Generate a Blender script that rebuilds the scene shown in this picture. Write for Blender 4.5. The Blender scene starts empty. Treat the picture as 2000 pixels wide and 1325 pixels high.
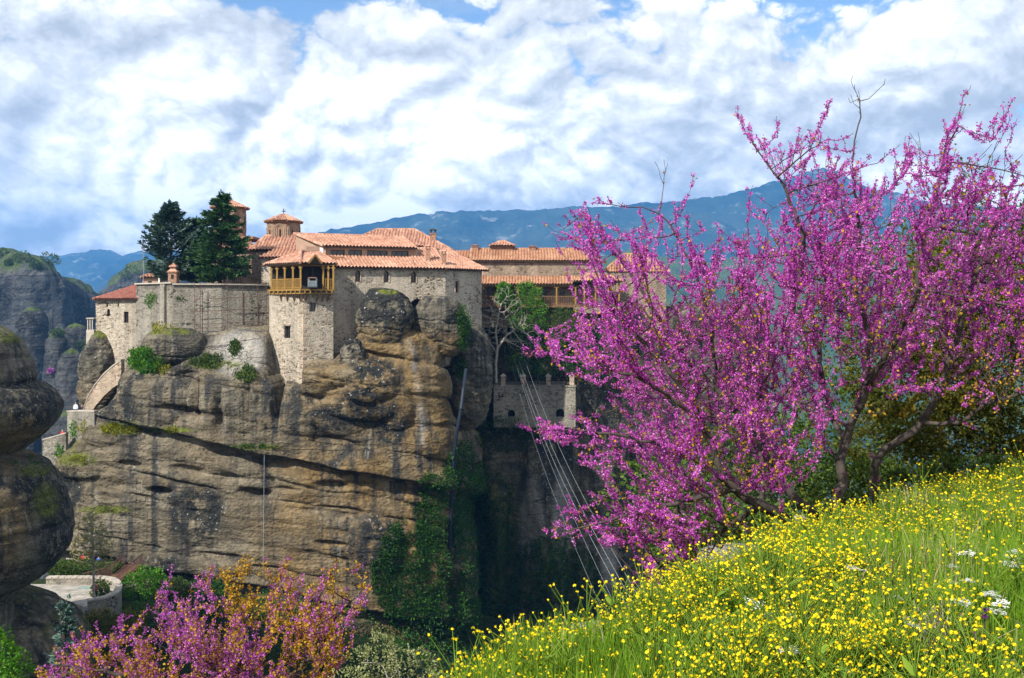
import bpy, bmesh, math, random
import numpy as np
from mathutils import Vector, Matrix
from mathutils.geometry import tessellate_polygon

R = math.radians
random.seed(7)
RNG = np.random.default_rng(11)
SC = bpy.context.scene
COL = SC.collection
# ------------------------------------------------------------------ camera, sky, sun, exposure
F = 2000.0            # focal length in photo pixels
HZ = 600.0            # photo row of the eye level
cam_d = bpy.data.cameras.new('camera')
cam = bpy.data.objects.new('camera', cam_d); COL.objects.link(cam)
cam.location = (0, 0, 0); cam.rotation_euler = (R(90), 0, 0)
cam_d.sensor_width = 36.0; cam_d.lens = 36.0
cam_d.shift_y = -(662.5 - HZ) / 2000.0
cam_d.clip_start = 0.1; cam_d.clip_end = 60000
SC.camera = cam

SUN = Vector((-0.52, -0.64, 0.70)).normalized()      # towards the sun
world = bpy.data.worlds.new('World'); SC.world = world; world.use_nodes = True
CLX, CLY, CLZ, CVX, CSTR, CT0 = 3.1, 7.7, 1.35, 1.3, 1.06, 0.46
def build_world():
    nt = world.node_tree; nt.nodes.clear(); L = nt.links.new
    def n(t, **k):
        x = nt.nodes.new(t)
        for a, b in k.items(): setattr(x, a, b)
        return x
    def math_(op, a, b=None, clamp=False):
        x = n('ShaderNodeMath', operation=op, use_clamp=clamp)
        for i, v in enumerate((a, b)):
            if v is None: continue
            if isinstance(v, (int, float)): x.inputs[i].default_value = v
            else: L(v, x.inputs[i])
        return x.outputs[0]
    def ramp(fac, stops, interp='LINEAR'):
        r = n('ShaderNodeValToRGB'); r.color_ramp.interpolation = interp
        e = r.color_ramp.elements
        while len(e) > 1: e.remove(e[0])
        e[0].position, e[0].color = stops[0][0], (*stops[0][1], 1)
        for p, c in stops[1:]:
            q = e.new(p); q.color = (*c, 1)
        L(fac, r.inputs[0]); return r.outputs[0]
    out = n('ShaderNodeOutputWorld')
    sky = n('ShaderNodeTexSky', sky_type='NISHITA')
    sky.sun_disc = False
    sky.sun_elevation = math.asin(SUN.z); sky.sun_rotation = math.atan2(SUN.x, SUN.y)
    sky.altitude = 500; sky.air_density = 1.0; sky.dust_density = 0.1; sky.ozone_density = 3.0
    bg = n('ShaderNodeBackground'); bg.inputs[1].default_value = 0.12
    hs = n('ShaderNodeHueSaturation'); hs.inputs['Saturation'].default_value = 1.0
    L(sky.outputs[0], hs.inputs['Color']); L(hs.outputs[0], bg.inputs[0])
    tc = n('ShaderNodeTexCoord')
    sep = n('ShaderNodeSeparateXYZ'); L(tc.outputs['Generated'], sep.inputs[0])
    def vec(off, loc, zs):
        mp = n('ShaderNodeMapping'); L(tc.outputs['Generated'], mp.inputs[0])
        mp.inputs['Scale'].default_value = (1, 1, zs)
        mp.inputs['Location'].default_value = (loc[0] + off[0], loc[1] + off[1], loc[2] + off[2] * zs); return mp.outputs[0]
    def noise(v, scale, detail, rough, dist=0.0):
        t = n('ShaderNodeTexNoise'); t.inputs['Scale'].default_value = scale; t.inputs['Detail'].default_value = detail
        t.inputs['Roughness'].default_value = rough; t.inputs['Distortion'].default_value = dist
        L(v, t.inputs['Vector']); return t.outputs[0]
    warp = n('ShaderNodeTexNoise'); warp.inputs['Scale'].default_value = 9.0; warp.inputs['Detail'].default_value = 3; L(tc.outputs['Generated'], warp.inputs['Vector'])
    wsc = n('ShaderNodeVectorMath', operation='MULTIPLY_ADD'); L(warp.outputs['Color'], wsc.inputs[0]); wsc.inputs[1].default_value = (0.05, 0.05, 0.05); wsc.inputs[2].default_value = (-0.025, -0.025, -0.025)
    def puff(v, scale, detail):
        ad = n('ShaderNodeVectorMath', operation='ADD'); L(v, ad.inputs[0]); L(wsc.outputs[0], ad.inputs[1]); r = None; a = 1.0
        for k in range(detail):      # billows: rounded heaps with sharp creases between
            q = math_('MULTIPLY', math_('ABSOLUTE', math_('SUBTRACT', noise(ad.outputs[0], scale * 2.1 ** k, 0, 0.5), 0.5)), 2.6 * a)
            r = q if r is None else math_('ADD', r, q); a *= 0.55
        return r
    LOC = (CLX, CLY, CLZ); ZS = 1.45
    def density(off):
        v = vec(off, LOC, ZS)
        return math_('ADD', math_('MULTIPLY', noise(v, 4.2, 6, 0.52), 0.66), math_('MULTIPLY', puff(v, 6.5, 6), 0.36))
    sd = (-0.55, -0.25, 0.80)
    d0 = density((0, 0, 0)); d1 = density(tuple(q * 0.016 for q in sd))
    lo0 = noise(vec((0, 0, 0), LOC, ZS), 4.2, 2, 0.5); lo1 = noise(vec(tuple(q * 0.10 for q in sd), LOC, ZS), 4.2, 2, 0.5)
    big = noise(vec((0, 0, 0), (9.2, 2.4, 5.1), 2.0), 2.6, 3, 0.5)
    cover = noise(vec((0, 0, 0), (CVX, 4.9, 0.55), 2.6), 2.4, 3, 0.5)
    wisp = noise(vec((0, 0, 0), (5.3, 0.9, 2.0), 5.0), 3.6, 7, 0.62, 0.5)
    rel = math_('ADD', math_('MULTIPLY', math_('SUBTRACT', d0, d1), 2.7), math_('MULTIPLY', math_('SUBTRACT', lo0, lo1), 0.95))
    rel = math_('MULTIPLY', rel, math_('ADD', math_('MULTIPLY', big, 1.6), 0.1))
    body = math_('ADD', math_('MULTIPLY', math_('SUBTRACT', big, 0.5), 1.7), math_('MULTIPLY', math_('SUBTRACT', d0, 0.55), 0.45))
    lum = math_('ADD', math_('ADD', rel, body), 0.53, clamp=True)
    ccol = ramp(lum, [(0.0, (0.41, 0.43, 0.45)), (0.25, (0.53, 0.55, 0.565)), (0.5, (0.71, 0.72, 0.725)), (0.72, (0.92, 0.92, 0.91)), (1.0, (1.25, 1.22, 1.18))])
    cb = n('ShaderNodeBackground'); L(ccol, cb.inputs[0]); cb.inputs[1].default_value = CSTR
    elev = math_('MULTIPLY', math_('SUBTRACT', sep.outputs[2], 0.17), 2.0)
    elev = math_('MINIMUM', math_('MAXIMUM', elev, 0.0), 0.24)
    dens = math_('ADD', math_('MULTIPLY', d0, 0.75), math_('MULTIPLY', cover, 0.62))
    dens = math_('ADD', math_('SUBTRACT', dens, elev), math_('MULTIPLY', math_('MAXIMUM', math_('SUBTRACT', 0.13, sep.outputs[2]), 0.0), 0.9))
    cov = n('ShaderNodeMapRange', interpolation_type='SMOOTHSTEP'); L(dens, cov.inputs[0])
    cov.inputs[1].default_value = CT0; cov.inputs[2].default_value = CT0 + 0.075
    wv = n('ShaderNodeMapRange', interpolation_type='SMOOTHSTEP'); L(wisp, wv.inputs[0])
    wv.inputs[1].default_value = 0.46; wv.inputs[2].default_value = 0.78; wv.inputs[4].default_value = 0.6
    fac = math_('MAXIMUM', cov.outputs[0], wv.outputs[0])
    mx = n('ShaderNodeMixShader'); L(fac, mx.inputs[0]); L(bg.outputs[0], mx.inputs[1]); L(cb.outputs[0], mx.inputs[2])
    L(mx.outputs[0], out.inputs[0])
build_world()
world.cycles.sampling_method = 'MANUAL'; world.cycles.sample_map_resolution = 512
sun_d = bpy.data.lights.new('sun', 'SUN'); sun_d.energy = 5.0; sun_d.angle = R(0.5); sun_d.color = (1.0, 0.95, 0.87)
sun = bpy.data.objects.new('sun', sun_d); COL.objects.link(sun)
sun.rotation_euler = SUN.to_track_quat('Z', 'Y').to_euler()
vs = SC.view_settings; vs.view_transform = 'Standard'; vs.look = 'None'; vs.exposure = 0.58; vs.gamma = 1.0; vs.use_curve_mapping = False
cy = SC.cycles
cy.use_denoising = True; cy.max_bounces = 6; cy.diffuse_bounces = 3; cy.glossy_bounces = 2; cy.transmission_bounces = 3; cy.volume_bounces = 0
cy.transparent_max_bounces = 6; cy.sample_clamp_indirect = 4.0
cy.use_adaptive_sampling = True; cy.adaptive_threshold = 0.015

# ------------------------------------------------------------------ small helpers
def P(px, py, Y): return Vector(((px - 1000) / F * Y, Y, (HZ - py) / F * Y))
def X(px, Y): return (px - 1000) / F * Y
def Z(py, Y): return (HZ - py) / F * Y
ROOTS = {}
def tag(o, label=None, cat=None, group=None, kind=None):
    if label: o['label'] = label
    if cat: o['category'] = cat
    if group: o['group'] = group
    if kind: o['kind'] = kind
    return o
def thing(name, label, cat, loc=(0, 0, 0), group=None):
    o = bpy.data.objects.new(name, None); COL.objects.link(o); o.location = loc; o.empty_display_size = 0.3
    return tag(o, label, cat, group)
def wloc(o):
    v = Vector((0, 0, 0))
    while o is not None: v = v + Vector(o.location); o = o.parent
    return v
def link(name, me, parent=None, origin=None):
    """links a mesh given in world coordinates as one object; parent and origin shift the coordinates, not the place"""
    o = bpy.data.objects.new(name, me); COL.objects.link(o)
    off = Vector((0, 0, 0))
    if parent is not None: o.parent = parent; off = wloc(parent)
    if origin is not None: o.location = Vector(origin) - off; off = Vector(origin)
    if off.length > 0: me.transform(Matrix.Translation(-off))
    return o
def np_mesh(name, V, T, mats, parent=None, attrs=None, smooth=False, midx=None, origin=None):
    V = np.ascontiguousarray(V, dtype=np.float32); T = np.ascontiguousarray(T, dtype=np.int32)
    k = T.shape[1]
    me = bpy.data.meshes.new(name)
    me.vertices.add(len(V)); me.vertices.foreach_set('co', V.ravel())
    me.loops.add(T.size); me.loops.foreach_set('vertex_index', T.ravel())
    me.polygons.add(len(T)); me.polygons.foreach_set('loop_start', np.arange(0, T.size, k, dtype=np.int32))
    if smooth: me.polygons.foreach_set('use_smooth', np.ones(len(T), dtype=bool))
    for m in (mats if isinstance(mats, (list, tuple)) else [mats]): me.materials.append(m)
    if midx is not None: me.polygons.foreach_set('material_index', np.ascontiguousarray(midx, dtype=np.int32))
    me.update(calc_edges=True)
    for a, d in (attrs or {}).items():
        at = me.attributes.new(a, 'FLOAT', 'POINT'); at.data.foreach_set('value', np.ascontiguousarray(d, dtype=np.float32))
    return link(name, me, parent, origin)
class MB:
    """collects shapes; build() links them as ONE mesh object"""
    def __init__(s): s.v = []; s.f = []
    def add(s, vs_, fs_):
        b = len(s.v); s.v += [tuple(v) for v in vs_]; s.f += [tuple(i + b for i in f) for f in fs_]; return s
    def box(s, c, d, rz=0.0, taper=1.0):
        c = Vector(c); hx, hy, hz = d[0] / 2, d[1] / 2, d[2] / 2; q = Matrix.Rotation(rz, 3, 'Z'); vv = []
        for z in (-1, 1):
            t = taper if z > 0 else 1.0
            for (a, b) in ((-1, -1), (1, -1), (1, 1), (-1, 1)): vv.append(c + q @ Vector((a * hx * t, b * hy * t, z * hz)))
        return s.add(vv, [(3, 2, 1, 0), (4, 5, 6, 7), (0, 1, 5, 4), (1, 2, 6, 5), (2, 3, 7, 6), (3, 0, 4, 7)])
    def bar(s, a, b, w, h=None, n=4):
        """a beam from a to b, n sided"""
        a = Vector(a); b = Vector(b); h = h or w; d = (b - a)
        if d.length < 1e-6: return s
        d.normalize(); up = Vector((0, 0, 1)) if abs(d.z) < 0.95 else Vector((0, 1, 0))
        u = d.cross(up).normalized(); w_ = u.cross(d).normalized(); vv = []
        for p in (a, b):
            for k in range(n):
                t = 2 * math.pi * (k + 0.5) / n; q = 0.7071 if n == 4 else 0.5
                vv.append(p + u * math.cos(t) * w * q + w_ * math.sin(t) * h * q)
        fs = [tuple(range(n - 1, -1, -1)), tuple(range(n, 2 * n))] + [(k, (k + 1) % n, n + (k + 1) % n, n + k) for k in range(n)]
        return s.add(vv, fs)
    def prism(s, poly, z0, z1):
        n = len(poly); vv = [(p[0], p[1], z0) for p in poly] + [(p[0], p[1], z1) for p in poly]
        return s.add(vv, [tuple(range(n - 1, -1, -1)), tuple(range(n, 2 * n))] + [(i, (i + 1) % n, n + (i + 1) % n, n + i) for i in range(n)])
    def ring(s, c, prof, n=8, rot=0.0):
        """lathe: prof [(z, r)] about a vertical axis"""
        vv = []; fs = []
        for (z, r) in prof:
            for k in range(n):
                t = 2 * math.pi * k / n + rot; vv.append((c[0] + r * math.cos(t), c[1] + r * math.sin(t), z))
        for i in range(len(prof) - 1):
            for k in range(n): fs.append((i * n + k, i * n + (k + 1) % n, (i + 1) * n + (k + 1) % n, (i + 1) * n + k))
        fs.append(tuple(range(n - 1, -1, -1))); m = (len(prof) - 1) * n; fs.append(tuple(range(m, m + n)))
        return s.add(vv, fs)
    def build(s, name, m, parent=None, smooth=False, origin=None):
        me = bpy.data.meshes.new(name); me.from_pydata(s.v, [], s.f)
        for q in (m if isinstance(m, (list, tuple)) else [m]): me.materials.append(q)
        if smooth: me.polygons.foreach_set('use_smooth', [True] * len(me.polygons))
        me.update(); return link(name, me, parent, origin)
def copy_of(o, name, loc, parent=None, rot=None, scale=None):
    c = o.copy(); c.name = name; COL.objects.link(c); c.parent = parent; c.location = loc
    if rot is not None: c.rotation_euler = rot
    if scale is not None: c.scale = scale
    return c
# ---- numpy noise
def _h(i, j, k, s):
    n = (i.astype(np.int64) * 374761393 + j.astype(np.int64) * 668265263 + k.astype(np.int64) * 2147483647 + s * 974711) & 0x7fffffff
    n = ((n ^ (n >> 13)) * 1274126177) & 0x7fffffff
    n = ((n ^ (n >> 15)) * 1103515245 + 12345) & 0x7fffffff
    return ((n >> 7) & 0xffff) / 65535.0
def vnoise(x, y, z, s=0):
    i, j, k = np.floor(x), np.floor(y), np.floor(z); a, b, c = x - i, y - j, z - k
    a, b, c = (t * t * t * (t * (t * 6 - 15) + 10) for t in (a, b, c)); r = 0
    for di in (0, 1):
        for dj in (0, 1):
            for dk in (0, 1):
                r = r + _h(i + di, j + dj, k + dk, s) * (a if di else 1 - a) * (b if dj else 1 - b) * (c if dk else 1 - c)
    return r * 2 - 1
def fbm(x, y, z, o=4, s=0, g=0.5):
    x, y, z = np.broadcast_arrays(np.asarray(x, float), np.asarray(y, float), np.asarray(z, float)); r = 0; a = 1.0; t = 0
    for q in range(o):
        r = r + a * vnoise(x, y, z, s + q * 17); t += a; a *= g
        x, y, z = x * 2.03 + 5.1, y * 2.01 + 3.7, z * 2.05 + 9.2
    return r / t
def ridged(x, y, z, o=4, s=0):
    r = 0; a = 1.0; t = 0
    for q in range(o):
        r = r + a * (1 - np.abs(vnoise(x, y, z, s + q * 13))) ** 2; t += a; a *= 0.5
        x, y, z = x * 2.03 + 1.1, y * 2.01 + 7.7, z * 2.05 + 2.2
    return r / t
def sstep(a, b, x): t = np.clip((x - a) / (b - a), 0, 1); return t * t * (3 - 2 * t)

# ------------------------------------------------------------------ materials
class M:
    """a tiny wrapper round a material's node tree"""
    def __init__(s, name, rough=0.85, spec=0.25):
        s.m = bpy.data.materials.new(name); s.m.use_nodes = True; s.nt = s.m.node_tree
        s.b = s.nt.nodes['Principled BSDF']; s.b.inputs['Roughness'].default_value = rough
        s.b.inputs['Specular IOR Level'].default_value = spec
        s.out = s.nt.nodes['Material Output']
        s.tc = s.nt.nodes.new('ShaderNodeTexCoord')
    def n(s, t, **k):
        x = s.nt.nodes.new(t)
        for a, b in k.items(): setattr(x, a, b)
        return x
    def L(s, a, b): s.nt.links.new(a, b)
    def put(s, sock, v):
        if isinstance(v, (int, float)): sock.default_value = v
        elif isinstance(v, (tuple, list)): sock.default_value = (*v, 1) if len(v) == 3 and sock.type == 'RGBA' else v
        else: s.L(v, sock)
    def vec(s, scale=(1, 1, 1), loc=(0, 0, 0), rot=(0, 0, 0), src='Object'):
        if src == 'World': g = s.n('ShaderNodeNewGeometry').outputs['Position']
        else: g = s.tc.outputs[src]
        mp = s.n('ShaderNodeMapping'); s.L(g, mp.inputs[0])
        mp.inputs['Scale'].default_value = scale; mp.inputs['Location'].default_value = loc; mp.inputs['Rotation'].default_value = rot
        return mp.outputs[0]
    def noise(s, scale, detail=4, rough=0.55, vec=None, dist=0.0):
        t = s.n('ShaderNodeTexNoise'); t.inputs['Scale'].default_value = scale; t.inputs['Detail'].default_value = detail
        t.inputs['Roughness'].default_value = rough; t.inputs['Distortion'].default_value = dist
        s.L(vec if vec is not None else s.vec(src='World'), t.inputs['Vector']); return t.outputs[0]
    def voro(s, scale, vec=None, feature='F1', out='Distance', rnd=1.0):
        t = s.n('ShaderNodeTexVoronoi', feature=feature); t.inputs['Scale'].default_value = scale; t.inputs['Randomness'].default_value = rnd
        s.L(vec if vec is not None else s.vec(src='World'), t.inputs['Vector']); return t.outputs[out]
    def ramp(s, fac, stops, interp='LINEAR'):
        r = s.n('ShaderNodeValToRGB'); r.color_ramp.interpolation = interp; e = r.color_ramp.elements
        while len(e) > 1: e.remove(e[0])
        c3 = lambda c: (c, c, c, 1) if isinstance(c, (int, float)) else (*c, 1)
        e[0].position, e[0].color = stops[0][0], c3(stops[0][1])
        for p, c in stops[1:]: q = e.new(p); q.color = c3(c)
        s.put(r.inputs[0], fac); return r.outputs[0]
    def mix(s, fac, a, b, mode='MIX'):
        x = s.n('ShaderNodeMix', data_type='RGBA', blend_type=mode)
        s.put(x.inputs[0], fac); s.put(x.inputs[6], a); s.put(x.inputs[7], b); return x.outputs[2]
    def math(s, op, a, b=0.0, clamp=False):
        x = s.n('ShaderNodeMath', operation=op, use_clamp=clamp); s.put(x.inputs[0], a); s.put(x.inputs[1], b); return x.outputs[0]
    def attr(s, name): return s.n('ShaderNodeAttribute', attribute_name=name).outputs['Fac']
    def bump(s, h, strength=0.5, dist=0.1, nrm=None):
        x = s.n('ShaderNodeBump'); x.inputs['Strength'].default_value = strength; x.inputs['Distance'].default_value = dist
        s.put(x.inputs['Height'], h)
        if nrm is not None: s.L(nrm, x.inputs['Normal'])
        return x.outputs[0]
    def col(s, c): s.put(s.b.inputs['Base Color'], c); return s
    def nrm(s, v): s.L(v, s.b.inputs['Normal']); return s
def plain(name, c, rough=0.7, var=0.25, scale=3.0, spec=0.25, metal=0.0):
    q = M(name, rough, spec); q.b.inputs['Metallic'].default_value = metal
    d = tuple(v * (1 - var) for v in c); e = tuple(min(1, v * (1 + var)) for v in c)
    q.col(q.ramp(q.noise(scale, 5, 0.6), [(0.3, d), (0.7, e)])); return q.m
def leafy(name, stops, trans=0.3, rough=0.6, spec=0.25):
    """foliage: hue by the per-leaf attribute, light passing through"""
    q = M(name, rough, spec); c = q.ramp(q.attr('rnd'), stops)
    q.col(c); t = q.n('ShaderNodeBsdfTranslucent'); q.L(c, t.inputs[0])
    mx = q.n('ShaderNodeMixShader'); mx.inputs[0].default_value = trans
    q.L(q.b.outputs[0], mx.inputs[1]); q.L(t.outputs[0], mx.inputs[2]); q.L(mx.outputs[0], q.out.inputs[0]); return q.m
def stone(name, mortar, s1, s2, s3, sc=2.6, gap=0.10, flat=1.7):
    """rubble masonry: voronoi stones laid flat in pale mortar"""
    q = M(name, 0.92, 0.15)
    wob = q.noise(1.3, 2, 0.5)
    v = q.vec((1, 1, flat), src='World')
    add = q.n('ShaderNodeVectorMath', operation='ADD'); q.L(v, add.inputs[0])
    cmb = q.n('ShaderNodeCombineXYZ'); q.L(q.math('MULTIPLY', wob, 0.35), cmb.inputs[0]); q.L(q.math('MULTIPLY', wob, 0.3), cmb.inputs[2]); q.L(cmb.outputs[0], add.inputs[1])
    vv = add.outputs[0]
    e = q.voro(sc, vv, 'DISTANCE_TO_EDGE'); c = q.voro(sc, vv, 'F1', 'Color')
    sp = q.n('ShaderNodeSeparateColor'); q.L(c, sp.inputs[0])
    sc_ = q.ramp(sp.outputs[0], [(0.0, s1), (0.20, s1), (0.28, s2), (0.58, s3), (0.9, mortar)], 'LINEAR')
    inner = q.ramp(e, [(gap * 0.35, 0.0), (gap, 1.0)])
    cover = q.ramp(q.noise(0.35, 3, 0.6), [(0.35, 0.25), (0.65, 1.0)])      # mortar smeared over some of the wall
    base = q.mix(q.math('MULTIPLY', inner, cover), mortar, sc_)
    fine = q.ramp(q.noise(9.0, 6, 0.7), [(0.3, 0.72), (0.7, 1.18)])
    wea = q.ramp(q.noise(0.5, 4, 0.6, q.vec((1, 1, 0.25), src='World')), [(0.35, 0.75), (0.65, 1.08)])
    stk = q.ramp(q.noise(1.0, 4, 0.6, q.vec((1.1, 1.1, 0.07), src='World')), [(0.36, 0.84), (0.52, 1.0)])
    base = q.mix(q.ramp(q.noise(0.22, 4, 0.6), [(0.54, 0.0), (0.60, 0.55)]), base, tuple(v * 1.06 for v in mortar))
    q.col(q.mix(1.0, q.mix(1.0, q.mix(1.0, base, fine, 'MULTIPLY'), wea, 'MULTIPLY'), stk, 'MULTIPLY'))
    hgt = q.math('ADD', q.math('MULTIPLY', inner, 0.8), q.noise(8.0, 5, 0.6))
    return q.nrm(q.bump(hgt, 0.8, 0.10)).m
def tiles(name, c1, c2, c3):
    q = M(name, 0.8, 0.2)
    v = q.voro(2.9, q.vec((1, 0.7, 0.7), src='World'), 'F1', 'Color'); sp = q.n('ShaderNodeSeparateColor'); q.L(v, sp.inputs[0])
    big = q.noise(0.35, 4, 0.6)
    k = q.math('ADD', q.math('MULTIPLY', sp.outputs[0], 0.35), q.math('MULTIPLY', big, 0.65))
    c = q.ramp(k, [(0.15, c1), (0.5, c2), (0.85, c3)])
    dirt = q.ramp(q.noise(1.6, 6, 0.7), [(0.28, 0.5), (0.5, 1.0), (0.75, 1.15)])
    q.col(q.mix(1.0, c, dirt, 'MULTIPLY')); return q.nrm(q.bump(q.noise(14, 4, 0.6), 0.3, 0.02)).m
def rockmat(name, grey=((0.058, 0.051, 0.037), (0.15, 0.130, 0.092), (0.25, 0.22, 0.162)), och=((0.088, 0.058, 0.024), (0.195, 0.128, 0.052), (0.285, 0.20, 0.095)), k=1.0, moss=(0.10, 0.125, 0.022), streak=1.0, blue=None):
    """conglomerate: bedding bands, dark water streaks, lichen, moss; k scales the pattern (metres)"""
    q = M(name, 0.93, 0.12); W = lambda a, b, c: q.vec((a / k, b / k, c / k), src='World', rot=(0, R(-7), 0))
    strata = q.noise(1.0, 7, 0.62, W(0.10, 0.10, 1.25), 0.4)
    mot = q.noise(1.0, 8, 0.62, W(0.30, 0.30, 0.42), 0.3)
    f = q.math('ADD', q.math('MULTIPLY', strata, 0.55), q.math('MULTIPLY', mot, 0.5))
    g = q.ramp(f, [(0.36, grey[0]), (0.5, grey[1]), (0.66, grey[2])]); o = q.ramp(f, [(0.36, och[0]), (0.5, och[1]), (0.66, och[2])])
    om = q.math('MULTIPLY', q.attr('ochre'), q.ramp(q.noise(1.0, 4, 0.6, W(0.14, 0.14, 0.22)), [(0.34, 0.25), (0.58, 1.0)]))
    c = q.mix(om, g, o)
    st = q.noise(1.0, 5, 0.62, W(0.75, 0.75, 0.035), 0.15)
    stm = q.ramp(q.noise(1.0, 3, 0.5, W(0.12, 0.12, 0.07)), [(0.36, 0.0), (0.54, 1.0)])
    dk = q.math('MULTIPLY', q.ramp(st, [(0.47, 0.0), (0.58, 0.9 * streak)]), stm)
    c = q.mix(dk, c, (0.035, 0.036, 0.036))
    lt = q.math('MULTIPLY', q.ramp(q.noise(1.0, 4, 0.6, W(0.9, 0.9, 0.03)), [(0.60, 0.0), (0.70, 0.6)]), q.ramp(q.noise(1.0, 3, 0.5, W(0.15, 0.15, 0.08)), [(0.42, 0.0), (0.6, 1.0)]))
    c = q.mix(lt, c, (0.40, 0.36, 0.29))
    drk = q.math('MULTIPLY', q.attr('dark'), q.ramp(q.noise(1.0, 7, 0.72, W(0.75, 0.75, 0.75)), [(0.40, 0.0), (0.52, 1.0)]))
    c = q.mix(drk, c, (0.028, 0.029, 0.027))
    spk = q.math('MULTIPLY', q.ramp(q.noise(1.0, 3, 0.6, W(2.6, 2.6, 2.6)), [(0.64, 0.0), (0.70, 1.0)]), q.math('ADD', q.math('MULTIPLY', q.attr('dark'), 0.8), 0.12))
    c = q.mix(spk, c, (0.42, 0.41, 0.37))
    pl = q.attr('pale'); c = q.mix(pl, c, q.ramp(q.noise(1.0, 6, 0.6, W(0.5, 0.5, 0.2)), [(0.35, (0.30, 0.28, 0.25)), (0.65, (0.50, 0.48, 0.43))]))
    ms = q.math('MULTIPLY', q.attr('moss'), q.ramp(q.noise(1.0, 6, 0.7, W(0.9, 0.9, 0.9)), [(0.36, 0.0), (0.5, 1.0)]))
    c = q.mix(ms, c, q.ramp(q.noise(1.0, 4, 0.6, W(1.7, 1.7, 1.7)), [(0.3, tuple(v * 0.5 for v in moss)), (0.7, (moss[0] * 1.5, moss[1] * 1.35, moss[2]))]))
    pit = q.ramp(q.voro(1.0, W(1.5, 1.5, 1.9)), [(0.10, 0.0), (0.22, 1.0)]); pm = q.ramp(q.noise(1.0, 3, 0.5, W(0.16, 0.16, 0.2)), [(0.45, 1.0), (0.6, 0.0)])
    pit = q.math('MAXIMUM', pit, pm)
    warp = q.noise(1.0, 5, 0.6, W(0.35, 0.35, 0.35)); cv = q.n('ShaderNodeVectorMath', operation='ADD'); q.L(W(0.07, 0.07, 0.42), cv.inputs[0]); cb_ = q.n('ShaderNodeCombineXYZ'); q.L(warp, cb_.inputs[0]); q.L(q.math('MULTIPLY', warp, 0.6), cb_.inputs[2]); q.L(cb_.outputs[0], cv.inputs[1])
    crack = q.ramp(q.voro(1.0, cv.outputs[0], 'DISTANCE_TO_EDGE'), [(0.0, 0.0), (0.014, 1.0)])
    crack = q.math('MAXIMUM', crack, q.ramp(q.noise(1.0, 3, 0.5, W(0.09, 0.09, 0.12)), [(0.44, 1.0), (0.56, 0.0)]))
    c = q.mix(1.0, c, q.ramp(pit, [(0.0, 0.45), (1.0, 1.0)]), 'MULTIPLY'); c = q.mix(1.0, c, q.ramp(crack, [(0.0, 0.4), (1.0, 1.0)]), 'MULTIPLY')  # recess shade of pits and cracks darkened into the colour
    grain = q.ramp(q.noise(1.0, 8, 0.75, W(3.2, 3.2, 3.2)), [(0.3, 0.62), (0.7, 1.30)])
    q.col(q.mix(1.0, c, grain, 'MULTIPLY'))
    h = q.math('ADD', q.math('MULTIPLY', q.noise(1.0, 10, 0.68, W(0.55, 0.55, 0.9)), 1.0), q.math('MULTIPLY', q.voro(1.0, W(2.4, 2.4, 3.0)), 0.22))
    h = q.math('ADD', h, q.math('MULTIPLY', q.noise(1.0, 5, 0.6, W(0.25, 0.25, 3.4), 0.3), 0.2))
    h = q.math('ADD', h, q.math('ADD', q.math('MULTIPLY', pit, 0.22), q.math('MULTIPLY', crack, 0.25)))
    return q.nrm(q.bump(h, 0.9, 0.75 * k)).m
MAT = {}
MAT['stone_light'] = stone('pale_rubble_stone', (0.55, 0.475, 0.37), (0.075, 0.05, 0.032), (0.25, 0.19, 0.13), (0.42, 0.35, 0.265), 3.0)
MAT['stone_pink'] = stone('pinkish_rubble_stone', (0.53, 0.415, 0.30), (0.075, 0.046, 0.03), (0.26, 0.175, 0.12), (0.41, 0.31, 0.225), 2.4)
MAT['stone_grey'] = stone('grey_rubble_stone', (0.33, 0.30, 0.24), (0.035, 0.031, 0.025), (0.13, 0.115, 0.09), (0.25, 0.22, 0.175), 2.4)
MAT['stone_brown'] = stone('brown_rubble_stone', (0.34, 0.26, 0.19), (0.10, 0.07, 0.05), (0.20, 0.145, 0.10), (0.28, 0.21, 0.15), 2.1, 0.14)
MAT['brick'] = stone('thin_church_brick', (0.46, 0.27, 0.18), (0.26, 0.10, 0.06), (0.36, 0.17, 0.10), (0.42, 0.22, 0.14), 3.2, 0.2, 4.0)
MAT['plaster'] = plain('warm_plaster', (0.35, 0.235, 0.165), 0.9, 0.18, 1.2)
MAT['cement'] = plain('weathered_cement', (0.40, 0.355, 0.29), 0.9, 0.22, 1.5)
MAT['tile_pink'] = tiles('pink_clay_tile', (0.27, 0.135, 0.088), (0.45, 0.24, 0.16), (0.58, 0.38, 0.275))
MAT['tile_orange'] = tiles('orange_clay_tile', (0.26, 0.12, 0.062), (0.41, 0.21, 0.12), (0.54, 0.35, 0.22))
MAT['tile_red'] = tiles('red_flat_tile', (0.27, 0.105, 0.08), (0.36, 0.15, 0.11), (0.42, 0.19, 0.14))
MAT['wood_yellow'] = plain('ochre_stained_wood', (0.27, 0.155, 0.035), 0.6, 0.3, 4.0)
MAT['wood_brown'] = plain('brown_wood', (0.16, 0.085, 0.045), 0.7, 0.3, 4.0)
MAT['wood_dark'] = plain('dark_weathered_wood', (0.055, 0.035, 0.025), 0.8, 0.3, 4.0)
MAT['rust'] = plain('rusty_steel', (0.13, 0.07, 0.05), 0.7, 0.4, 5.0)
MAT['black'] = plain('black_iron', (0.02, 0.02, 0.022), 0.5, 0.2)
MAT['glass'] = plain('dark_window_glass', (0.012, 0.014, 0.016), 0.12, 0.2, 1.0, 0.5)
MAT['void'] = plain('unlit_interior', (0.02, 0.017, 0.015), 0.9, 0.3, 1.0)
MAT['white'] = plain('white_paint', (0.75, 0.75, 0.73), 0.6, 0.08)
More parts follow.
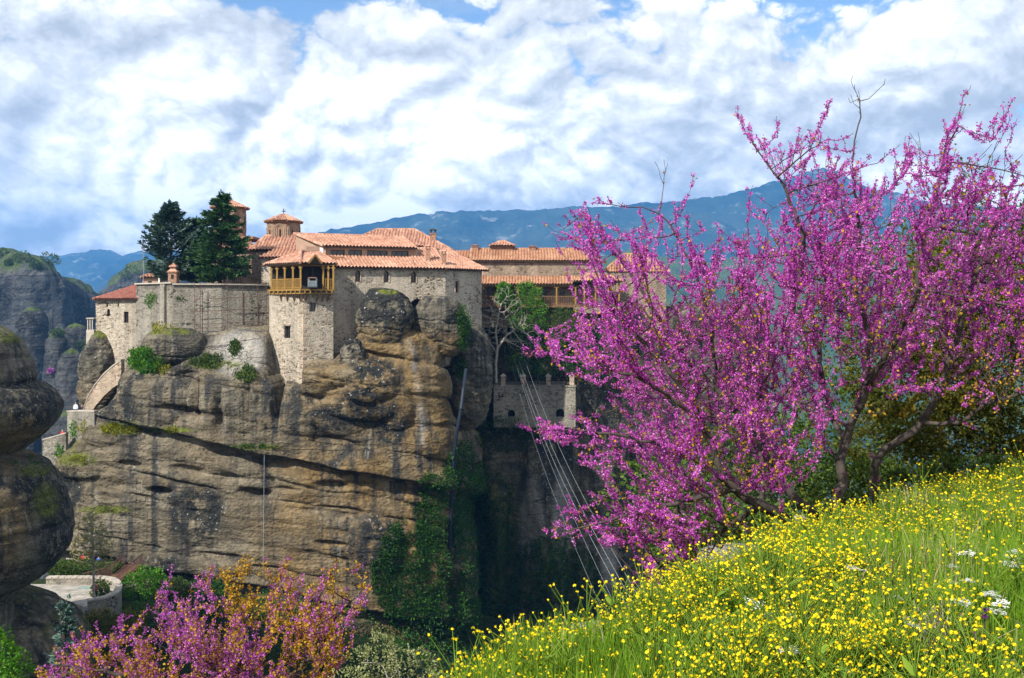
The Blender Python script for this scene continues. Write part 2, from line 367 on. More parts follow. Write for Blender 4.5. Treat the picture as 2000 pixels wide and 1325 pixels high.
def paving():
    q = M('pale_paving', 0.9, 0.15); b = q.n('ShaderNodeTexBrick'); q.L(q.vec(src='World'), b.inputs['Vector']); b.inputs['Scale'].default_value = 1.0; b.inputs['Color1'].default_value = (0.36, 0.33, 0.28, 1); b.inputs['Color2'].default_value = (0.43, 0.39, 0.33, 1); b.inputs['Mortar'].default_value = (0.20, 0.18, 0.15, 1); b.inputs['Mortar Size'].default_value = 0.03; b.inputs['Brick Width'].default_value = 0.9; b.inputs['Row Height'].default_value = 0.6
    q.col(q.mix(1.0, b.outputs[0], q.ramp(q.noise(0.9, 6, 0.65), [(0.3, 0.6), (0.65, 1.1)]), 'MULTIPLY')); return q.m
MAT['pavement'] = paving()
MAT['cable'] = plain('galvanised_cable', (0.26, 0.28, 0.29), 0.4, 0.15, 2.0, 0.5)
MAT['pipe'] = plain('blue_black_pipe', (0.012, 0.018, 0.03), 0.5, 0.3)
MAT['bark'] = plain('grey_brown_bark', (0.06, 0.048, 0.04), 0.9, 0.45, 9.0)
MAT['bark_pale'] = plain('pale_grey_bark', (0.30, 0.27, 0.23), 0.9, 0.3, 6.0)
MAT['bark_dark'] = plain('dark_bark', (0.06, 0.045, 0.035), 0.9, 0.35, 6.0)
MAT['rock'] = rockmat('meteora_conglomerate')
MAT['rock_near'] = rockmat('near_conglomerate', k=0.5)
MAT['rock_far'] = rockmat('shaded_distant_conglomerate', ((0.022, 0.028, 0.032), (0.055, 0.062, 0.066), (0.11, 0.112, 0.108)), ((0.03, 0.03, 0.03), (0.08, 0.07, 0.062), (0.13, 0.115, 0.10)), 5.0, (0.07, 0.11, 0.02), 1.1)  # darker, bluer copy of the rock, with shade put into its colour
def C(*a): return a
MAT['petal'] = leafy('magenta_petal', [(0.0, (0.24, 0.016, 0.20)), (0.3, (0.46, 0.045, 0.38)), (0.7, (0.66, 0.13, 0.57)), (1.0, (0.80, 0.33, 0.72))], 0.38, 0.55)
MAT['petal_pale'] = leafy('pinkish_petal', [(0.0, (0.26, 0.03, 0.24)), (0.4, (0.46, 0.07, 0.41)), (1.0, (0.70, 0.24, 0.64))], 0.38, 0.55)
MAT['gold_leaf'] = leafy('young_gold_leaf', [(0.0, (0.24, 0.11, 0.012)), (0.5, (0.48, 0.25, 0.018)), (1.0, (0.60, 0.38, 0.03))], 0.45)
MAT['olive_leaf'] = leafy('olive_oak_leaf', [(0.0, (0.04, 0.055, 0.010)), (0.55, (0.10, 0.115, 0.014)), (0.88, (0.19, 0.16, 0.015)), (1.0, (0.30, 0.18, 0.02))], 0.35)
MAT['sage_leaf'] = leafy('sage_leaf', [(0.0, (0.10, 0.13, 0.04)), (0.6, (0.26, 0.28, 0.11)), (1.0, (0.42, 0.42, 0.2))], 0.3)
MAT['green_leaf'] = leafy('bright_green_leaf', [(0.0, (0.03, 0.10, 0.008)), (0.5, (0.07, 0.22, 0.012)), (1.0, (0.17, 0.34, 0.02))], 0.35)
MAT['mid_leaf'] = leafy('mid_green_leaf', [(0.0, (0.025, 0.05, 0.01)), (0.5, (0.06, 0.11, 0.016)), (1.0, (0.14, 0.19, 0.025))], 0.3)
MAT['ivy_leaf'] = leafy('ivy_leaf', [(0.0, (0.012, 0.045, 0.006)), (0.5, (0.028, 0.095, 0.010)), (1.0, (0.065, 0.17, 0.016))], 0.25)
MAT['fir'] = leafy('blue_green_needle', [(0.0, (0.018, 0.045, 0.034)), (0.5, (0.045, 0.09, 0.062)), (1.0, (0.12, 0.18, 0.12))], 0.1)
MAT['cypress'] = leafy('dark_green_needle', [(0.0, (0.012, 0.045, 0.014)), (0.5, (0.035, 0.095, 0.025)), (1.0, (0.09, 0.17, 0.04))], 0.1)
MAT['bud_leaf'] = leafy('yellow_bud_leaf', [(0.0, (0.16, 0.15, 0.04)), (1.0, (0.42, 0.38, 0.10))], 0.3)
MAT['cedar'] = leafy('silver_blue_needle', [(0.0, (0.05, 0.10, 0.08)), (0.5, (0.11, 0.19, 0.15)), (1.0, (0.2, 0.30, 0.24))], 0.1)
MAT['yellow'] = leafy('yellow_blossom', [(0.0, (0.66, 0.46, 0.0)), (0.5, (0.88, 0.70, 0.003)), (1.0, (0.95, 0.82, 0.02))], 0.3)
MAT['yellow_moss'] = leafy('yellow_cushion_bloom', [(0.0, (0.09, 0.13, 0.01)), (0.5, (0.22, 0.24, 0.01)), (1.0, (0.50, 0.43, 0.01))], 0.3)
MAT['white_petal'] = leafy('white_blossom', [(0.0, (0.70, 0.70, 0.62)), (1.0, (0.85, 0.85, 0.80))], 0.3)
MAT['purple'] = leafy('purple_blossom', [(0.0, (0.07, 0.015, 0.09)), (1.0, (0.16, 0.03, 0.20))], 0.2)
MAT['stalk'] = leafy('green_stalk', [(0.0, (0.10, 0.19, 0.015)), (1.0, (0.22, 0.32, 0.03))], 0.25)
MAT['dry'] = leafy('dry_stalk', [(0.0, (0.14, 0.10, 0.06)), (0.6, (0.34, 0.27, 0.17)), (1.0, (0.5, 0.43, 0.30))], 0.2)
MAT['grass'] = leafy('meadow_grass', [(0.0, (0.065, 0.15, 0.010)), (0.45, (0.15, 0.29, 0.016)), (0.82, (0.27, 0.40, 0.025)), (0.9, (0.40, 0.35, 0.14)), (1.0, (0.55, 0.47, 0.28))], 0.4)
# ------------------------------------------------------------------ terrain
CTRL = np.array([(-3.5, 12, -6.4), (-6, 14, -8), (0.5, 14, -7.0), (4, 19, -7), (9, 22, -6), (16, 16, -3), (24, 30, -10), (-10, 9, -6), (-14, 25, -15), (0, 30, -19),
    (-22, 42, -23), (-38, 60, -26), (-44, 74, -27), (-40, 88, -27.2), (-36, 97, -28), (-52, 92, -27.5), (-24, 96, -36), (-10, 100, -42), (0, 60, -38), (12, 60, -34), (10, 112, -46), (30, 110, -44), (-20, 60, -30), (-28, 75, -33),
    (40, 60, -28), (60, 110, -46), (-60, 110, -30), (-45, 118, -32), (-80, 150, -80), (-30, 200, -120), (40, 200, -110), (100, 200, -90), (-120, 100, -90), (-60, 30, -24), (60, 20, -14), (0, -10, -4), (-20, -10, -8), (30, -10, 0)], dtype=float)
def terr(x, y):
    x = np.asarray(x, float); y = np.asarray(y, float); num = 0; den = 0
    for (a, b, c) in CTRL:
        w = 1.0 / (((x - a) ** 2 + (y - b) ** 2) ** 1.6 + 4.0); num = num + w * c; den = den + w
    z = num / den; r = np.hypot(x, y - 60)
    t = sstep(140, 420, r); return z * (1 - t) + (-190) * t + fbm(x * 0.09, y * 0.09, 0 * x, 4, 3) * np.clip(r / 60, 0.15, 5)
def meadow_z(x, y):
    x = np.asarray(x, float); y = np.asarray(y, float)
    far = np.maximum(0, x - 11); x = np.minimum(x, 11)
    dy = y - 5.5
    z = -2.0 + 0.13 * x - np.where(dy > 0, 0.128, 0.07) * dy + 0.006 * np.maximum(0, x - 3.2) ** 2
    dd = -0.756 * x + 0.655 * dy
    s = np.maximum(0, dd - (-0.45 + 0.14 * np.minimum(x, 2.6) - 0.05 * np.maximum(0, x - 3)))
    z = z - np.where(s < 1.2, 0.5 * s * s, 0.72 + 1.2 * (s - 1.2)) - 0.5 * far
    return z + fbm(x * 0.9, y * 0.9, 0 * x, 3, 5) * 0.10 + fbm(x * 3.1, y * 3.1, 0 * x, 2, 9) * 0.025
def G(x, y):
    return np.maximum(meadow_z(x, y), terr(x, y))
def grid_mesh(name, xs, ys, zf, mat, kind, drop=None):
    xx, yy = np.meshgrid(xs, ys); zz = zf(xx, yy)
    if drop is not None: zz = zz - drop(xx, yy)
    V = np.stack([xx.ravel(), yy.ravel(), zz.ravel()], 1); nx, ny = len(xs), len(ys)
    i = np.arange(ny - 1)[:, None] * nx + np.arange(nx - 1)[None, :]
    T = np.stack([i, i + 1, i + nx + 1, i + nx], -1).reshape(-1, 4)
    o = np_mesh(name, V, T, mat, smooth=True); o['kind'] = kind; return o
def soil_mat():
    q = M('meadow_soil', 0.95, 0.1)
    q.col(q.ramp(q.noise(3.0, 7, 0.65), [(0.3, (0.05, 0.07, 0.012)), (0.5, (0.10, 0.13, 0.02)), (0.68, (0.20, 0.17, 0.08))])); return q.nrm(q.bump(q.noise(9, 6, 0.7), 0.8, 0.08)).m
def wood_mat():
    q = M('wooded_ground', 0.95, 0.1)
    a = q.ramp(q.noise(0.05, 9, 0.68), [(0.34, (0.012, 0.022, 0.010)), (0.5, (0.030, 0.05, 0.014)), (0.66, (0.075, 0.095, 0.03))])
    q.col(a); return q.nrm(q.bump(q.noise(0.35, 8, 0.75), 1.0, 1.5)).m
MAT['soil'] = soil_mat(); MAT['wooded'] = wood_mat()
grid_mesh('meadow_ground', np.arange(-9, 17.01, 0.19), np.arange(-4, 26.01, 0.19), G, MAT['soil'], 'structure')
gy = np.concatenate([np.linspace(-120, -5, 12), np.linspace(-4, 200, 120), 200 + (np.linspace(0.02, 1, 60) ** 2.2) * 7900])
gx = np.concatenate([-(90 + (np.linspace(1, 0.03, 40) ** 2.2) * 5750), np.linspace(-90, 90, 120), 90 + (np.linspace(0.03, 1, 40) ** 2.2) * 5750])
def near_drop(x, y): return 0.5 * ((x > -8.6) & (x < 16.6) & (y > -3.6) & (y < 25.6))
grid_mesh('valley_ground', gx, gy, G, MAT['wooded'], 'structure', near_drop)

# ------------------------------------------------------------------ rock sheets
def catmull(pts, n):
    p = np.array(pts, float); p = np.vstack([2 * p[0] - p[1], p, 2 * p[-1] - p[-2]]); out = []
    for i in range(1, len(p) - 2):
        for t in np.linspace(0, 1, 24, endpoint=False):
            a, b, c, d = p[i - 1], p[i], p[i + 1], p[i + 2]
            out.append(0.5 * ((2 * b) + (c - a) * t + (2 * a - 5 * b + 4 * c - d) * t ** 2 + (-a + 3 * b - 3 * c + d) * t ** 3))
    out.append(p[-2]); o = np.array(out); s = np.concatenate([[0], np.cumsum(np.linalg.norm(np.diff(o, axis=0), axis=1))])
    q = np.linspace(0, s[-1], n); return np.stack([np.interp(q, s, o[:, k]) for k in range(o.shape[1])], 1)
def ell(px, py, lst):
    """soft union of ellipses (cx, cy, rx, ry) as a 0..1 mask"""
    m = np.zeros_like(px)
    for (a, b, c, d) in lst: m = np.maximum(m, 1 - sstep(0.55, 1.15, np.sqrt(((px - a) / c) ** 2 + ((py - b) / d) ** 2)))
    return m
def polyd(px, py, pts):
    d = np.full_like(px, 1e9)
    for (a, b) in zip(pts[:-1], pts[1:]):
        ax, ay = a; bx, by = b; t = np.clip(((px - ax) * (bx - ax) + (py - ay) * (by - ay)) / ((bx - ax) ** 2 + (by - ay) ** 2), 0, 1)
        d = np.minimum(d, np.hypot(px - ax - t * (bx - ax), py - ay - t * (by - ay)))
    return d
def cliff_sheet(name, plan, top, zbot, nu, nv, ncap, cap, disp, masks, mat, rnd=1.3, parent=None, capz=None, capy=None):
    c = catmull([(X(a, b), b) for a, b in plan], nu); tx = np.gradient(c[:, 0]); ty = np.gradient(c[:, 1]); l = np.hypot(tx, ty)
    nx, ny = ty / l, -tx / l
    pxu = 1000 + F * c[:, 0] / c[:, 1]; tp = np.array(top, float); ptop = np.interp(pxu, tp[:, 0], tp[:, 1])
    zt = (HZ - ptop) / F * c[:, 1]
    hgt = zbot + (zt.max() - zbot) * np.linspace(0, 1, nv)[:, None] + 0 * zt[None, :]; zz = np.minimum(hgt, zt[None, :]); over = np.maximum(0, hgt - zt[None, :])
    xx = np.broadcast_to(c[None, :, 0], zz.shape); yy = np.broadcast_to(c[None, :, 1], zz.shape)
    px = 1000 + F * xx / yy; py = HZ - F * zz / yy
    d = disp(px, py, xx, yy, zz)
    t = np.clip((zt[None, :] - zz) / rnd, 0, 1); d = d - rnd * 0.8 * (1 - np.sqrt(np.clip(1 - (1 - t) ** 2, 0, 1)))
    mo = over.max() + 1e-6; d = d - np.minimum(over * 1.2, 0.6 * cap); Zs = zz + np.minimum(over, 1.0) * 0.3 * rnd * (1 + 0.6 * fbm(xx * 0.5 / rnd, yy * 0.5 / rnd, over * 0.7 / rnd, 3, 7))
    if capy: d2 = np.minimum(over * 1.2, 0.6 * cap); A = xx + nx * (d + d2) + capy[0] * d2; B = yy + ny * (d + d2) + capy[1] * d2
    else: A = xx + nx * d; B = yy + ny * d
    dl = d[-1]; cx_, cy_, cz_ = [], [], []
    for k in range(1, ncap + 1):
        w = k / ncap; back = dl - cap * w ** 1.3
        qx, qy = (A[-1] + capy[0] * cap * w ** 1.3, B[-1] + capy[1] * cap * w ** 1.3) if capy else (c[:, 0] + nx * back, c[:, 1] + ny * back)
        zt_ = Zs[-1]
        up = 0.35 * rnd * math.sin(min(1, w * 4) * math.pi / 2) + (capz(w) if capz else 0)
        cx_.append(qx); cy_.append(qy); cz_.append(zt_ + up + fbm(qx * 0.3 / rnd, qy * 0.3 / rnd, 0 * qx, 4, 8) * 0.5 * rnd * min(1, w * 4))
    A = np.vstack([A] + [q[None] for q in cx_]); B = np.vstack([B] + [q[None] for q in cy_]); Zs = np.vstack([Zs] + [q[None] for q in cz_])
    capm = np.zeros_like(A); capm[nv:] = 1; capm[:nv] = np.clip(over / 2.0, 0, 1)
    nr = A.shape[0]; i = np.arange(nr - 1)[:, None] * nu + np.arange(nu - 1)[None, :]
    T = np.stack([i, i + 1, i + nu + 1, i + nu], -1).reshape(-1, 4)
    fx = 1000 + F * A / B; fy = HZ - F * Zs / B
    at = {k_: f(fx, fy, A, B, Zs).ravel() for k_, f in masks.items()}
    if 'capmoss' in at: del at['capmoss']
    if 'moss' in at: at['moss'] = np.maximum(at['moss'], (capm * (0.75 if 'capmoss' in masks else 0.0)).ravel())
    return np_mesh(name, np.stack([A.ravel(), B.ravel(), Zs.ravel()], 1), T, mat, parent, at, smooth=True)
zero = lambda px, py, x, y, z: np.zeros_like(px)

# main rock
LAY = np.array([560, 625, 690, 745, 805, 862, 908, 945, 990, 1038, 1086, 1136, 1192, 1250, 1330, 1450], float)
NOT = np.array([.3, .5, .6, .4, .7, 1.2, .25, .7, .3, .25, .4, .9, .4, .4, .4, .4])
OFS = np.array([(540, -1.5), (700, -0.3), (800, 0.5), (856, 1.4), (870, -0.7), (940, 0.2), (1000, 0.5), (1125, 1.1), (1142, -0.8), (1200, -1.4), (1450, -3)])
LOBES = [(300, 768, 78, 62, 1.5), (240, 790, 45, 75, 0.9), (415, 772, 46, 62, 1.6), (470, 775, 42, 68, 1.7), (520, 800, 34, 58, 1.3), (575, 815, 46, 66, 1.3), (610, 735, 62, 40, 1.9), (660, 815, 60, 36, 1.0),
    (715, 745, 66, 42, 2.3), (700, 790, 70, 34, 1.9), (770, 790, 40, 50, 1.1), (300, 870, 130, 26, 0.8), (200, 830, 60, 40, 0.8), (150, 905, 55, 30, 1.3), (500, 935, 36, 30, 1.0), (430, 905, 90, 22, 0.9), (745, 890, 60, 30, 0.7),
    (730, 1060, 50, 66, 1.5), (560, 1030, 120, 60, 0.6), (300, 1020, 120, 50, 0.7), (400, 1095, 110, 26, 0.9), (350, 690, 60, 40, 1.3), (290, 690, 40, 34, 0.9)]
CAVES = [(320, 957, 19, 7, 1.8), (258, 906, 20, 7, 0.9), (370, 917, 36, 9, 0.8), (500, 960, 26, 8, 1.0), (655, 948, 36, 9, 0.9), (560, 955, 20, 5, 0.7), (640, 1000, 60, 7, 0.5), (650, 1058, 30, 5, 0.8), (215, 945, 40, 12, 0.5), (430, 1085, 50, 8, 0.8), (330, 690, 24, 22, 1.4), (545, 775, 7, 50, 2.2), (393, 775, 6, 46, 1.4), (438, 800, 7, 50, 1.2), (492, 790, 5, 40, 0.8), (360, 800, 50, 7, 0.8)]
def main_disp(px, py, x, y, z):
    w = fbm(px * 0.005, py * 0.005, 0 * px, 3, 21) * 20 + fbm(px * 0.02, py * 0.02, 0 * px, 3, 22) * 3.5
    s = py - 0.19 * (px - 400) + w
    k = np.clip(np.searchsorted(LAY, s.ravel()) - 1, 0, len(LAY) - 2).reshape(s.shape)
    lo, hi = LAY[k], LAY[k + 1]; t = np.clip((s - lo) / (hi - lo), 0, 1)
    amp = (1 - 0.35 * sstep(900, 960, s)) * (0.2 + 0.7 * sstep(-0.35, 0.4, fbm(px * 0.008, k * 3.3, 0 * px, 2, 31)))
    d = amp * 0.85 * np.sqrt(np.clip(1 - (2 * t - 1) ** 4, 0, 1)) * (0.55 + 0.45 * t)
    brk = 0.06 + 0.94 * sstep(-0.12, 0.35, fbm(px * 0.012, k * 5.1 + 9, 0 * px, 2, 33))
    d = d - NOT[k + 1] * brk * np.exp(-((hi - s) / 3.0) ** 2) - NOT[k] * brk * 0.6 * np.exp(-((s - lo) / 4.5) ** 2)
    d = d + np.interp(s, OFS[:, 0], OFS[:, 1])
    d = d + fbm(x * 0.09, y * 0.09, z * 0.13, 3, 41) * 1.5 + fbm(x * 0.35, y * 0.35, z * 0.5, 4, 43) * 0.34 + fbm(x * 1.5, y * 1.5, z * 2.2, 3, 45) * 0.13
    # thin bedding laminae
    d = d + 0.05 * vnoise(px * 0.012, s * 0.16, 0 * px, 61) + 0.03 * vnoise(px * 0.03, s * 0.42, 0 * px, 62)
    front = (y < 132)
    for (a, b, rx, ry, h) in LOBES:
        q = ((px - a) / rx) ** 2 + ((py - b - 0.12 * (px - a)) / ry) ** 2
        q = q + 0.25 * fbm(px * 0.03, py * 0.03, 0 * px, 2, 71)
        bump = h * np.sqrt(np.clip(1 - q, 0, 1)); d = np.where(front & (q < 1), d * (1 - 0.55 * np.clip(bump / h, 0, 1)) + bump, d)
    for (a, b, rx, ry, h) in CAVES:
        q = ((px - a) / rx) ** 2 + ((py - b - 0.1 * (px - a)) / ry) ** 2; d = d - np.where(front, h * np.exp(-q ** 2 * 0.9), 0)
    pale = ell(px, py, [(450, 690, 90, 52)]); d = d * (1 - 0.75 * pale) + pale * 0.2
    # leaning back above the shoulder
    d = d - np.where((px > 225) & (px < 560), np.clip(745 - py, 0, 200) * 0.026, 0) - np.where(px < 240, np.clip(860 - py, 0, 300) * 0.02, 0)
    d = d - np.where(px >= 640, np.clip(720 - py, 0, 200) * 0.012, 0)
    # the crack with the pipe
    d = d - 1.2 * np.exp(-((px - (905 - (py - 740) * 0.08)) / 9) ** 2)
    return d
MM = {
 'ochre': lambda px, py, x, y, z: np.clip(0.25 + 0.75 * sstep(470, 640, px + 0.25 * (py - 900)) * (1 - 0.5 * sstep(860, 900, px)), 0, 1),
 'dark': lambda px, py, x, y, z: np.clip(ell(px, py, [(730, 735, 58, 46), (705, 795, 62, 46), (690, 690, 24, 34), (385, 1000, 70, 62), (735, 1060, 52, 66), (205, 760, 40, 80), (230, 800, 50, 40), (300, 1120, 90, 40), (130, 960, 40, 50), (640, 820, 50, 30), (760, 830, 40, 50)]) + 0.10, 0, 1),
 'moss': lambda px, py, x, y, z: ell(px, py, [(150, 898, 46, 16), (240, 836, 50, 15), (330, 840, 56, 7), (420, 712, 62, 10), (480, 735, 26, 16), (205, 996, 60, 9), (500, 873, 60, 7), (135, 860, 20, 30), (320, 640, 60, 8)]) * 0.95 * (y < 135),
 'pale': lambda px, py, x, y, z: np.maximum(0.6 * ell(px, py, [(465, 690, 66, 52)]) * sstep(385, 430, px), 0.5 * (0.5 + 0.5 * vnoise(px * 0.05, py * 0.05, 0 * px, 3)) * (1 - sstep(1.5, 9, polyd(px, py, [(797, 665), (806, 690), (812, 740), (818, 770), (824, 830), (826, 870)])))),
}
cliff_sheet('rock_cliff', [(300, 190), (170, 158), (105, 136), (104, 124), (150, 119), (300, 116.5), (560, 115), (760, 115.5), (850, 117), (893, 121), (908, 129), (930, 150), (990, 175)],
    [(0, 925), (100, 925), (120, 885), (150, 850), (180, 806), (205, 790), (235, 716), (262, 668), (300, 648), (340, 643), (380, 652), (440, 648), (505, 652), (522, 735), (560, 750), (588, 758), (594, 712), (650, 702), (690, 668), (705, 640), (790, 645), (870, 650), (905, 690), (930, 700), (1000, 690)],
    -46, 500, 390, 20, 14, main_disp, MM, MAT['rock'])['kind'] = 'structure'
# dark gully wall on the shaded side
def gully_disp(px, py, x, y, z):
    return fbm(x * 0.22, y * 0.1, z * 0.035, 4, 81) * 3.6 + fbm(x * 0.8, y * 0.5, z * 0.12, 4, 83) * 1.1 + fbm(x * 2.4, y * 2.4, z * 1.6, 3, 85) * 0.15 - np.clip(900 - py, 0, 200) * 0.006
GM = {'ochre': lambda px, py, x, y, z: np.full_like(px, 0.2), 'dark': lambda px, py, x, y, z: np.clip(0.75 + 0.5 * fbm(x * 0.3, y * 0.3, z * 0.05, 3, 87), 0, 1),  # dark mask kept high so the wall's colour carries the gorge's shade
      'moss': lambda px, py, x, y, z: ell(px, py, [(900, 1050, 130, 200), (1080, 1130, 70, 90)]) * 0.7, 'pale': lambda px, py, x, y, z: 0.55 * ell(px, py, [(1040, 1030, 26, 110), (1100, 1010, 22, 110), (1190, 1090, 20, 80)])}
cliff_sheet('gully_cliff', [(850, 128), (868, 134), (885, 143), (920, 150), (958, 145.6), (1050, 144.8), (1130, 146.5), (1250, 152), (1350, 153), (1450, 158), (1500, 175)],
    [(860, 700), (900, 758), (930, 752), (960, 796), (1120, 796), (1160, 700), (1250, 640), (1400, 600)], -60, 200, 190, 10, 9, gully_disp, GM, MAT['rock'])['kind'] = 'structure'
cliff_sheet('upper_cliff', [(860, 134), (910, 149), (1050, 150.5), (1200, 150), (1300, 150), (1450, 155), (1500, 175)],
    [(860, 640), (930, 606), (1400, 606)], Z(860, 150), 140, 90, 8, 8, gully_disp, {k_: (f if k_ == 'dark' else zero) for k_, f in GM.items()}, MAT['rock'])['kind'] = 'structure'
# far walls across the valley
def far_disp(px, py, x, y, z):
    return (fbm(x * 0.030, y * 0.03, z * 0.004, 5, 91) * 16 + fbm(x * 0.12, y * 0.12, z * 0.03, 4, 93) * 5 + fbm(x * 0.3, y * 0.3, z * 0.25, 3, 95) * 1.6 + 3.0 * vnoise(0 * x, 0 * x, z * 0.06 + fbm(x * 0.01, y * 0.01, z * 0, 2, 3), 96))
FMK = {'ochre': lambda px, py, x, y, z: np.full_like(px, 0.35), 'dark': lambda px, py, x, y, z: np.clip(0.2 + fbm(x * 0.03, y * 0.03, z * 0.01, 3, 97), 0, 1), 'moss': lambda px, py, x, y, z: np.zeros_like(px), 'pale': zero, 'capmoss': zero}
capz = lambda w: 10 * w
far1 = cliff_sheet('far_cliff', [(-500, 560), (-150, 600), (0, 610), (60, 600), (130, 610), (180, 640), (200, 680), (196, 760)], [(-500, 520), (-100, 530), (0, 538), (40, 530), (90, 530), (130, 538), (165, 548), (185, 560), (205, 592)],
    -195, 180, 150, 26, 90, far_disp, FMK, MAT['rock_far'], 10, capz=lambda w: 8 * math.sin(w * math.pi / 2), capy=(-0.62, 0.78)); far1['kind'] = 'structure'
far2 = cliff_sheet('far_cliff', [(202, 960), (212, 905), (240, 885), (280, 880), (340, 900), (500, 950)], [(190, 600), (202, 575), (212, 552), (232, 540), (260, 535), (330, 540), (500, 560)],
    -200, 130, 110, 22, 120, far_disp, FMK, MAT['rock_far'], 8, capz=lambda w: 12 * math.sin(w * math.pi / 2), capy=(-0.28, 0.96)); far2['kind'] = 'structure'
def rock_lathe(name, ax, ay, prof, nth, nz, amp, masks, mat, sq=1.0, seed=0, fr=0.1, grooves=(), parent=None, origin=None):
    pr = np.array(prof, float)[::-1] if prof[0][0] > prof[-1][0] else np.array(prof, float)
    z = np.linspace(pr[0, 0], pr[-1, 0], nz); 
    z = np.concatenate([z]); r = np.interp(z, pr[:, 0], pr[:, 1])
    ker = np.array([1, 2, 1]) / 4.0; r[1:-1] = np.convolve(r, ker, 'same')[1:-1]
    th = np.linspace(0, 2 * np.pi, nth, endpoint=False)
    rr, tt = r[:, None] * np.ones((1, nth)), th[None, :] * np.ones((nz, 1)); zz = z[:, None] * np.ones((1, nth))
    x0, y0 = np.cos(tt), np.sin(tt) * sq; bx, by = ax + x0 * rr, ay + y0 * rr
    d = (fbm(bx * fr, by * fr, zz * fr, 4, seed) * 1.0 + fbm(bx * fr * 4, by * fr * 4, zz * fr * 5, 4, seed + 1) * 0.35 + fbm(bx * fr * 12, by * fr * 12, zz * fr * 18, 3, seed + 2) * 0.10) * amp
    for (gz, gd, gw) in grooves: d = d - gd * np.exp(-((zz - gz + 0.06 * (bx - ax) + fbm(bx * fr * 3, by * fr * 3, 0 * zz, 2, seed + 5) * gw * 1.5) / gw) ** 2)
    fade = np.clip(rr / (r.max() * 0.25), 0, 1); d = d * fade
    A, B = ax + x0 * (rr + d), ay + y0 * (rr + d)
    V = np.stack([A.ravel(), B.ravel(), (zz + fbm(bx * fr * 2, by * fr * 2, zz * fr * 2, 3, seed + 9) * amp * 0.4).ravel()], 1)
    i = np.arange(nz - 1)[:, None] * nth + np.arange(nth)[None, :]; j = np.arange(nz - 1)[:, None] * nth + (np.arange(nth) + 1)[None, :] % nth
    T = np.stack([i, j, j + nth, i + nth], -1).reshape(-1, 4)
    fx = 1000 + F * A / B; fy = HZ - F * zz / B
    at = {k_: f(fx, fy, A, B, zz).ravel() for k_, f in masks.items()}
    return np_mesh(name, V, T, mat, parent, at, smooth=True, origin=origin)
def pin(px, top, half, Y, label, seed, bot=-150):
    zt = Z(top, Y); r = half / F * Y
    prof = [(zt, 0.02 * r), (zt - 0.06 * r, 0.32 * r), (zt - 0.3 * r, 0.68 * r), (zt - 0.9 * r, 0.92 * r), (zt - 2 * r, 1.0 * r), (zt - 4 * r, 1.12 * r), (bot, 1.5 * r)]
    mk = dict(FMK); del mk['capmoss']; mk['moss'] = lambda px_, py_, x, y, z: 0.8 * (z > zt - 0.35 * r)
    o = rock_lathe('rock_pinnacle', X(px, Y), Y, prof, 72, 110, r * 0.22, mk, MAT['rock_far'], 0.9, seed, 0.9 / r, ((zt - 1.6 * r, 0.12 * r, 0.10 * r), (zt - 3 * r, 0.1 * r, 0.1 * r)), origin=(X(px, Y), Y, bot))
    return tag(o, label, 'rock pinnacle', 'rock pinnacles in the valley')
pin(63, 598, 31, 470, 'tall rounded rock pinnacle standing against the big far cliff', 201)
pin(147, 631, 30, 440, 'broad grey rock pinnacle behind the paler pair, next to the monastery rock', 203)
pin(112, 650, 24, 400, 'slender rock pinnacle topped by a green bush', 205)
pin(140, 680, 29, 370, 'lower sloping rock pinnacle nearest the monastery rock', 207)
pin(40, 760, 40, 420, 'squat dark rock pinnacle low behind the big boulder', 209)
pin(130, 800, 40, 330, 'lowest rock pinnacle in the valley beside the walled path', 211, -160)

# the huge boulder at the left
bz = lambda py: Z(py, 75); bw = lambda px: (px + 120) / F * 75 * 0.93
prof = [(bz(612), 0.05), (bz(616), bw(-70)), (bz(628), bw(-25)), (bz(645), bw(8)), (bz(665), bw(34)), (bz(690), bw(50)), (bz(722), bw(58)), (bz(735), bw(62)), (bz(748), bw(72)), (bz(770), bw(100)), (bz(795), bw(116)), (bz(820), bw(112)), (bz(845), bw(92)), (bz(868), bw(66)), (bz(882), bw(48)),
        (bz(888), bw(46)), (bz(896), bw(66)), (bz(915), bw(95)), (bz(940), bw(112)), (bz(970), bw(124)), (bz(1000), bw(132)), (bz(1010), bw(136)), (bz(1040), bw(140)), (bz(1075), bw(137)), (bz(1105), bw(120)), (bz(1130), bw(92)), (bz(1146), bw(56)), (bz(1152), bw(30)), (bz(1175), bw(15)), (-30, bw(20))]
BMK = {'ochre': lambda px, py, x, y, z: ell(px, py, [(30, 850, 70, 60), (10, 1000, 60, 130)]) * 0.9, 'dark': lambda px, py, x, y, z: np.clip(ell(px, py, [(60, 780, 80, 60), (90, 950, 80, 60), (120, 1050, 50, 90)]) + 0.2, 0, 1),
       'moss': lambda px, py, x, y, z: np.maximum(ell(px, py, [(20, 660, 40, 14), (70, 920, 40, 14), (90, 980, 30, 40)]), 0.5 * (py < 650)) * 0.8, 'pale': zero}
bo = rock_lathe('boulder', X(-120, 75), 75, prof, 190, 220, 0.42, BMK, MAT['rock_near'], 1.1, 231, 0.16, tuple((bz(a), b, c) for a, b, c in ((738, 0.55, 0.22), (688, 0.2, 0.14), (886, 0.5, 0.35), (1010, 0.28, 0.10), (1078, 0.24, 0.09), (955, 0.16, 0.1), (830, 0.12, 0.1))), origin=(X(-120, 75), 75, -30))
tag(bo, 'huge dark weathered boulder at the left edge, notched across its middle', 'boulder')
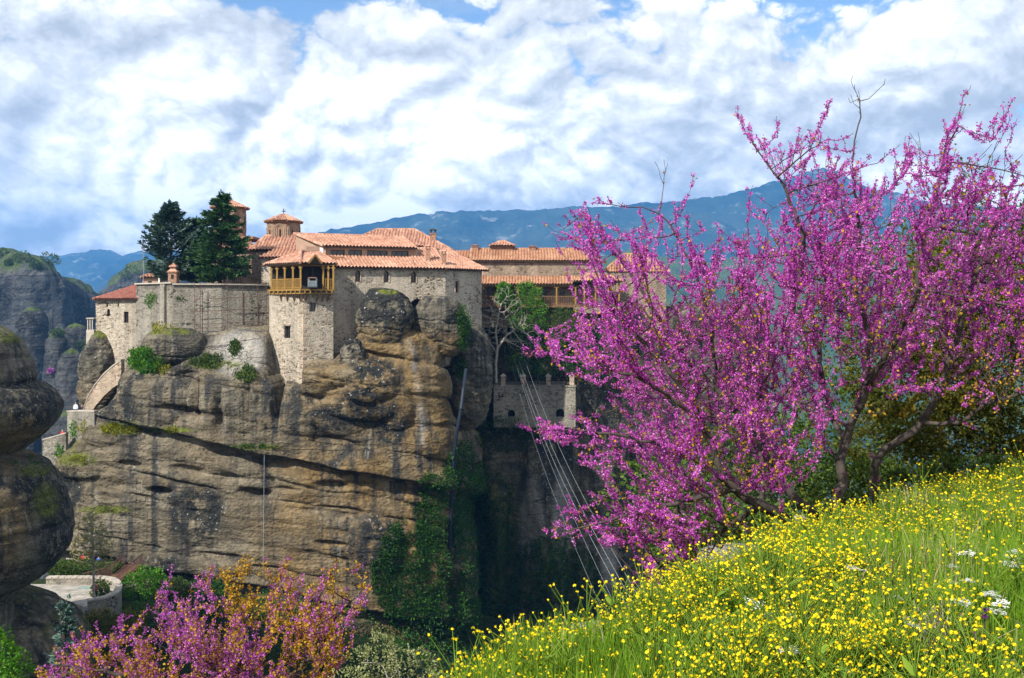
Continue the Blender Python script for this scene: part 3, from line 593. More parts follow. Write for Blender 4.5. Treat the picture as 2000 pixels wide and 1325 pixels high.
PMK = {'ochre': lambda px, py, x, y, z: np.full_like(px, 0.3), 'dark': lambda px, py, x, y, z: np.full_like(px, 0.6), 'moss': lambda px, py, x, y, z: 0.5 * sstep(0.0, 0.3, fbm(x * 0.5, y * 0.5, z * 0.5, 3, 5)), 'pale': zero}
pl = rock_lathe('rock_shelf', X(-30, 80), 80, [(Z(1150, 80), 0.3), (Z(1153, 80), 2.4), (Z(1162, 80), 3.8), (Z(1180, 80), 5.2), (Z(1200, 80), 6.6), (Z(1240, 80), 7.8), (-44, 10)], 120, 80, 0.7, PMK, MAT['rock'], 0.9, 241, 0.2, origin=(X(-30, 80), 80, -44)); tag(pl, 'dark mossy rock shelf under the huge boulder', 'rock')
def blob(name, px, py, Y, rx, ry, rd, label, seed, dark=0.2, ochre=0.5, moss=(), amp=0.25, n=110):
    """a boulder: lathe with a rounded profile, sizes in photo pixels at depth Y"""
    s = Y / F; zc = Z(py, Y); a = np.linspace(0, np.pi, 26)
    prof = [(zc + math.cos(t) * ry * s, max(0.02, rx * s * math.sin(t) ** 0.7)) for t in a]
    mk = {'ochre': lambda px_, py_, x, y, z: np.full_like(px_, ochre) * sstep(0.3, -0.5, (z - zc) / (ry * s)), 'dark': lambda px_, py_, x, y, z: np.clip(dark + 0.5 * dark * (z - zc) / (ry * s), 0, 1), 'moss': lambda px_, py_, x, y, z: ell(px_, py_, list(moss)) if moss else np.zeros_like(px_), 'pale': zero}
    g = [(zc + (random.random() - 0.5) * ry * s * 1.2, 0.06 * rx * s, 0.03 * ry * s) for _ in range(2)]
    o = rock_lathe(name, X(px, Y), Y, prof, n, int(n * ry / max(rx, 1) * 0.7) + 20, amp * min(rx, ry) * s, mk, MAT['rock'], rd / rx, seed, 0.8 / (rx * s), g, origin=(X(px, Y), Y, zc - ry * s))
    return tag(o, label, 'boulder', 'boulders on the monastery rock')
blob('boulder', 748, 628, 119.0, 54, 64, 40, 'rounded black-lichened boulder against the long stone facade', 251, 0.95, 0.9, [(760, 570, 26, 6)])
blob('boulder', 858, 638, 121.0, 56, 62, 44, 'brown boulder under the arched opening, ivy at its flank', 253, 0.35, 0.9)
blob('boulder', 915, 735, 127.5, 48, 105, 60, 'shaded rock shoulder carrying the right end of the long hall', 263, 0.5, 0.5, (), 0.22)
blob('boulder', 690, 702, 116.8, 26, 42, 26, 'small smooth dark boulder at the foot of the tower', 255, 0.8, 0.2)
blob('boulder', 203, 735, 127.5, 44, 92, 56, 'tall rock knob below the stone outbuilding', 257, 0.55, 0.5, [(205, 650, 40, 12)], 0.2)
blob('boulder', 340, 676, 117.6, 62, 36, 40, 'pale rounded rock hump under the retaining wall', 259, 0.05, 0.1, [(330, 648, 50, 8)], 0.2)

# ------------------------------------------------------------------ mountains
def ridge(name, sil, Yb, Yr, zb, nu, nv, amp, mat, seed):
    s = np.array(sil, float); px = np.linspace(s[0, 0], s[-1, 0], nu); top = np.interp(px, s[:, 0], s[:, 1])
    top = top + fbm(px * 0.02, 0 * px, 0 * px, 5, seed) * 7 + fbm(px * 0.11, 0 * px, 0 * px, 4, seed + 3) * 3.0
    w = np.concatenate([np.linspace(0, 1, nv), [1.12, 1.35]])[:, None]
    yy = Yb + (Yr - Yb) * w + 0 * px[None]; xx = (px[None] - 1000) / F * (Yr * 0.75 + yy * 0.25)
    zr = (HZ - top) / F * Yr; ww = np.clip(w, 0, 1)
    zz = zb + (zr[None] - zb) * (ww ** 1.25)
    k = 1.0 / (amp * 4.2); zz = zz + (ridged(xx * k, yy * k * 0.6, 0 * xx, 5, seed + 7) - 0.55) * amp * 2.2 * (ww * (1 - ww) * 4) ** 0.7
    zz = np.where(w > 1, zr[None] - (w - 1) * (zr[None] - zb) * 1.2, zz)
    V = np.stack([xx.ravel(), yy.ravel(), zz.ravel()], 1); nr = len(w); i = np.arange(nr - 1)[:, None] * nu + np.arange(nu - 1)[None]
    o = np_mesh(name, V, np.stack([i, i + 1, i + nu + 1, i + nu], -1).reshape(-1, 4), mat, smooth=True); o['kind'] = 'structure'; return o
def mtn_mat(name, a, b, c, k):
    q = M(name, 0.95, 0.05); v = q.vec((k, k, k * 1.6), src='World')
    f = q.noise(1.0, 10, 0.68, v); scree = q.ramp(q.noise(3.0, 6, 0.7, v), [(0.56, 0.0), (0.68, 0.85)])
    q.col(q.mix(scree, q.ramp(f, [(0.35, a), (0.6, b)]), c)); return q.nrm(q.bump(q.noise(4.0, 9, 0.7, v), 0.9, 45)).m
MAT['mountain'] = mtn_mat('forested_limestone', (0.015, 0.03, 0.024), (0.06, 0.085, 0.06), (0.34, 0.34, 0.31), 0.0026)
MAT['foothill'] = mtn_mat('green_foothill', (0.05, 0.085, 0.02), (0.11, 0.16, 0.03), (0.15, 0.20, 0.05), 0.004)
ridge('mountain_ridge', [(200, 545), (480, 500), (600, 458), (680, 442), (740, 436), (790, 424), (850, 416), (920, 413), (1000, 412), (1100, 405), (1200, 404), (1300, 396), (1380, 386), (1450, 370), (1500, 358), (1540, 348), (1575, 334), (1610, 330), (1640, 336), (1660, 352), (1720, 372), (1800, 392), (1900, 402), (2100, 425), (2600, 500)], 2900, 5200, -200, 420, 84, 150, MAT['mountain'], 301)
ridge('foothill', [(700, 575), (1000, 540), (1120, 515), (1180, 498), (1230, 486), (1290, 500), (1360, 510), (1450, 500), (1600, 470), (1800, 450), (2000, 470), (2500, 520)], 1500, 2700, -200, 220, 60, 50, MAT['foothill'], 311)
ridge('blue_mountain', [(-600, 525), (-300, 505), (-60, 496), (60, 500), (110, 499), (150, 494), (185, 490), (215, 491), (240, 499), (265, 490), (300, 486), (340, 494), (420, 480), (520, 500), (620, 510), (800, 540)], 4600, 7000, -200, 300, 60, 110, MAT['mountain'], 321)
ridge('valley_slope', [(-600, 600), (-100, 596), (100, 590), (200, 575), (300, 570), (500, 585), (800, 600)], 1500, 2600, -200, 120, 40, 50, MAT['mountain'], 331)
# ------------------------------------------------------------------ building helpers
def onl(px, a, b):
    """the point of the plan line a-b that lies in the direction of photo column px"""
    k = (px - 1000) / F; t = (k * a[1] - a[0]) / ((b[0] - a[0]) - k * (b[1] - a[1])); return (a[0] + (b[0] - a[0]) * t, a[1] + (b[1] - a[1]) * t)
def pp(px, Y): return (X(px, Y), Y)
def shift(a, b, d):
    """line a-b moved outward (towards the viewer's side) by d"""
    v = Vector((b[0] - a[0], b[1] - a[1])).normalized(); n = Vector((v.y, -v.x)); return (a[0] + n.x * d, a[1] + n.y * d), (b[0] + n.x * d, b[1] + n.y * d)
def arch_pts(u0, u1, z0, z1, arch):
    if not arch: return [(u0, z0), (u1, z0), (u1, z1), (u0, z1)]
    r = (u1 - u0) / 2; c = (u0 + u1) / 2; zc = z1 - r
    return [(u0, z0), (u1, z0)] + [(c + r * math.cos(t), zc + r * math.sin(t)) for t in np.linspace(0, math.pi, 9)]
def panel(mb, a, b, z0, z1, holes=(), depth=0.35, top=None):
    """a wall face from plan point a to b (left to right seen from outside) with real openings and reveals"""
    v = Vector((b[0] - a[0], b[1] - a[1], 0)); Lh = v.length; v.normalize(); n = Vector((v.y, -v.x, 0)); o = Vector((a[0], a[1], 0))
    w = lambda u, z, d=0.0: o + v * u + Vector((0, 0, z)) - n * d
    outer = top if top else [(0, z0), (Lh, z0), (Lh, z1), (0, z1)]
    polys = [outer] + [arch_pts(*h) for h in holes]
    flat = [q for p in polys for q in p]
    tris = tessellate_polygon([[Vector((q[0], q[1], 0)) for q in p] for p in polys])
    fs = []
    for t in tris:
        p = [flat[i] for i in t]; ar = (p[1][0] - p[0][0]) * (p[2][1] - p[0][1]) - (p[2][0] - p[0][0]) * (p[1][1] - p[0][1])
        fs.append(tuple(t) if ar > 0 else tuple(reversed(t)))
    mb.add([w(*q) for q in flat], fs)
    for h in holes:
        q = arch_pts(*h); m = len(q)
        mb.add([w(*r_) for r_ in q] + [w(r_[0], r_[1], depth) for r_ in q], [(i, m + i, m + (i + 1) % m, (i + 1) % m) for i in range(m)])
    return w
def window(parent, a, b, h, depth=0.3, frame=None, pane='glass', name='window', bars=1):
    """the closed part of an opening h in wall a-b: pane set back, with a frame as its own piece"""
    v = Vector((b[0] - a[0], b[1] - a[1], 0)).normalized(); n = Vector((v.y, -v.x, 0)); o = Vector((a[0], a[1], 0))
    w = lambda u, z, d: o + v * u + Vector((0, 0, z)) - n * d
    q = arch_pts(*h); m = len(q); mb = MB()
    mb.add([w(r_[0], r_[1], depth) for r_ in q] + [w(r_[0], r_[1], depth + 0.06) for r_ in q], [tuple(range(m)), tuple(range(2 * m - 1, m - 1, -1))] + [(i, m + i, m + (i + 1) % m, (i + 1) % m) for i in range(m)])
    p = mb.build(name, MAT[pane], parent)
    if frame:
        f = MB(); u0, u1, z0, z1, ar = h; d = depth - 0.04; t = 0.07
        zt = z1 - (u1 - u0) / 2 if ar else z1 - t / 2
        f.bar(w(u0 + t / 2, z0, d), w(u0 + t / 2, zt, d), t); f.bar(w(u1 - t / 2, z0, d), w(u1 - t / 2, zt, d), t)
        f.bar(w(u0, z0 + t / 2, d), w(u1, z0 + t / 2, d), t); f.bar(w(u0, zt, d), w(u1, zt, d), t)
        for k in range(bars): u = u0 + (u1 - u0) * (k + 1) / (bars + 1); f.bar(w(u, z0, d - 0.01), w(u, zt, d - 0.01), 0.05)
        f.build('frame', MAT[frame], p)
    return p
def hole(a, b, px0, px1, py0, py1, arch=False):
    """an opening given by where it is seen on wall a-b"""
    p, q = onl(px0, a, b), onl(px1, a, b); d = lambda r_: math.hypot(r_[0] - a[0], r_[1] - a[1]); Y = (p[1] + q[1]) / 2
    return (d(p), d(q), Z(py1, Y), Z(py0, Y), arch)
def slope(mb, eL, eR, tL, tR, per=0.42, course=0.45, amp=0.19):
    """a roof slope of barrel tiles: ribs run from the eave eL-eR up to tL-tR, courses overlap"""
    eL, eR, tL, tR = map(Vector, (eL, eR, tL, tR)); e = (eR - eL); Le = e.length; e.normalize()
    g = (tL - eL) + (tR - eR); f = g - e * g.dot(e); f.normalize(); n = e.cross(f)
    if n.z < 0: n = -n
    a, b = (tL - eL).dot(e), (tR - eL).dot(e); hL, hR = (tL - eL).dot(f), (tR - eL).dot(f)
    k = 4; u0, u1 = min(0, a), max(Le, b); m = max(2, int(round((u1 - u0) / per))) * k
    H = max(hL, hR); nc = max(1, int(math.ceil(H / course)))
    prof = [0.0, 0.72, 1.0, 0.72]; cols = []
    for i in range(m + 1):
        p = u0 + (u1 - u0) * i / m
        hi = hL * p / a if (a > 1e-6 and p < a) else (hR * (Le - p) / (Le - b) if (b < Le - 1e-6 and p > b) else (hL + (hR - hL) * (p - a) / max(1e-6, b - a)))
        lo = 0.0
        if a < 0 and p < 0: lo = hL * p / a
        if b > Le and p > Le: lo = hR * (p - Le) / (b - Le)
        cols.append((p, max(0, lo), max(lo, hi), prof[i % k]))
    rows = []
    for c in range(nc): rows += [(c * course, 0.045), (min(H, (c + 1) * course) - 0.002, 0.0)]
    vv = []
    for (h, lift) in rows:
        for (p, lo, hi, pr) in cols:
            jit = 0.006 * math.sin(p * 37.1 + h * 11.3)
            vv.append(eL + e * p + f * min(max(h, lo), hi) + n * (pr * amp + lift + jit))
    w = m + 1; mb.add(vv, [(r * w + i, r * w + i + 1, (r + 1) * w + i + 1, (r + 1) * w + i) for r in range(len(rows) - 1) for i in range(m)])
def deck(mb, pts, t=0.14):
    """the boarding under a slope"""
    P_ = [Vector(p) for p in pts]; n = (P_[1] - P_[0]).cross(P_[-1] - P_[0]).normalized()
    if n.z < 0: n = -n
    k = len(P_); mb.add([p - n * 0.03 for p in P_] + [p - n * t for p in P_], [tuple(range(k)), tuple(range(2 * k - 1, k - 1, -1))] + [(i, k + i, k + (i + 1) % k, (i + 1) % k) for i in range(k)])
def tiled(parent, slopes, caps, mat, name='roof', under='wood_dark', per=0.42):
    m = MB()
    for s in slopes: slope(m, *s, per=per)
    r = m.build(name, MAT[mat], parent, smooth=False)
    if under:
        d = MB()
        for (eL, eR, tL, tR) in slopes:
            pts = [eL, eR, tR] + ([tL] if (Vector(tL) - Vector(tR)).length > 0.05 else []); deck(d, pts)
        d.build('roof_boarding', MAT[under], r)
    if caps:
        c = MB()
        for a, b in caps: c.bar(Vector(a) + Vector((0, 0, 0.06)), Vector(b) + Vector((0, 0, 0.06)), 0.34, 0.30, 6)
        c.build('ridge_tile', MAT[mat], r)
    return r
def hip(parent, x0, x1, y0, y1, ze, zr, mat, inset=None, name='roof', under='wood_dark', per=0.42):
    """a hipped roof over a rectangle"""
    ins = inset if inset is not None else min((y1 - y0) / 2, (x1 - x0) / 2 - 0.05); ym = (y0 + y1) / 2
    A, B, C_, D = (x0, y0, ze), (x1, y0, ze), (x1, y1, ze), (x0, y1, ze); r0, r1 = (x0 + ins, ym, zr), (x1 - ins, ym, zr)
    return tiled(parent, [(A, B, r0, r1), (D, A, r0, r0), (B, C_, r1, r1), (C_, D, r1, r0)], [(A, r0), (B, r1), (r0, r1)], mat, name, under, per)
def box_walls(parent, x0, x1, y0, y1, z0, z1, mat, holes=(), name='wall', left_holes=()):
    m = MB(); panel(m, (x0, y0), (x1, y0), z0, z1, holes); panel(m, (x1, y0), (x1, y1), z0, z1); panel(m, (x1, y1), (x0, y1), z0, z1); panel(m, (x0, y1), (x0, y0), z0, z1, left_holes)
    return m.build(name, MAT[mat], parent)
def chimney(parent, px, pyb, pyt, Y, wpx, mat, black=False):
    w = wpx / F * Y; x = X(px, Y); z0, z1 = Z(pyb, Y), Z(pyt, Y); m = MB(); hgt = z1 - z0
    m.box((x, Y, z0 + hgt * 0.36 - 0.4), (w, w, hgt * 0.72 + 0.8)); m.box((x, Y, z0 + hgt * 0.74), (w * 1.25, w * 1.25, 0.10))
    o = m.build('chimney', MAT[mat], parent)
    t = MB()
    for a in (-1, 1):
        for b in (-1, 1): t.box((x + a * w * 0.38, Y + b * w * 0.38, z0 + hgt * 0.83), (w * 0.2, w * 0.2, hgt * 0.16))
    t.build('vent', MAT['black' if black else mat], o)
    c = MB(); c.ring((x, Y), [(z0 + hgt * 0.91, w * 0.98), (z0 + hgt * 0.93, w * 0.98), (z1, w * 0.12)], 4, math.pi / 4); c.build('cap', MAT['black' if black else 'tile_pink'], o); return o
def railing(parent, a, b, zb, h, step, mat, tb=0.07, rail=0.10, name='railing', bal='baluster'):
    """rails as the part, each baluster its own sub-part"""
    a = Vector((*a, zb)) if len(a) == 2 else Vector(a); b = Vector((*b, zb)) if len(b) == 2 else Vector(b); U = Vector((0, 0, 1)); m = MB()
    m.bar(a + U * h, b + U * h, rail); r = m.build(name, MAT[mat], parent); m = MB(); m.bar(a + U * 0.16, b + U * 0.16, rail * 0.8); m.build('bottom_rail', MAT[mat], r)
    n = max(1, int((b - a).length / step)); me = None
    for i in range(n):
        p = a + (b - a) * ((i + 0.5) / n)
        if me is None:
            q = MB(); q.box((p.x, p.y, p.z + h / 2), (tb, tb, h)); f = q.build(bal, MAT[mat], r, origin=p); me = f.data
        else:
            f = bpy.data.objects.new(bal, me); COL.objects.link(f); f.parent = r; f.location = p - wloc(r)
    return r

# ------------------------------------------------------------------ tower with hoist balcony
A, Cn, B = pp(526, 119.5), pp(592, 115.5), pp(651, 117.0); Dn = pp(592, 124.5)
tw = thing('monastery_tower', 'pale stone tower with a yellow wooden hoist balcony on the cliff edge', 'tower', (Cn[0], Cn[1], Z(775, 116)))
m = MB(); zb, zf = Z(800, 116), Z(568, 116)
h1 = hole(A, Cn, 555, 567, 637, 661); h2 = hole(Cn, B, 604, 617, 592, 609)
panel(m, A, Cn, zb, zf, [h1]); panel(m, Cn, B, zb, zf, [h2]); panel(m, B, Dn, zb, zf); panel(m, Dn, A, zb, zf); m.build('wall', MAT['stone_light'], tw)
for (a_, b_, h_) in ((A, Cn, h1), (Cn, B, h2)):
    window(tw, a_, b_, h_, 0.3, 'wood_dark')
    v = Vector((b_[0] - a_[0], b_[1] - a_[1], 0)).normalized(); n_ = Vector((v.y, -v.x, 0)); s_ = MB()
    p_ = Vector((a_[0], a_[1], 0)) + v * h_[0]; q_ = Vector((a_[0], a_[1], 0)) + v * h_[1]
    s_.bar(p_ - v * 0.15 + n_ * 0.03 + Vector((0, 0, h_[3] + 0.09)), q_ + v * 0.15 + n_ * 0.03 + Vector((0, 0, h_[3] + 0.09)), 0.16); s_.build('lintel', MAT['stone_brown'], tw)
# quoins at the corner
vA = Vector((A[0] - Cn[0], A[1] - Cn[1], 0)).normalized(); vB = Vector((B[0] - Cn[0], B[1] - Cn[1], 0)).normalized(); nA = Vector((-vA.y, vA.x, 0)); nB = Vector((vB.y, -vB.x, 0))
if nA.y > 0: nA = -nA
z = Z(750, 116); k = 0
while z < zf - 0.6:
    hh = random.uniform(0.28, 0.42); w1, w2 = (0.75, 0.42) if k % 2 else (0.42, 0.75); c = Vector((Cn[0], Cn[1], 0)); q = MB()
    o_ = c + (nA + nB) * 0.02; i_ = c - (nA + nB) * 0.2
    poly = [o_, o_ + vB * w2, i_ + vB * w2, i_, i_ + vA * w1, o_ + vA * w1]; q.prism([(t.x, t.y) for t in poly], z, z + hh); q.build('quoin', MAT['stone_pink'], tw); z += hh + random.uniform(0.10, 0.3); k += 1
# loggia floor, posts and rails
def out(p, d): v = Vector((p[0] - Dn[0] * 0.5 - A[0] * 0.25 - B[0] * 0.25, p[1] - 120)); v.normalize(); return (p[0] + v.x * d, p[1] + v.y * d)
A2, C2, B2 = (A[0] - 0.15, A[1] - 0.25), (Cn[0] - 0.1, Cn[1] - 0.95), (B[0] + 0.25, B[1] - 0.75)
zfl = Z(565, 115.5)
bal = MB(); bal.prism([A2, C2, B2, B, Dn, A], zfl - 0.18, zfl); bal.prism([(A2[0] + .1, A2[1] + .12), (C2[0], C2[1] + .14), (B2[0] - .1, B2[1] + .12), B, Dn, A], zfl - 0.55, zfl - 0.42); bl = bal.build('balcony', MAT['wood_yellow'], tw)
def lerp2(a, b, t): return (a[0] + (b[0] - a[0]) * t, a[1] + (b[1] - a[1]) * t)
zpo = Z(519, 115.5)
posts = [onl(q, A2, C2) for q in (530, 541, 556, 572)] + [C2] + [onl(q, C2, B2) for q in (631, 641, 651)]
for p in posts:
    q = MB(); q.box((p[0], p[1] + 0.08, (zfl + zpo) / 2), (0.19, 0.19, zpo - zfl)); q.box((p[0], p[1] + 0.08, zpo - 0.25), (0.42, 0.2, 0.14)); q.build('post', MAT['wood_yellow'], tw)
for (a_, b_) in list(zip(posts[:4], posts[1:5])) + list(zip(posts[5:7], posts[6:8])): railing(tw, (a_[0], a_[1] + 0.08), (b_[0], b_[1] + 0.08), zfl, 1.15, 0.19, 'wood_yellow')
for i in range(14):
    t = (i + 0.5) / 14; a_, b_ = (A2, C2) if t < 0.55 else (C2, B2); t = t / 0.55 if t < 0.55 else (t - 0.55) / 0.45
    p = lerp2(a_, b_, t); q = MB(); q.box((p[0], p[1] + 0.16, zfl - 0.30), (0.13, 0.3, 0.24)); q.build('joist_end', MAT['wood_yellow'], bl)
for q_ in (545, 557, 570, 582): 
    p, w_ = onl(q_, A2, C2), onl(q_ + 5, A, Cn); q = MB(); q.bar((p[0], p[1] + 0.2, zfl - 0.5), (w_[0], w_[1], zfl - 1.35), 0.13); q.build('bracket', MAT['wood_brown'], tw)
for q_ in (592, 600, 621, 632, 642):
    p, w_ = onl(q_, C2, B2), onl(q_ - 3, Cn, B); q = MB(); q.bar((p[0], p[1] + 0.2, zfl - 0.5), (w_[0], w_[1], zfl - 1.35), 0.13); q.build('bracket', MAT['wood_brown'], tw)
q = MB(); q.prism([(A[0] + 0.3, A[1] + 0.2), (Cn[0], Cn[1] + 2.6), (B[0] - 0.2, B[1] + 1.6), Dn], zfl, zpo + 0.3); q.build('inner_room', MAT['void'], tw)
q = MB(); q.prism([A2, C2, B2, B, Dn, A], zpo, zpo + 0.16); q.build('ceiling_beam', MAT['wood_yellow'], tw)
zE = zpo + 0.2; A3, C3, B3, D3 = (X(514, 119.2), 119.2, zE), (X(586, 114.0), 114.0, zE), (X(658, 116.4), 116.4, zE), (X(620, 125.0), 125.0, zE); pk = (X(588, 119.0), 119.0, Z(491, 119.0)); pk2 = (X(625, 121.5), 121.5, Z(497, 121.5))
rf = tiled(tw, [(A3, C3, pk, pk), (C3, B3, pk, pk2), (B3, D3, pk2, pk2), (D3, A3, pk, pk)], [(A3, pk), (C3, pk), (B3, pk2), (pk, pk2)], 'tile_pink')
g0 = onl(601, C3[:2], B3[:2]); g1 = onl(627, C3[:2], B3[:2]); gm = lerp2(g0, g1, 0.5); gv = Vector((g1[0] - g0[0], g1[1] - g0[1], 0)).normalized(); gn = Vector((gv.y, -gv.x, 0)) * 0.25
ap = Vector((gm[0], gm[1], zE + 0.95)); G0, G1 = Vector((*g0, zE)) + gn, Vector((*g1, zE)) + gn; apf = ap + gn; apb = ap - gn * 11
q = MB(); slope(q, (G0 - gn * 7), G0, apb, apf); slope(q, G1, (G1 - gn * 7), apf, apb); ga = q.build('gablet_roof', MAT['tile_pink'], rf)
q = MB(); q.bar(G0, apf, 0.16); q.bar(G1, apf, 0.16); q.build('gablet_frame', MAT['wood_yellow'], rf)
q = MB(); q.add([G0 - gn * 0.4, G1 - gn * 0.4, apf - gn * 0.4, G0 - gn * 0.8, G1 - gn * 0.8, apf - gn * 0.8], [(0, 1, 2), (5, 4, 3), (0, 3, 4, 1), (1, 4, 5, 2), (2, 5, 3, 0)]); q.build('gablet_panel', MAT['wood_dark'], rf)
# hoist car hanging in the opening
hp = onl(612, C2, B2); hp = (hp[0], hp[1] - 0.35); hz0 = zfl + 0.12
hc = thing('hoist_car', 'white and blue metal hoist car hanging in the balcony opening', 'hoist', (hp[0], hp[1], hz0))
q = MB(); q.box((hp[0], hp[1], hz0 + 0.06), (1.05, 0.75, 0.12)); q.build('platform', MAT['black'], hc)
q = MB(); q.box((hp[0], hp[1], hz0 + 0.42), (0.9, 0.62, 0.55)); q.build('cabin', plain('grey_blue_paint', (0.10, 0.13, 0.145), 0.5), hc)
q = MB()
for a_ in (-1, 1):
    for b_ in (-1, 1): q.box((hp[0] + a_ * 0.45, hp[1] + b_ * 0.31, hz0 + 0.6), (0.06, 0.06, 1.0))
q.box((hp[0], hp[1] - 0.31, hz0 + 0.75), (0.94, 0.05, 0.06)); q.build('frame', MAT['cable'], hc)
q = MB(); q.box((hp[0], hp[1], hz0 + 1.14), (1.0, 0.72, 0.12), taper=0.8); q.build('roof', MAT['rust'], hc)
q = MB(); q.bar((hp[0], hp[1], hz0 + 1.2), (hp[0], hp[1], zpo), 0.04, n=6); q.build('suspension_rod', MAT['black'], hc)

# ------------------------------------------------------------------ the long hall
HA, HB, HC = pp(645, 118.8), pp(870, 124.5), pp(941, 129.5)
hall = thing('monastery_hall', 'long stone hall with arched windows, glazed upper storey and red tile roofs', 'building', (HA[0], HA[1], Z(690, 119)))
ha = [hole(HA, HB, 692.5, 704.5, 527.5, 551, True), hole(HA, HB, 748, 760, 529, 552, True), hole(HA, HB, 801, 813.5, 530, 553, True), hole(HA, HB, 800, 831, 584, 640, True)]
hb = [hole(HB, HC, 888.5, 896, 548, 572, True)]
m = MB(); zH = Z(523, 119); panel(m, HA, HB, Z(720, 119), zH, ha, 0.4); panel(m, HB, HC, Z(720, 119), zH, hb, 0.4); HD = pp(935, 136); HE = pp(640, 130); panel(m, HC, HD, Z(720, 119), zH); panel(m, HE, HA, Z(720, 119), zH); m.build('wall', MAT['stone_light'], hall)
for h_ in ha[:3]: window(hall, HA, HB, h_, 0.32, 'wood_brown')
window(hall, HA, HB, ha[3], 0.9, None, 'void', 'arch_opening'); window(hall, HB, HC, hb[0], 0.32, 'wood_brown')
# brick surrounds of the arched windows
for (a_, b_, h_) in [(HA, HB, t) for t in ha[:3]] + [(HB, HC, hb[0])]:
    v = Vector((b_[0] - a_[0], b_[1] - a_[1], 0)).normalized(); n_ = Vector((v.y, -v.x, 0)); o_ = Vector((a_[0], a_[1], 0)); q = MB(); pts = arch_pts(*h_)[1:]
    pts = [(h_[1], h_[2])] + pts[1:] + [(h_[0], h_[2])]
    for (u, w_) in zip(pts[:-1], pts[1:]): q.bar(o_ + v * u[0] + n_ * 0.01 + Vector((0, 0, u[1])), o_ + v * w_[0] + n_ * 0.01 + Vector((0, 0, w_[1])), 0.12)
    q.build('window_surround', MAT['stone_pink'], hall)
e1, e2 = shift(HA, HB, 0.55); c1, c2 = shift(HA, HB, -3.0); t1, t2 = shift(HA, HB, -5.6)
def on3(px, l, z): p = onl(px, *l); return (p[0], p[1], z)
zc = zH + 1.5; zt = zH + 2.75
ev0 = (e1[0] - 1.0, e1[1] - 0.4, zH + 0.02)
s1 = (ev0, on3(812, (e1, e2), zH + 0.02), on3(628, (c1, c2), zc), on3(803, (c1, c2), zc))
eC = on3(872, (e1, e2), zH + 0.02); f1, f2 = shift(HB, HC, 0.55); eD = (f2[0] + 0.5, f2[1] + 0.5, zH + 0.02)
tpB = on3(850, (t1, t2), zt); tpA = on3(795, (t1, t2), zt); tpD = (tpB[0] + 1.2, tpB[1] + 3.2, zt)
s2 = (s1[1], eC, tpA, tpB); s3 = (eC, eD, tpB, tpD)
tiled(hall, [s1, s2, s3], [(eC, tpB), (eD, tpD), (tpA, tpB), (tpB, tpD)], 'tile_pink')
cl0, cl1 = onl(598, c1, c2), onl(813, c1, c2); zu = Z(483, 122.5)
hw = [hole(cl0, cl1, *t) for t in ((645.5, 673.5, 488.5, 503), (680, 707, 488.5, 503), (717, 757, 489.5, 504), (764, 798, 490.5, 504.5))]
m = MB(); panel(m, cl0, cl1, zc - 0.4, zu, hw, 0.3); cl2 = (cl1[0] + 1.5, cl1[1] + 5); panel(m, cl1, cl2, zc - 0.4, zu); m.build('upper_wall', MAT['plaster'], hall)
for h_, nb in zip(hw, (1, 1, 2, 2)): window(hall, cl0, cl1, h_, 0.25, 'wood_dark', bars=nb)
q = MB(); p0, p1 = onl(624.5, c1, c2), onl(632, c1, c2); v = Vector((p1[0] - p0[0], p1[1] - p0[1], 0)).normalized(); q.bar(((p0[0] + p1[0]) / 2, (p0[1] + p1[1]) / 2 - 0.04, Z(497, 121.5)), ((p0[0] + p1[0]) / 2, (p0[1] + p1[1]) / 2 - 0.04, Z(484, 121.5)), 0.42, 0.1); q.build('window_shutter', MAT['white'], hall)
u1_, u2_ = shift(HA, HB, -2.4); r1_, r2_ = shift(HA, HB, -8.0)
uo = [on3(631, (u1_, u2_), zu + 0.02), on3(816, (u1_, u2_), zu + 0.02), on3(574, (r1_, r2_), zu + 1.75), on3(790, (r1_, r2_), zu + 1.75)]
tiled(hall, [(uo[0], uo[1], uo[2], uo[3])], [(uo[0], uo[2]), (uo[2], uo[3])], 'tile_pink', 'upper_roof')
gq = MB(); g_ = [Vector(uo[0]) + Vector((0.25, 0.3, -0.1)), Vector(uo[2]) + Vector((0.3, -0.2, -0.15))]; gq.add([(g_[0].x, g_[0].y, zc - 0.4), (g_[1].x, g_[1].y, zc - 0.4), tuple(g_[1]), tuple(g_[0])], [(0, 1, 2, 3)]); gq.build('gable_wall', MAT['plaster'], hall)
for (x_, b_, t_, Y_, w_) in ((836, 509, 478, 125.5, 8), (867, 518, 489, 125.3, 8)): chimney(hall, x_, b_, t_, Y_, w_, 'brick')
for k in range(4):   # loose stacks of spare tiles on the roof
    p = onl(626 + k * 13, *shift(HA, HB, -1.6 - 0.25 * (k % 2))); q = MB()
    for j in range(5): q.bar((p[0] - 0.4, p[1], zH + 1.0 + 0.09 * j), (p[0] + 0.45, p[1] + 0.1, zH + 1.03 + 0.09 * j), 0.2, 0.1, 6)
    o = q.build('spare_tile_stack', MAT['tile_orange'], origin=(p[0], p[1], zH + 0.95)); tag(o, 'small stack of loose spare clay tiles lying on the hall roof', 'tile stack', 'spare tile stacks on the hall roof')

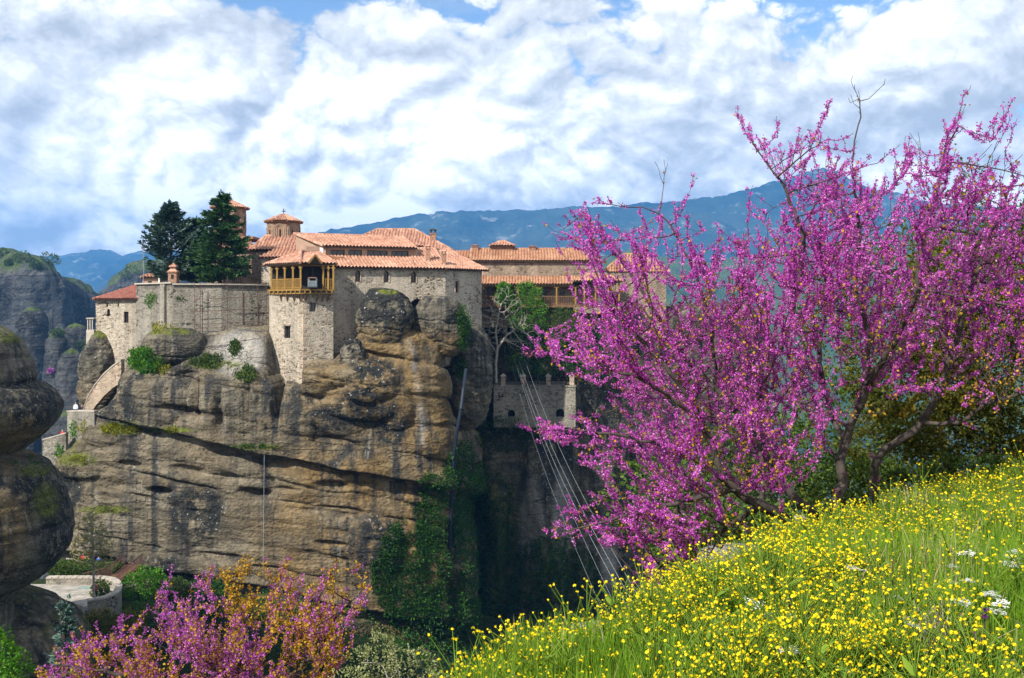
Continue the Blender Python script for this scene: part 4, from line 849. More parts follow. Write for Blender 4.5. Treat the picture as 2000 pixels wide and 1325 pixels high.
# ------------------------------------------------------------------ rear building with hipped roof
rear = thing('rear_building', 'building with a broad hipped tile roof rising behind the hall', 'building', (X(760, 138), 138, 2))
rx0, rx1, ry0, ry1 = X(640, 133), X(884, 133), 133, 146; zre = Z(489.5, 133); zrr = Z(449, 139.5)
box_walls(rear, rx0 + 0.5, rx1 - 0.5, ry0 + 0.5, ry1 - 0.5, 0, zre, 'plaster')
hip(rear, rx0, rx1, ry0, ry1, zre, zrr, 'tile_pink', 5.6)
lx0, lx1 = X(690, 131), X(800, 131); tiled(rear, [((lx0, 131, Z(482, 131)), (X(828, 131), 131, Z(482, 131)), (lx0 + 0.2, 135.5, Z(461, 135.5)), (lx1, 135.5, Z(461, 135.5)))], [((lx0, 131, Z(482, 131)), (lx0 + 0.2, 135.5, Z(461, 135.5)))], 'tile_pink', 'front_roof')
chimney(rear, 846, 484, 447, 136, 11, 'brick', True); chimney(rear, 791, 482, 467, 133.6, 9, 'brick'); 
# ------------------------------------------------------------------ church with domes
church = thing('church', 'brick and stone church with two domed drums behind the conifers', 'church', (X(530, 131), 131, 1))
cx0, cx1 = X(486, 128), X(608, 128); zce = Z(489, 128); zcr = Z(461.5, 131.5)
box_walls(church, cx0 + 0.3, cx1 - 0.3, 128.3, 138, 0, zce, 'stone_brown')
tiled(church, [((cx0, 128, zce), (cx1, 128, zce), (X(518, 131.5), 131.5, zcr), (X(576, 131.5), 131.5, zcr)), ((cx0, 139, zce), (cx0, 128, zce), (X(518, 131.5), 137, zcr), (X(518, 131.5), 131.5, zcr)), ((cx1, 128, zce), (cx1, 139, zce), (X(576, 131.5), 131.5, zcr), (X(576, 131.5), 137, zcr))],
      [((cx0, 128, zce), (X(518, 131.5), 131.5, zcr)), ((cx1, 128, zce), (X(576, 131.5), 131.5, zcr)), ((X(518, 131.5), 131.5, zcr), (X(576, 131.5), 131.5, zcr))], 'tile_pink')
def drum(px, Y, rpx, pb, pt, pe, pa, ptop, hide=False):
    s = Y / F; r = rpx * s; c = (X(px, Y), Y); N = 8; rot = math.pi / 8
    m = MB(); m.ring(c, [(Z(pb, Y) - 1.0, r), (Z(pt, Y), r), (Z(pt, Y) + 0.01, r * 1.08), (Z(pt, Y) + 0.16, r * 1.12)], N, rot); d = m.build('drum', MAT['brick'], church)
    for k in range(N):
        a = 2 * math.pi * k / N + math.pi / 4 * 0 ; t0, t1 = a + rot, a + rot + 2 * math.pi / N
        p0 = (c[0] + r * math.cos(t0), c[1] + r * math.sin(t0)); p1 = (c[0] + r * math.cos(t1), c[1] + r * math.sin(t1)); mid = lerp2(p0, p1, 0.5)
        if mid[1] > Y + 0.4 * r: continue
        nn = Vector((mid[0] - c[0], mid[1] - c[1], 0)).normalized(); tt = Vector((-nn.y, nn.x, 0)); w = math.hypot(p1[0] - p0[0], p1[1] - p0[1]); zt_ = Z(pt, Y) - 0.12
        for ri, rr_ in enumerate((0.40, 0.27)):
            q = MB(); pts = [(math.cos(t) * w * rr_, math.sin(t) * w * rr_) for t in np.linspace(0, math.pi, 9)]; zb_ = zt_ - w * 0.42
            pts = [(w * rr_, -0.55 * (zb_ - Z(pb, Y)) - 0.4)] + pts + [(-w * rr_, -0.55 * (zb_ - Z(pb, Y)) - 0.4)]
            o_ = Vector((mid[0], mid[1], zb_)) + nn * 0.02
            for (u, v_) in zip(pts[:-1], pts[1:]): q.bar(o_ + tt * u[0] + Vector((0, 0, u[1])), o_ + tt * v_[0] + Vector((0, 0, v_[1])), 0.10)
            q.build('blind_arch', MAT['stone_pink'], d)
        q = MB(); q.bar(Vector((mid[0], mid[1], zb_ - 0.1)) + nn * 0.005, Vector((mid[0], mid[1], zb_ - 1.0)) + nn * 0.005, 0.22, 0.05); q.build('slit_window', MAT['void'], d)
    rm = MB(); R_ = pe * s; ze_ = Z(pt, Y) + 0.12; za = Z(pa, Y); cp = MB()
    for k in range(N):
        t0, t1 = 2 * math.pi * k / N + rot, 2 * math.pi * (k + 1) / N + rot
        e0, e1_ = (c[0] + R_ * math.cos(t0), c[1] + R_ * math.sin(t0), ze_), (c[0] + R_ * math.cos(t1), c[1] + R_ * math.sin(t1), ze_); ap_ = (c[0], c[1], za)
        slope(rm, e0, e1_, ap_, ap_, per=0.3); cp.bar(e0, (ap_[0], ap_[1], za + 0.05), 0.22, 0.2, 6)
    ro = rm.build('dome_roof', MAT['tile_pink'], church); cp.build('ridge_tile', MAT['tile_pink'], ro)
    q = MB(); q.ring(c, [(ze_ - 0.1, R_ * 0.96), (ze_ - 0.02, R_ * 0.99), (za - 0.15, 0.1)], N, rot); q.build('roof_boarding', MAT['wood_brown'], ro)
    q = MB(); z1 = Z(ptop, Y); q.bar((c[0], c[1], za - 0.1), (c[0], c[1], z1), 0.09); q.bar((c[0] - 0.28, c[1], z1 - 0.32), (c[0] + 0.28, c[1], z1 - 0.32), 0.09); q.build('cross', MAT['black'], church)
drum(554, 133, 32.5, 466, 437, 38, 419, 408); drum(449, 136, 31, 468, 410, 38, 392, 376)
q = MB(); q.prism([pp(418, 133), pp(492, 133), pp(492, 140), pp(418, 140)], 3, Z(467, 133)); q.prism([(X(414, 133), 132.7), (X(495, 133), 132.7), (X(495, 133), 140), (X(414, 133), 140)], Z(467, 133), Z(462, 133)); q.build('drum_base', MAT['brick'], church)
hip(church, X(400, 131), X(498, 131), 130.5, 141, Z(487, 131), Z(470, 134), 'tile_pink', 3.0, 'side_roof'); box_walls(church, X(404, 131), X(494, 131), 131, 140, 0, Z(487, 131), 'stone_brown', name='side_wall')
# projecting block between terrace and tower
lb = thing('annex', 'stone annex with a low tiled roof squeezed between church and tower', 'building', (X(525, 123), 123, 1))
box_walls(lb, X(508, 123), X(590, 123), 123.5, 129, -4, Z(503, 123.5), 'stone_light'); tiled(lb, [((X(503, 123), 123, Z(504, 123)), (X(596, 123), 123, Z(504, 123)), (X(545, 126), 126, Z(484, 126)), (X(590, 126), 126, Z(484, 126)))], [], 'tile_pink')

# ------------------------------------------------------------------ east wing with gallery
YE = 147.5
ew = thing('east_wing', 'long low wing with orange tile roof and a yellow-posted timber gallery', 'building', (X(1040, YE), YE, Z(605, YE)))
ex0, ex1 = X(917, YE), X(1174, YE); ze = Z(510.5, YE); zer = Z(487, 152.5)
gy0 = 145.1; gz = Z(595, gy0)
gw = [(X(p0, YE) - (ex0 + 0.4), X(p1, YE) - (ex0 + 0.4), Z(b_, YE), Z(t_, YE), True) for (p0, p1, b_, t_) in ((1093, 1103, 579, 567), (952, 962, 585, 560), (1060, 1068, 588, 566), (1010, 1019, 588, 562))]
box_walls(ew, ex0 + 0.4, ex1 - 0.4, YE, 157.5, Z(640, YE), ze, 'stone_brown', gw)
for h_ in gw: window(ew, (ex0 + 0.4, YE), (ex1 - 0.4, YE), h_, 0.3, 'wood_dark')
tiled(ew, [((ex0, YE - 0.5, ze), (ex1, YE - 0.5, ze), (ex0, 152.5, zer), (ex1, 152.5, zer)), ((ex1, 158.0, ze), (ex0, 158.0, ze), (ex1, 152.5, zer), (ex0, 152.5, zer))], [((ex0, 152.5, zer), (ex1, 152.5, zer)), ((ex0 + 0.1, YE - 0.5, ze), (ex0 + 0.1, 152.5, zer))], 'tile_orange')
g0, g1 = X(933, gy0), X(1139, gy0); zg1, zg0 = Z(540.5, YE - 0.05), Z(556, gy0 - 0.4)
tiled(ew, [((g0, gy0 - 0.4, zg0), (g1, gy0 - 0.4, zg0), (g0, YE - 0.05, zg1), (g1, YE - 0.05, zg1))], [], 'tile_orange', 'gallery_roof')
q = MB(); q.prism([(g0 + 0.1, gy0 - 0.2), (g1 - 0.2, gy0 - 0.2), (g1 - 0.2, YE), (g0 + 0.1, YE)], gz - 0.42, gz); q.build('gallery_floor', MAT['wood_brown'], ew)
q = MB(); q.bar((g0 + 0.1, gy0, zg0 - 0.18), (g1 - 0.2, gy0, zg0 - 0.18), 0.2); q.build('gallery_beam', MAT['wood_yellow'], ew)
gp = [X(p_, gy0) for p_ in (938, 975, 1012, 1050, 1087, 1124)]
for x_ in gp:
    q = MB(); q.box((x_, gy0, (gz + zg0) / 2 - 0.05), (0.2, 0.2, zg0 - gz - 0.1)); q.box((x_, gy0, zg0 - 0.38), (0.7, 0.18, 0.14)); q.build('post', MAT['wood_yellow'], ew)
for a_, b_ in zip(gp[:-1], gp[1:]): railing(ew, (a_ + .1, gy0), (b_ - .1, gy0), gz, 1.15, 0.24, 'wood_brown', 0.06)
q = MB()
for k in range(12): x_ = g0 + 0.5 + k * (g1 - g0 - 1) / 11; q.bar((x_, gy0 + 0.1, gz - 0.42), (x_, YE, gz - 1.6), 0.16)
q.build('gallery_brace', MAT['wood_brown'], ew)
lnx0, lnx1 = X(956, 151.5), X(1006, 151.5); box_walls(ew, lnx0 + 0.3, lnx1 - 0.3, 151.5, 154.5, zer - 1, Z(481, 151.5), 'brick', name='lantern_wall'); hip(ew, lnx0, lnx1, 151.1, 154.9, Z(481, 151.5), Z(471, 152.5), 'tile_pink', 1.7, 'lantern_roof')
for p_, t_ in ((928, 478), (1040, 480)): chimney(ew, p_, 492, t_, 152.0, 12, 'brick')
lw = thing('link_roof_building', 'low building with an orange tile roof linking hall and east wing', 'building', (X(895, 148.5), 148.5, 2)); box_walls(lw, X(876, 148.5), X(925, 148.5), 148.5, 154.5, 0, Z(503, 148.5), 'stone_brown'); tiled(lw, [((X(874, 148.5), 148.1, Z(505, 148.5)), (X(922, 148.5), 148.1, Z(505, 148.5)), (X(874, 152.5), 152.5, Z(491, 152.5)), (X(921, 152.5), 152.5, Z(491, 152.5)))], [], 'tile_orange')
kk = thing('garden_kiosk', 'open timber kiosk with a small hipped tile roof beyond the gallery', 'kiosk', (X(1165, 144.5), 144.5, Z(600, 144.5)))
kx0, kx1 = X(1118, 144.0), X(1216, 144.0); hip(kk, kx0, kx1, 143.5, 148.5, Z(550, 144.0), Z(536, 145.5), 'tile_orange', 2.2)
for p_ in (1141, 1163, 1188, 1209):
    q = MB(); q.box((X(p_, 144.1), 144.1, (Z(605, 144.1) + Z(550, 144.1)) / 2), (0.2, 0.2, Z(550, 144.1) - Z(605, 144.1))); q.build('post', MAT['wood_yellow'], kk)
q = MB(); q.prism([(kx0 + .2, 143.8), (kx1 - .2, 143.8), (kx1 - .2, 148.5), (kx0 + .2, 148.5)], Z(612, 144.0), Z(600, 144.0)); q.build('floor', MAT['stone_brown'], kk)
railing(kk, (X(1141, 144.1), 144.1), (X(1209, 144.1), 144.1), Z(600, 144.1), 1.1, 0.3, 'wood_brown', 0.06)
fe = thing('end_building', 'stone building with a tile roof half hidden behind the redbud', 'building', (X(1270, 146.5), 146.5, Z(620, 146.5)))
box_walls(fe, X(1185, 150.5), X(1300, 150.5), 150.5, 150, Z(660, 150.5), Z(531, 150.5), 'stone_brown', [(3.2, 3.9, Z(570, 150.5), Z(553, 150.5), True), (7.2, 7.9, Z(570, 150.5), Z(553, 150.5), True)])
for h_ in ((3.2, 3.9, Z(570, 150.5), Z(553, 150.5), True), (7.2, 7.9, Z(570, 150.5), Z(553, 150.5), True)): window(fe, (X(1185, 150.5), 150.5), (X(1300, 150.5), 150.5), h_, 0.3, 'wood_dark')
hip(fe, X(1178, 150.5), X(1307, 150.5), 149.9, 150.6, Z(531, 150.5), Z(500, 154.5), 'tile_orange', 3.0)

# ------------------------------------------------------------------ retaining wall, terrace, outbuilding
rw = [pp(266, 124.5), pp(337, 118.9), pp(432, 119.8), pp(526, 123.0)]
zw = Z(556, 120)
ret = thing('retaining_wall', 'weathered grey retaining wall below the conifers', 'wall', (rw[1][0], rw[1][1], Z(680, 119)))
for i, mt in enumerate(('stone_grey', 'stone_grey', 'stone_grey')):
    m = MB(); panel(m, rw[i], rw[i + 1], Z(700, 119), zw + (0.15 if i == 0 else 0)); m.build('wall_face', MAT[mt], ret)
q = MB(); q.prism([rw[0], rw[1], rw[2], rw[3], pp(526, 135), pp(300, 138)], zw - 0.5, zw - 0.05); q.build('terrace_top', MAT['pavement'], ret)
q = MB()
for i in range(3): q.bar((*rw[i], zw + 0.02 + (0.15 if i == 0 else 0)), (*rw[i + 1], zw + 0.02 + (0.15 if i == 0 else 0)), 0.5, 0.16)
q.build('coping', MAT['cement'], ret)
q = MB(); p = onl(321, rw[0], rw[1]); q.box((p[0], p[1] - 0.1, Z(600, 119)), (0.9, 0.5, 5.4), R(-40)); q.build('buttress', MAT['stone_grey'], ret)
tr = thing('terrace_railing', 'dark wooden railing at the end of the conifer terrace', 'railing', (X(480, 122), 122, zw)); railing(tr, onl(452, *shift(rw[2], rw[3], -0.3)), onl(505, *shift(rw[2], rw[3], -0.3)), zw + 0.05, 0.85, 0.22, 'wood_dark', 0.07)
# scaffold
sf = thing('scaffold', 'thin rusty pole scaffold standing against the retaining wall and tower', 'scaffold', (X(450, 117.5), 117.5, Z(730, 117.5)))
def pole(a, b, w=0.07, mt='rust'): q = MB(); q.bar(a, b, w, n=5); q.build('pole', MAT[mt], sf)
f0, f1 = shift(rw[1], rw[2], 0.7); f2_, f3 = shift(rw[2], rw[3], 0.7)
for p_, y0, y1, ln in ((380, 552, 652, (f0, f1)), (391, 552, 648, (f0, f1)), (444, 540, 690, (f2_, f3)), (474, 560, 690, (f2_, f3)), (503, 552, 715, (f2_, f3)), (520, 552, 735, (f2_, f3))):
    p = onl(p_, *ln); pole((p[0], p[1], Z(y1, p[1])), (p[0], p[1], Z(y0, p[1])))
for y_, a_, b_ in ((583, 380, 505), (607, 380, 505), (632, 380, 505), (640, 380, 444)):
    pa = onl(a_, f0, f1); pb = onl(b_, f2_, f3) if b_ > 432 else onl(b_, f0, f1); pm = onl(432, f0, f1)
    pole((*pa, Z(y_ + 2, pa[1])), (*pm, Z(y_, pm[1]))); pole((*pm, Z(y_, pm[1])), (*pb, Z(y_ - 4, pb[1])))
for k in range(12):
    y_ = 556 + k * 15; pa, pb = onl(503, f2_, f3), onl(520, f2_, f3); pole((*pa, Z(y_, pa[1])), (*pb, Z(y_, pb[1])), 0.06)
# outbuilding
Yo = 126
ob = thing('outbuilding', 'small stone outbuilding with a red hipped roof at the left end of the rock', 'building', (X(226, Yo), Yo, Z(660, Yo)))
oa, obb = pp(187, 126.5), pp(275, 124.5); oc = pp(205, 135)
ho = [hole(oa, obb, 209, 215, 604, 618, True), hole(oa, obb, 242, 251, 609, 631), hole(oa, obb, 207.5, 211, 592, 600), hole(oa, obb, 229.5, 232.5, 592, 600)]
m = MB(); panel(m, oa, obb, Z(760, Yo), Z(586, Yo), ho, 0.3); panel(m, oc, oa, Z(760, Yo), Z(586, Yo)); panel(m, obb, pp(285, 135), Z(760, Yo), Z(586, Yo)); m.build('wall', MAT['stone_light'], ob)
window(ob, oa, obb, ho[0], 0.25, 'wood_dark'); window(ob, oa, obb, ho[1], 0.25, 'wood_dark'); window(ob, oa, obb, ho[2], 0.2); window(ob, oa, obb, ho[3], 0.2)
zo = Z(585.5, Yo); tiled(ob, [((X(181, 126), 126, zo), (X(283, 123.9), 123.9, zo), (X(268, 130), 130, Z(558, 130)), (X(300, 129), 129, Z(558, 130))), ((X(196, 135), 135, zo), (X(181, 126), 126, zo), (X(268, 130), 130, Z(558, 130)), (X(268, 130), 130, Z(558, 130)))], [((X(181, 126), 126, zo), (X(268, 130), 130, Z(558, 130)))], 'tile_red', per=0.34)
q = MB(); q.box((X(181, 127), 127, Z(668, 127)), (0.95, 1.6, 3.0)); q.build('buttress', MAT['cement'], ob)
for p_ in (176, 180.5, 185): q = MB(); q.box((X(p_, 127), 126.3, Z(634, 127)), (0.10, 0.10, 1.5)); q.build('balcony_post', MAT['cement'], ob)
q = MB(); q.box((X(181, 127), 126.8, Z(622, 127)), (0.95, 1.3, 0.14)); q.build('balcony_slab', MAT['cement'], ob)
# things on the terrace
ks = thing('terrace_kiosk', 'tiny plastered hut with a tile roof on the terrace corner', 'hut', (X(293, 128), 128, zw)); box_walls(ks, X(278, 128), X(309, 128), 128, 130, zw - 0.5, Z(544, 128), 'plaster', [(0.7, 1.2, zw + 0.2, zw + 0.6, False)]); window(ks, (X(278, 128), 128), (X(309, 128), 128), (0.7, 1.2, zw + 0.2, zw + 0.6, False), 0.2, 'wood_dark'); hip(ks, X(274, 127.7), X(312, 127.7), 127.7, 130.3, Z(543, 128), Z(534, 129), 'tile_pink', 1.1)
cr = MB(); cr.box((X(311, 125), 125, (zw + Z(527, 125)) / 2 - 0.1), (0.17, 0.15, Z(527, 125) - zw + 0.2)); cr.box((X(311, 125), 125, Z(535, 125)), (0.62, 0.14, 0.16)); tag(cr.build('stone_cross', MAT['white'], origin=(X(311, 125), 125, zw - .1)), 'plain white cross standing on the terrace wall', 'cross')
fp = thing('flagpole', 'thin flagpole with a furled blue and white flag beside the fir', 'flagpole', (X(280, 124.8), 124.8, zw)); q = MB(); q.bar((X(280, 124.8), 124.8, zw - 0.3), (X(280, 124.8), 124.8, Z(463, 124.8)), 0.08, n=6); q.build('pole', MAT['cable'], fp)
q = MB(); fx_, fz0, fz1 = X(280, 124.8), Z(494, 124.8), Z(474, 124.8)
for i in range(7): q.add([(fx_ + 0.05 - 0.3 * math.sin(i * 0.5), 124.75 + 0.06 * (-1) ** i, fz1 + (fz0 - fz1) * i / 6), (fx_ + 0.28 + 0.12 * math.sin(i * 1.3), 124.8 + 0.1 * (-1) ** i, fz1 - 0.15 + (fz0 - fz1) * i / 6), (fx_ + 0.28 + 0.12 * math.sin(i * 1.3), 124.84 + 0.1 * (-1) ** i, fz1 - 0.15 + (fz0 - fz1) * i / 6), (fx_ + 0.05 - 0.3 * math.sin(i * 0.5), 124.79 + 0.06 * (-1) ** i, fz1 + (fz0 - fz1) * i / 6)], [])
q.f = [(4 * i + a, 4 * i + b, 4 * i + 4 + b, 4 * i + 4 + a) for i in range(6) for a, b in ((0, 1), (1, 2), (2, 3), (3, 0))]
fm = M('flag_cloth', 0.8); fm.col(fm.ramp(fm.n('ShaderNodeTexWave').outputs[1], [(0.45, (0.02, 0.05, 0.25)), (0.55, (0.6, 0.62, 0.68))], 'CONSTANT')); q.build('flag', fm.m, fp)
sh = thing('shrine', 'little brick shrine with a tiled cap on the terrace', 'shrine', (X(339, 121), 121, zw)); q = MB(); q.box((X(339, 121), 121, (zw + Z(533, 121)) / 2 - .1), (1.0, 0.9, Z(533, 121) - zw + .2)); q.box((X(339, 121), 121, Z(532, 121)), (1.25, 1.1, 0.12)); q.box((X(339, 121), 121, Z(526, 121)), (0.62, 0.6, 0.6)); q.build('wall', MAT['brick'], sh)
q = MB(); q.ring((X(339, 121), 121), [(Z(531, 121), 0.85), (Z(526, 121), 0.42)], 4, math.pi / 4); q.ring((X(339, 121), 121), [(Z(522, 121), 0.62), (Z(520.5, 121), 0.62), (Z(514, 121), 0.05)], 4, math.pi / 4); q.build('roof', MAT['tile_pink'], sh); q = MB(); q.box((X(339, 121), 120.54, Z(541, 121)), (0.3, 0.04, 0.5)); q.build('niche', MAT['void'], sh)

# ------------------------------------------------------------------ path, stair wall, people's walls
def wall_along(name, pts, h, t, mat, label, cat='wall', cap='cement', down=0.0, pieces=False):
    """a parapet following points (x, y, ztop): body and coping"""
    th = thing(name, label, cat, (pts[0][0], pts[0][1], pts[0][2] - h)); m = MB(); c = MB(); L_ = [Vector(p) for p in pts]; n_ = []
    for i, p in enumerate(L_):
        d = (L_[min(i + 1, len(L_) - 1)] - L_[max(i - 1, 0)]); d.z = 0; d.normalize(); n_.append(Vector((d.y, -d.x, 0)))
    def strip(mb, z0, z1, w):
        vv = []
        for p, nn in zip(L_, n_): vv += [p + nn * w / 2 + Vector((0, 0, z0)), p - nn * w / 2 + Vector((0, 0, z0)), p - nn * w / 2 + Vector((0, 0, z1)), p + nn * w / 2 + Vector((0, 0, z1))]
        k = len(L_); mb.add(vv, [(4 * i + a, 4 * i + b, 4 * i + 4 + b, 4 * i + 4 + a) for i in range(k - 1) for a, b in ((0, 3), (3, 2), (2, 1), (1, 0))] + [(0, 1, 2, 3), (4 * k - 1, 4 * k - 2, 4 * k - 3, 4 * k - 4)])
    strip(m, -h - down, -0.10, t); m.build('wall_face', MAT[mat], th)
    if not pieces: strip(c, -0.10, 0.06, t * 1.25); c.build('coping', MAT[cap], th); return th
    for i in range(len(L_) - 1):      # coping laid stone by stone
        a_, b_ = L_[i], L_[i + 1]; na, nb = n_[i], n_[i + 1]; w = t * random.uniform(0.58, 0.66); g = 0.03; u = (b_ - a_).normalized() * g; z0, z1 = Vector((0, 0, -0.10)), Vector((0, 0, 0.05 + random.uniform(-0.02, 0.02))); q = [a_ + u + na * w, b_ - u + nb * w, b_ - u - nb * w, a_ + u - na * w]
        MB().add([p + z0 for p in q] + [p + z1 for p in q], [(3, 2, 1, 0), (4, 5, 6, 7), (0, 1, 5, 4), (1, 2, 6, 5), (2, 3, 7, 6), (3, 0, 4, 7)]).build('coping_stone', MAT[cap], th)
    return th
sp = [P(a, b, c) for a, b, c in ((163, 806, 121.5), (168, 792, 121.5), (176, 772, 121.3), (188, 752, 121), (206, 730, 120.5), (224, 714, 120), (240, 703, 119.5))]
wall_along('stair_wall', [tuple(p) for p in sp], 1.6, 0.55, 'stone_pink', 'curved cream parapet of the stair climbing the rock', 'wall', 'cement', 1.0)
wall_along('path_wall', [tuple(P(a, b, c)) for a, b, c in ((135, 803, 121), (160, 802, 119.5), (188, 803, 118.2))], 3.0, 0.5, 'stone_grey', 'stone parapet at the landing where two people stand', 'wall', 'cement', 1.2)
wall_along('path_wall', [tuple(P(a, b, c)) for a, b, c in ((86, 858, 119.5), (105, 853, 119.2), (131, 845, 119))], 3.2, 0.5, 'stone_grey', 'lower path wall beside the left boulder, red-clad walker behind it', 'wall', 'cement', 1.0)

# lower terrace on the shaded side
YT = 142.5
lt = thing('lower_terrace', 'shaded stone terrace wall with arches and capped pillars', 'wall', (X(1040, YT), YT, Z(820, YT)))
ta, tb = pp(964, YT), pp(1124, YT); th_ = [hole(ta, tb, 992, 1006, 801, 815, True), hole(ta, tb, 1086, 1102, 799, 815, True)]
m = MB(); panel(m, ta, tb, Z(835, YT), Z(755, YT), th_, 1.2); panel(m, tb, (tb[0], YT + 8), Z(835, YT), Z(755, YT)); panel(m, (ta[0], YT + 8), ta, Z(835, YT), Z(755, YT)); m.build('wall_face', MAT['stone_grey'], lt)
for h_ in th_: window(lt, ta, tb, h_, 1.1, None, 'void', 'arch_opening')
q = MB(); q.prism([(ta[0], YT - 0.1), (tb[0] + 0.1, YT - 0.1), (tb[0] + 0.1, YT + 8), (ta[0], YT + 8)], Z(756, YT), Z(753, YT)); q.build('coping', MAT['stone_grey'], lt)
for p_ in (983, 1022, 1071, 1117):
    q = MB(); x_ = X(p_, YT); z0, z1 = Z(753, YT), Z(736, YT); q.box((x_, YT + 0.35, (z0 + z1) / 2), (0.62, 0.62, z1 - z0)); o = q.build('pillar', MAT['stone_pink'], lt)
    q = MB(); q.ring((x_, YT + 0.35), [(z1, 0.58), (z1 + 0.1, 0.58), (z1 + 0.42, 0.08)], 4, math.pi / 4); q.build('pillar_cap', MAT['cement'], o)
wall_along('side_wall', [(X(908, 141.5), 141.5, Z(716, 141.5)), (X(962, 142.0), 142.0, Z(716, 141.5))], 2.6, 0.5, 'stone_grey', 'short dim stone wall beside the rock cleft, left of the pillars', 'wall', 'stone_grey', 0.6)
# cables and pipe
for k, (a, b, r_) in enumerate((((1004, 700, 140.5), (1205, 1190, 62), 0.035), ((1010, 712, 140.5), (1228, 1190, 60), 0.05), ((1014, 706, 140.5), (1240, 1185, 60), 0.05), ((1024, 700, 140.5), (1255, 1180, 60), 0.045), ((1000, 716, 140.5), (1180, 1200, 64), 0.03))):
    p, q_ = P(*a), P(*b); m = MB(); pts = [p.lerp(q_, t) - Vector((0, 0, 1.6 * math.sin(math.pi * t))) for t in np.linspace(0, 1, 15)]
    for u, v in zip(pts[:-1], pts[1:]): m.bar(u, v, r_ * 0.6, n=5)
    lab = ['thin leftmost-but-one hoist cable below the terrace', 'bright thick hoist cable, lower of the close pair', 'bright thick hoist cable, upper of the close pair', 'pale hoist cable farthest from the ivy, upper right of the five', 'faintest hoist cable, nearest the ivy'][k]
    tag(m.build('hoist_cable', MAT['cable'], origin=p), lab, 'cable', 'hoist cables running down from the terrace')
m = MB(); pts = [P(a, b, c) for a, b, c in ((910, 722, 121), (905, 760, 119), (900, 800, 117.6), (893, 840, 117.4), (888, 880, 117.6), (884, 930, 118), (881, 1000, 118.4), (878, 1060, 118.6), (872, 1140, 119))]
for u, v in zip(pts[:-1], pts[1:]): m.bar(u, v, 0.42, n=8)
tag(m.build('drain_pipe', MAT['pipe'], origin=pts[-1]), 'long blue-black pipe running down the cleft of the rock', 'pipe')
m = MB(); pts = [P(517, 740, 115.2), P(516, 900, 113.2), P(514, 1110, 113.0)]
for u, v in zip(pts[:-1], pts[1:]): m.bar(u, v, 0.05, n=5)
tag(m.build('hanging_rope', MAT['cable'], origin=pts[-1]), 'thin pale rope hanging down the cliff below the tower', 'rope')

# ------------------------------------------------------------------ courtyard below, bridge, hedge
zt = -26.6
ct = MB(); outl = [(X(60, 98.3), 98.3), (X(92, 98.3), 98.3), (X(182, 98.3), 98.3), (X(216, 97.8), 97.8), (X(231, 96), 96), (X(229, 93.6), 93.6), (X(206, 91.6), 91.6), (X(172, 90.6), 90.6), (X(140, 92), 92), (X(110, 93), 93), (X(60, 93.5), 93.5)]
ct.prism(list(reversed(outl)), zt - 6, zt); o = ct.build('courtyard_pavement', MAT['pavement']); o['kind'] = 'structure'
cw = catmull([(*q_, zt + 0.7) for q_ in outl[1:8]], 26); wall_along('courtyard_wall', [tuple(p) for p in cw], 0.71, 0.5, 'stone_grey', 'low curved stone parapet round the paved courtyard', 'wall', 'cement', 3.0, True)
dz = MB(); dz.box((X(170, 97.0), 97.0, zt + 0.02), (1.5, 0.8, 0.03)); tag(dz.build('drain_cover', plain('green_metal', (0.20, 0.27, 0.24)), origin=(X(170, 97), 97, zt)), 'flat greenish drain cover set in the courtyard paving', 'drain cover')
br = thing('foot_bridge', 'small footbridge with red-brown railings leading to the rock', 'bridge', (X(230, 102), 102, zt - 0.6))
ba, bb = Vector((X(205, 97.5), 97.5, zt + 0.05)), Vector((X(262, 107), 107, zt - 0.3)); side = (bb - ba).cross(Vector((0, 0, 1))).normalized() * 0.9
q = MB(); q.add([ba + side, bb + side, bb - side, ba - side] + [t - Vector((0, 0, 0.3)) for t in (ba + side, bb + side, bb - side, ba - side)], [(0, 1, 2, 3), (7, 6, 5, 4), (0, 4, 5, 1), (2, 6, 7, 3), (1, 5, 6, 2), (3, 7, 4, 0)]); q.build('bridge_deck', MAT['wood_brown'], br)
MAT['red_rail'] = plain('red_brown_rail', (0.10, 0.05, 0.04), 0.6)
railing(br, ba + side, bb + side, 0, 1.1, 0.42, 'red_rail', 0.05, 0.07); railing(br, ba - side, bb - side, 0, 1.1, 0.42, 'red_rail', 0.05, 0.07)
hr = thing('path_railing', 'red-brown railing in front of the clipped hedge', 'railing', (X(200, 99), 99, zt)); railing(hr, (X(160, 99.0), 99.0, zt - 0.1), (X(205, 98.9), 98.9, zt + 0.5), 0, 0.9, 0.45, 'red_rail', 0.05, 0.07)
wall_along('path_wall', [(X(128, 109), 109, Z(1092, 109)), (X(180, 109.5), 109.5, Z(1098, 109.5)), (X(235, 110), 110, Z(1104, 110))], 1.2, 0.4, 'stone_grey', 'pale kerb wall of the path above the hedge', 'wall', 'cement', 1.5)
